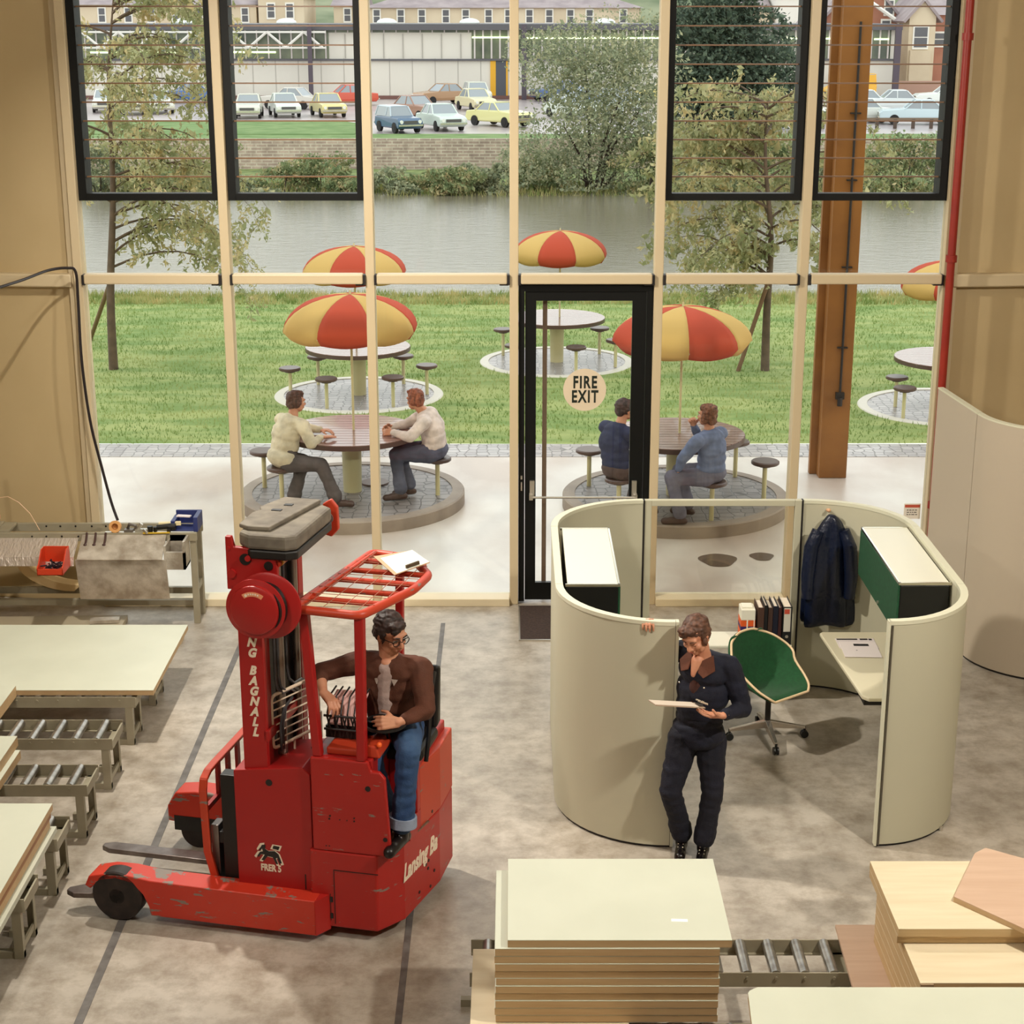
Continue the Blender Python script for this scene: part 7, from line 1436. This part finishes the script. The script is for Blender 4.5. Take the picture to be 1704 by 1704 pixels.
MB().cyl((h2x(1456), Y2 + 3.3, h2z(0)), (h2x(1511), Y2 + 3.3, h2z(38)), .16, n=6).build('bargeboard', M_WHT, hb)
hg = house('cream stone gabled house at the right with a large framed window', 'stone_gabled_house', h2x(1512), h2x(1556), Y2, 8, CARZ, h2z(28), h2z(2), M_STONE, [(h2x(1532), h2z(62), 1.0, 1.5)], gable_front=True)
MB().bb(h2x(1515), h2x(1550), Y2 - .3, Y2, CARZ, h2z(84)).build('bay_base', M_STONE, hg, smooth=0)
house('brick and stone house cut off by the right jamb', 'brick_house', h2x(1550), h2x(1640), Y2 + 2, 9, CARZ, h2z(25), h2z(-12), M_BRICK, [(h2x(1572), h2z(66), .9, .9)])
o = MB().bb(fx(1500), fx(1640), 129, 129.4, CARZ, CARZ + 1.2).build('garden_wall', mat('garden_wall_brick', (176, 140, 122), 0.8), smooth=0); tag(o, 'low brick garden wall in front of the houses at the right', 'wall')
# ------------------------------------------------------------------ hillside behind everything
M_HILL = mat('hill_woods', (96, 108, 78), 0.95, rgb2=(138, 142, 112), scale=0.12, detail=6, bump=0.4, bscale=0.5)
struct(grid_surface('hills', -120, 120, 185, 330, 60, 20, lambda x, y: CARZ + (y - 185) * 0.16 + 2.2 * noise.noise(V((x * .03, y * .03, 0))), M_HILL))

# ------------------------------------------------------------------ trees and bushes
LF_W = leaf_mat('willow_leaves', (144, 150, 108), (178, 174, 130), (206, 186, 138), 0.25)
LF_G = leaf_mat('bush_leaves', (124, 134, 106), (158, 162, 130), (194, 188, 150), 0.2)
LF_D = leaf_mat('conifer_leaves', (64, 78, 66), (88, 102, 86), (118, 130, 108), 0.25)
LF_B = leaf_mat('bank_leaves', (108, 124, 86), (150, 158, 112), (200, 178, 136), 0.2)
M_BARK = mat('young_bark', (104, 84, 66), 0.8, rgb2=(84, 68, 54), scale=8); M_BARKD = mat('dark_bark', (64, 52, 44), 0.9)
def young_tree(label, base, lean, H, crown0, spread, nb, leafn, seed, stake, group='young willows on the lawn', side=None, lsize=0.05, droop=1.0):
    rr = random.Random(seed); b = V(base); t = thing('willow_tree', label, 'tree', base, group=group)
    top = b + V((lean[0], lean[1], H)); tk = MB(); pts = [b + V((0, 0, -0.05)), b + V((lean[0] * .1, 0, H * .22)), b + V((lean[0] * .35 + .05, lean[1] * .3, H * .5)), b + V((lean[0] * .7 - .04, lean[1] * .6, H * .78)), top]
    tk.tube(smooth_path(pts, 4), [max(0.075 * (1 - i / 17.0) ** 0.8, 0.01) for i in range(len(smooth_path(pts, 4)))], n=10)
    tk.build('trunk', M_BARK, t, smooth=60)
    br = MB(); P = []
    sp = smooth_path(pts, 8)
    for k in range(nb):
        f = crown0 + (1 - crown0) * (k + rr.random() * .6) / nb; p0 = sp[min(int(f * (len(sp) - 1)), len(sp) - 1)]; a = rr.uniform(0, 2 * math.pi)
        if side and rr.random() < side[1]: a = R(side[0]) + rr.uniform(-.6, .6)
        L_ = spread * rr.uniform(.55, 1.1) * (1.1 - 0.35 * (f - crown0)); d = V((math.cos(a), math.sin(a), rr.uniform(.35, .8))).normalized(); p = p0.copy(); path = [p.copy()]
        for i in range(9):
            d.z -= 0.16 * droop * (i / 4 + .3) * .8; d.x += rr.uniform(-.15, .15); d.y += rr.uniform(-.15, .15); d.normalize(); p = p + d * L_ / 8; path.append(p.copy())
        br.tube(path, [max(0.022 * (1 - i / 9), 0.003) for i in range(10)], n=5)
        for i in range(2, 10):
            for q in range(3):
                e = V((rr.uniform(-1, 1), rr.uniform(-1, 1), rr.uniform(-.7, .5))).normalized(); tw = [path[i].copy()]; pp_ = path[i].copy()
                for j in range(4): e.z -= .22 * droop; e.normalize(); pp_ = pp_ + e * rr.uniform(.05, .11); tw.append(pp_.copy())
                if q == 0: br.tube(tw, 0.003, n=3)
                for j in range(1, 5):
                    for _ in range(max(1, int(leafn / (nb * 8 * 3 * 4)))): P.append(tw[j] + V((rr.gauss(0, .035), rr.gauss(0, .035), rr.gauss(0, .04))))
    br.build('branches', M_BARK, t, smooth=60)
    leaf_mesh('foliage', P, lsize, LF_W, t, elong=2.4, droop=.8)
    if stake: MB().cyl(stake[0], stake[1], 0.035, n=10).build('support_stake', mat('stake_brown', (122, 92, 68), 0.8), t)
    return t
bL = ground(189, 615, 0); young_tree('slender young willow with drooping yellow green sprays on the lawn at the left', tuple(bL), (0.35, 0.1), 5.6, .34, 2.2, 36, 19000, 3, (ground(150, 566, 0), at(186, 462, bL.y - .05)), side=(5, .55), lsize=.032, droop=1.25)
bR = ground(1273, 617, 0); young_tree('slender young willow with a side stake on the lawn, behind the right hand parasol', tuple(bR), (-0.12, 0.1), 4.15, .36, 1.9, 34, 17000, 9, (ground(1228, 618, 0), at(1278, 470, bR.y - .05)), side=(180, .34), lsize=.036, droop=1.05)
def bush(label, name, base, rad, n, m, seed, cat='bush', group=None, lsize=.12, clumps=9, stems=3, lo=0.1, stemr=0.06):
    rr = np.random.default_rng(seed); b = V(base); t = thing(name, label, cat, base, group=group)
    C_ = [(rr.uniform(-1, 1) * rad[0] * .72, rr.uniform(-1, 1) * rad[1] * .7, rad[2] * (lo + rr.uniform(0, 1.75) * (1 - lo) )) for _ in range(clumps)]; C_ = [c for c in C_]; P = []
    for c in C_:
        k = n // clumps; v = rr.normal(size=(k, 3)); v /= np.linalg.norm(v, axis=1)[:, None]; r = rr.uniform(.35, 1.0, (k, 1)) ** .5; sc_ = np.array([rad[0] * .42, rad[1] * .45, rad[2] * .38]) * rr.uniform(.7, 1.2)
        P.append(np.array(b) + np.array(c) + v * r * sc_ + rr.normal(size=(k, 3)) * .05)
    P = np.concatenate(P); P[:, 2] = np.maximum(P[:, 2], b.z + .03)
    st_ = MB()
    for q in range(stems):
        c = C_[q % len(C_)]; st_.tube([b + V((c[0] * .15, c[1] * .15, -.1)), b + V((c[0] * .4, c[1] * .4, c[2] * .5)), b + V(c)], [stemr, stemr * .7, stemr * .25], n=6)
    st_.build('stems', M_BARKD, t, smooth=60); leaf_mesh('foliage', P, lsize, m, t, elong=1.9); return t
def gw(px, py, Y): p = at(px, py, Y); return p
wp_ = at(985, 330, 77.5); bush('big bushy grey green willow on the far bank, centre right', 'willow_bush', (wp_.x, 77.5, -2.2), (4.3, 2.5, 4.0), 28000, LF_G, 5, 'tree', lsize=.072, clumps=44, stems=7, lo=.05, stemr=.10)
cp_ = at(1215, 250, 92); bush('tall dark conifer across the river right of centre', 'conifer_tree', (cp_.x, 94, -1.0), (3.7, 2.6, 4.4), 36000, LF_D, 8, 'tree', lsize=.13, clumps=34, stems=4, lo=.02, stemr=.2)
bp_ = [(165, 1.6, 2.0, 1), (255, 2.2, 1.0, 2), (330, 1.8, 1.1, 3), (410, 1.7, .7, 1), (470, 1.8, 1.4, 3), (535, 1.9, 1.5, 2), (585, 1.5, 1.1, 3), (645, 1.5, 1.0, 1), (700, 1.6, .85, 2), (760, 1.7, 1.05, 3), (815, 1.6, 1.2, 1), (880, 1.8, 1.6, 2), (1075, 1.9, 2.0, 3), (1140, 2.2, 2.2, 1), (1215, 2.2, 2.0, 2), (1290, 2.2, 2.2, 3), (1370, 2.2, 2.3, 1), (1440, 2.2, 2.0, 2), (1505, 2.4, 2.5, 3), (1580, 2.2, 2.3, 1)]
names_ = ['under the left willow', 'left of the first mullion', 'at the first mullion', 'at the left of the second casement', 'in the middle of the second casement', 'at the right of the second casement', 'beside the second mullion', 'with reddish stems right of the second mullion', 'low, under the stone wall', 'with tan seed heads under the stone wall', 'dark green, left of the third mullion', 'at the foot of the big willow, left', 'at the foot of the big willow, right', 'below the dark conifer, left', 'below the dark conifer', 'behind the right young willow', 'left of the ochre column', 'right of the ochre column', 'round and dense, near the right casement edge', 'cut off by the right jamb']
for k, ((px, w, hh, c), nm_) in enumerate(zip(bp_, names_)):
    p = at(px, 318, 76.2 + (k % 3) * .7); bush('bank bush ' + nm_, 'bank_bush', (p.x, 76.2 + (k % 3) * .7, -2.5), (w, 1.0, hh * .62), 3400, (LF_B, LF_G, LF_B)[c % 3], 30 + k, group='bushes along the far bank', lsize=.075, clumps=10, stems=3, stemr=.04)
for k, (px, py, lab) in enumerate(((612, 20, 'pale tree between the terrace and the short stone house'), (1085, 25, 'pale tree at the right end of the centre terrace'), (1162, 20, 'pale tree left of the conifer top'), (540, 10, 'greyish tree left of the short stone house'))):
    p = at(px, py, 158); bush(lab, 'tree', (p.x, 158, -0.7), (1.7, 1.7, 2.8), 2200, LF_G, 60 + k, 'tree', 'trees among the far houses', lsize=.22, clumps=8, stems=2, stemr=.15)
blades('riverside_weeds', 14000, (-34, 34), (75.2, 78.6), 0.55, M_BLADE2, lambda x, y: bank_z(x, y) + .0, 'tangle of weeds and dry stems along the far water edge', 0.10)
for k, (px, w) in enumerate(((700, 3), (760, 2.2), (640, 1.4))): pass
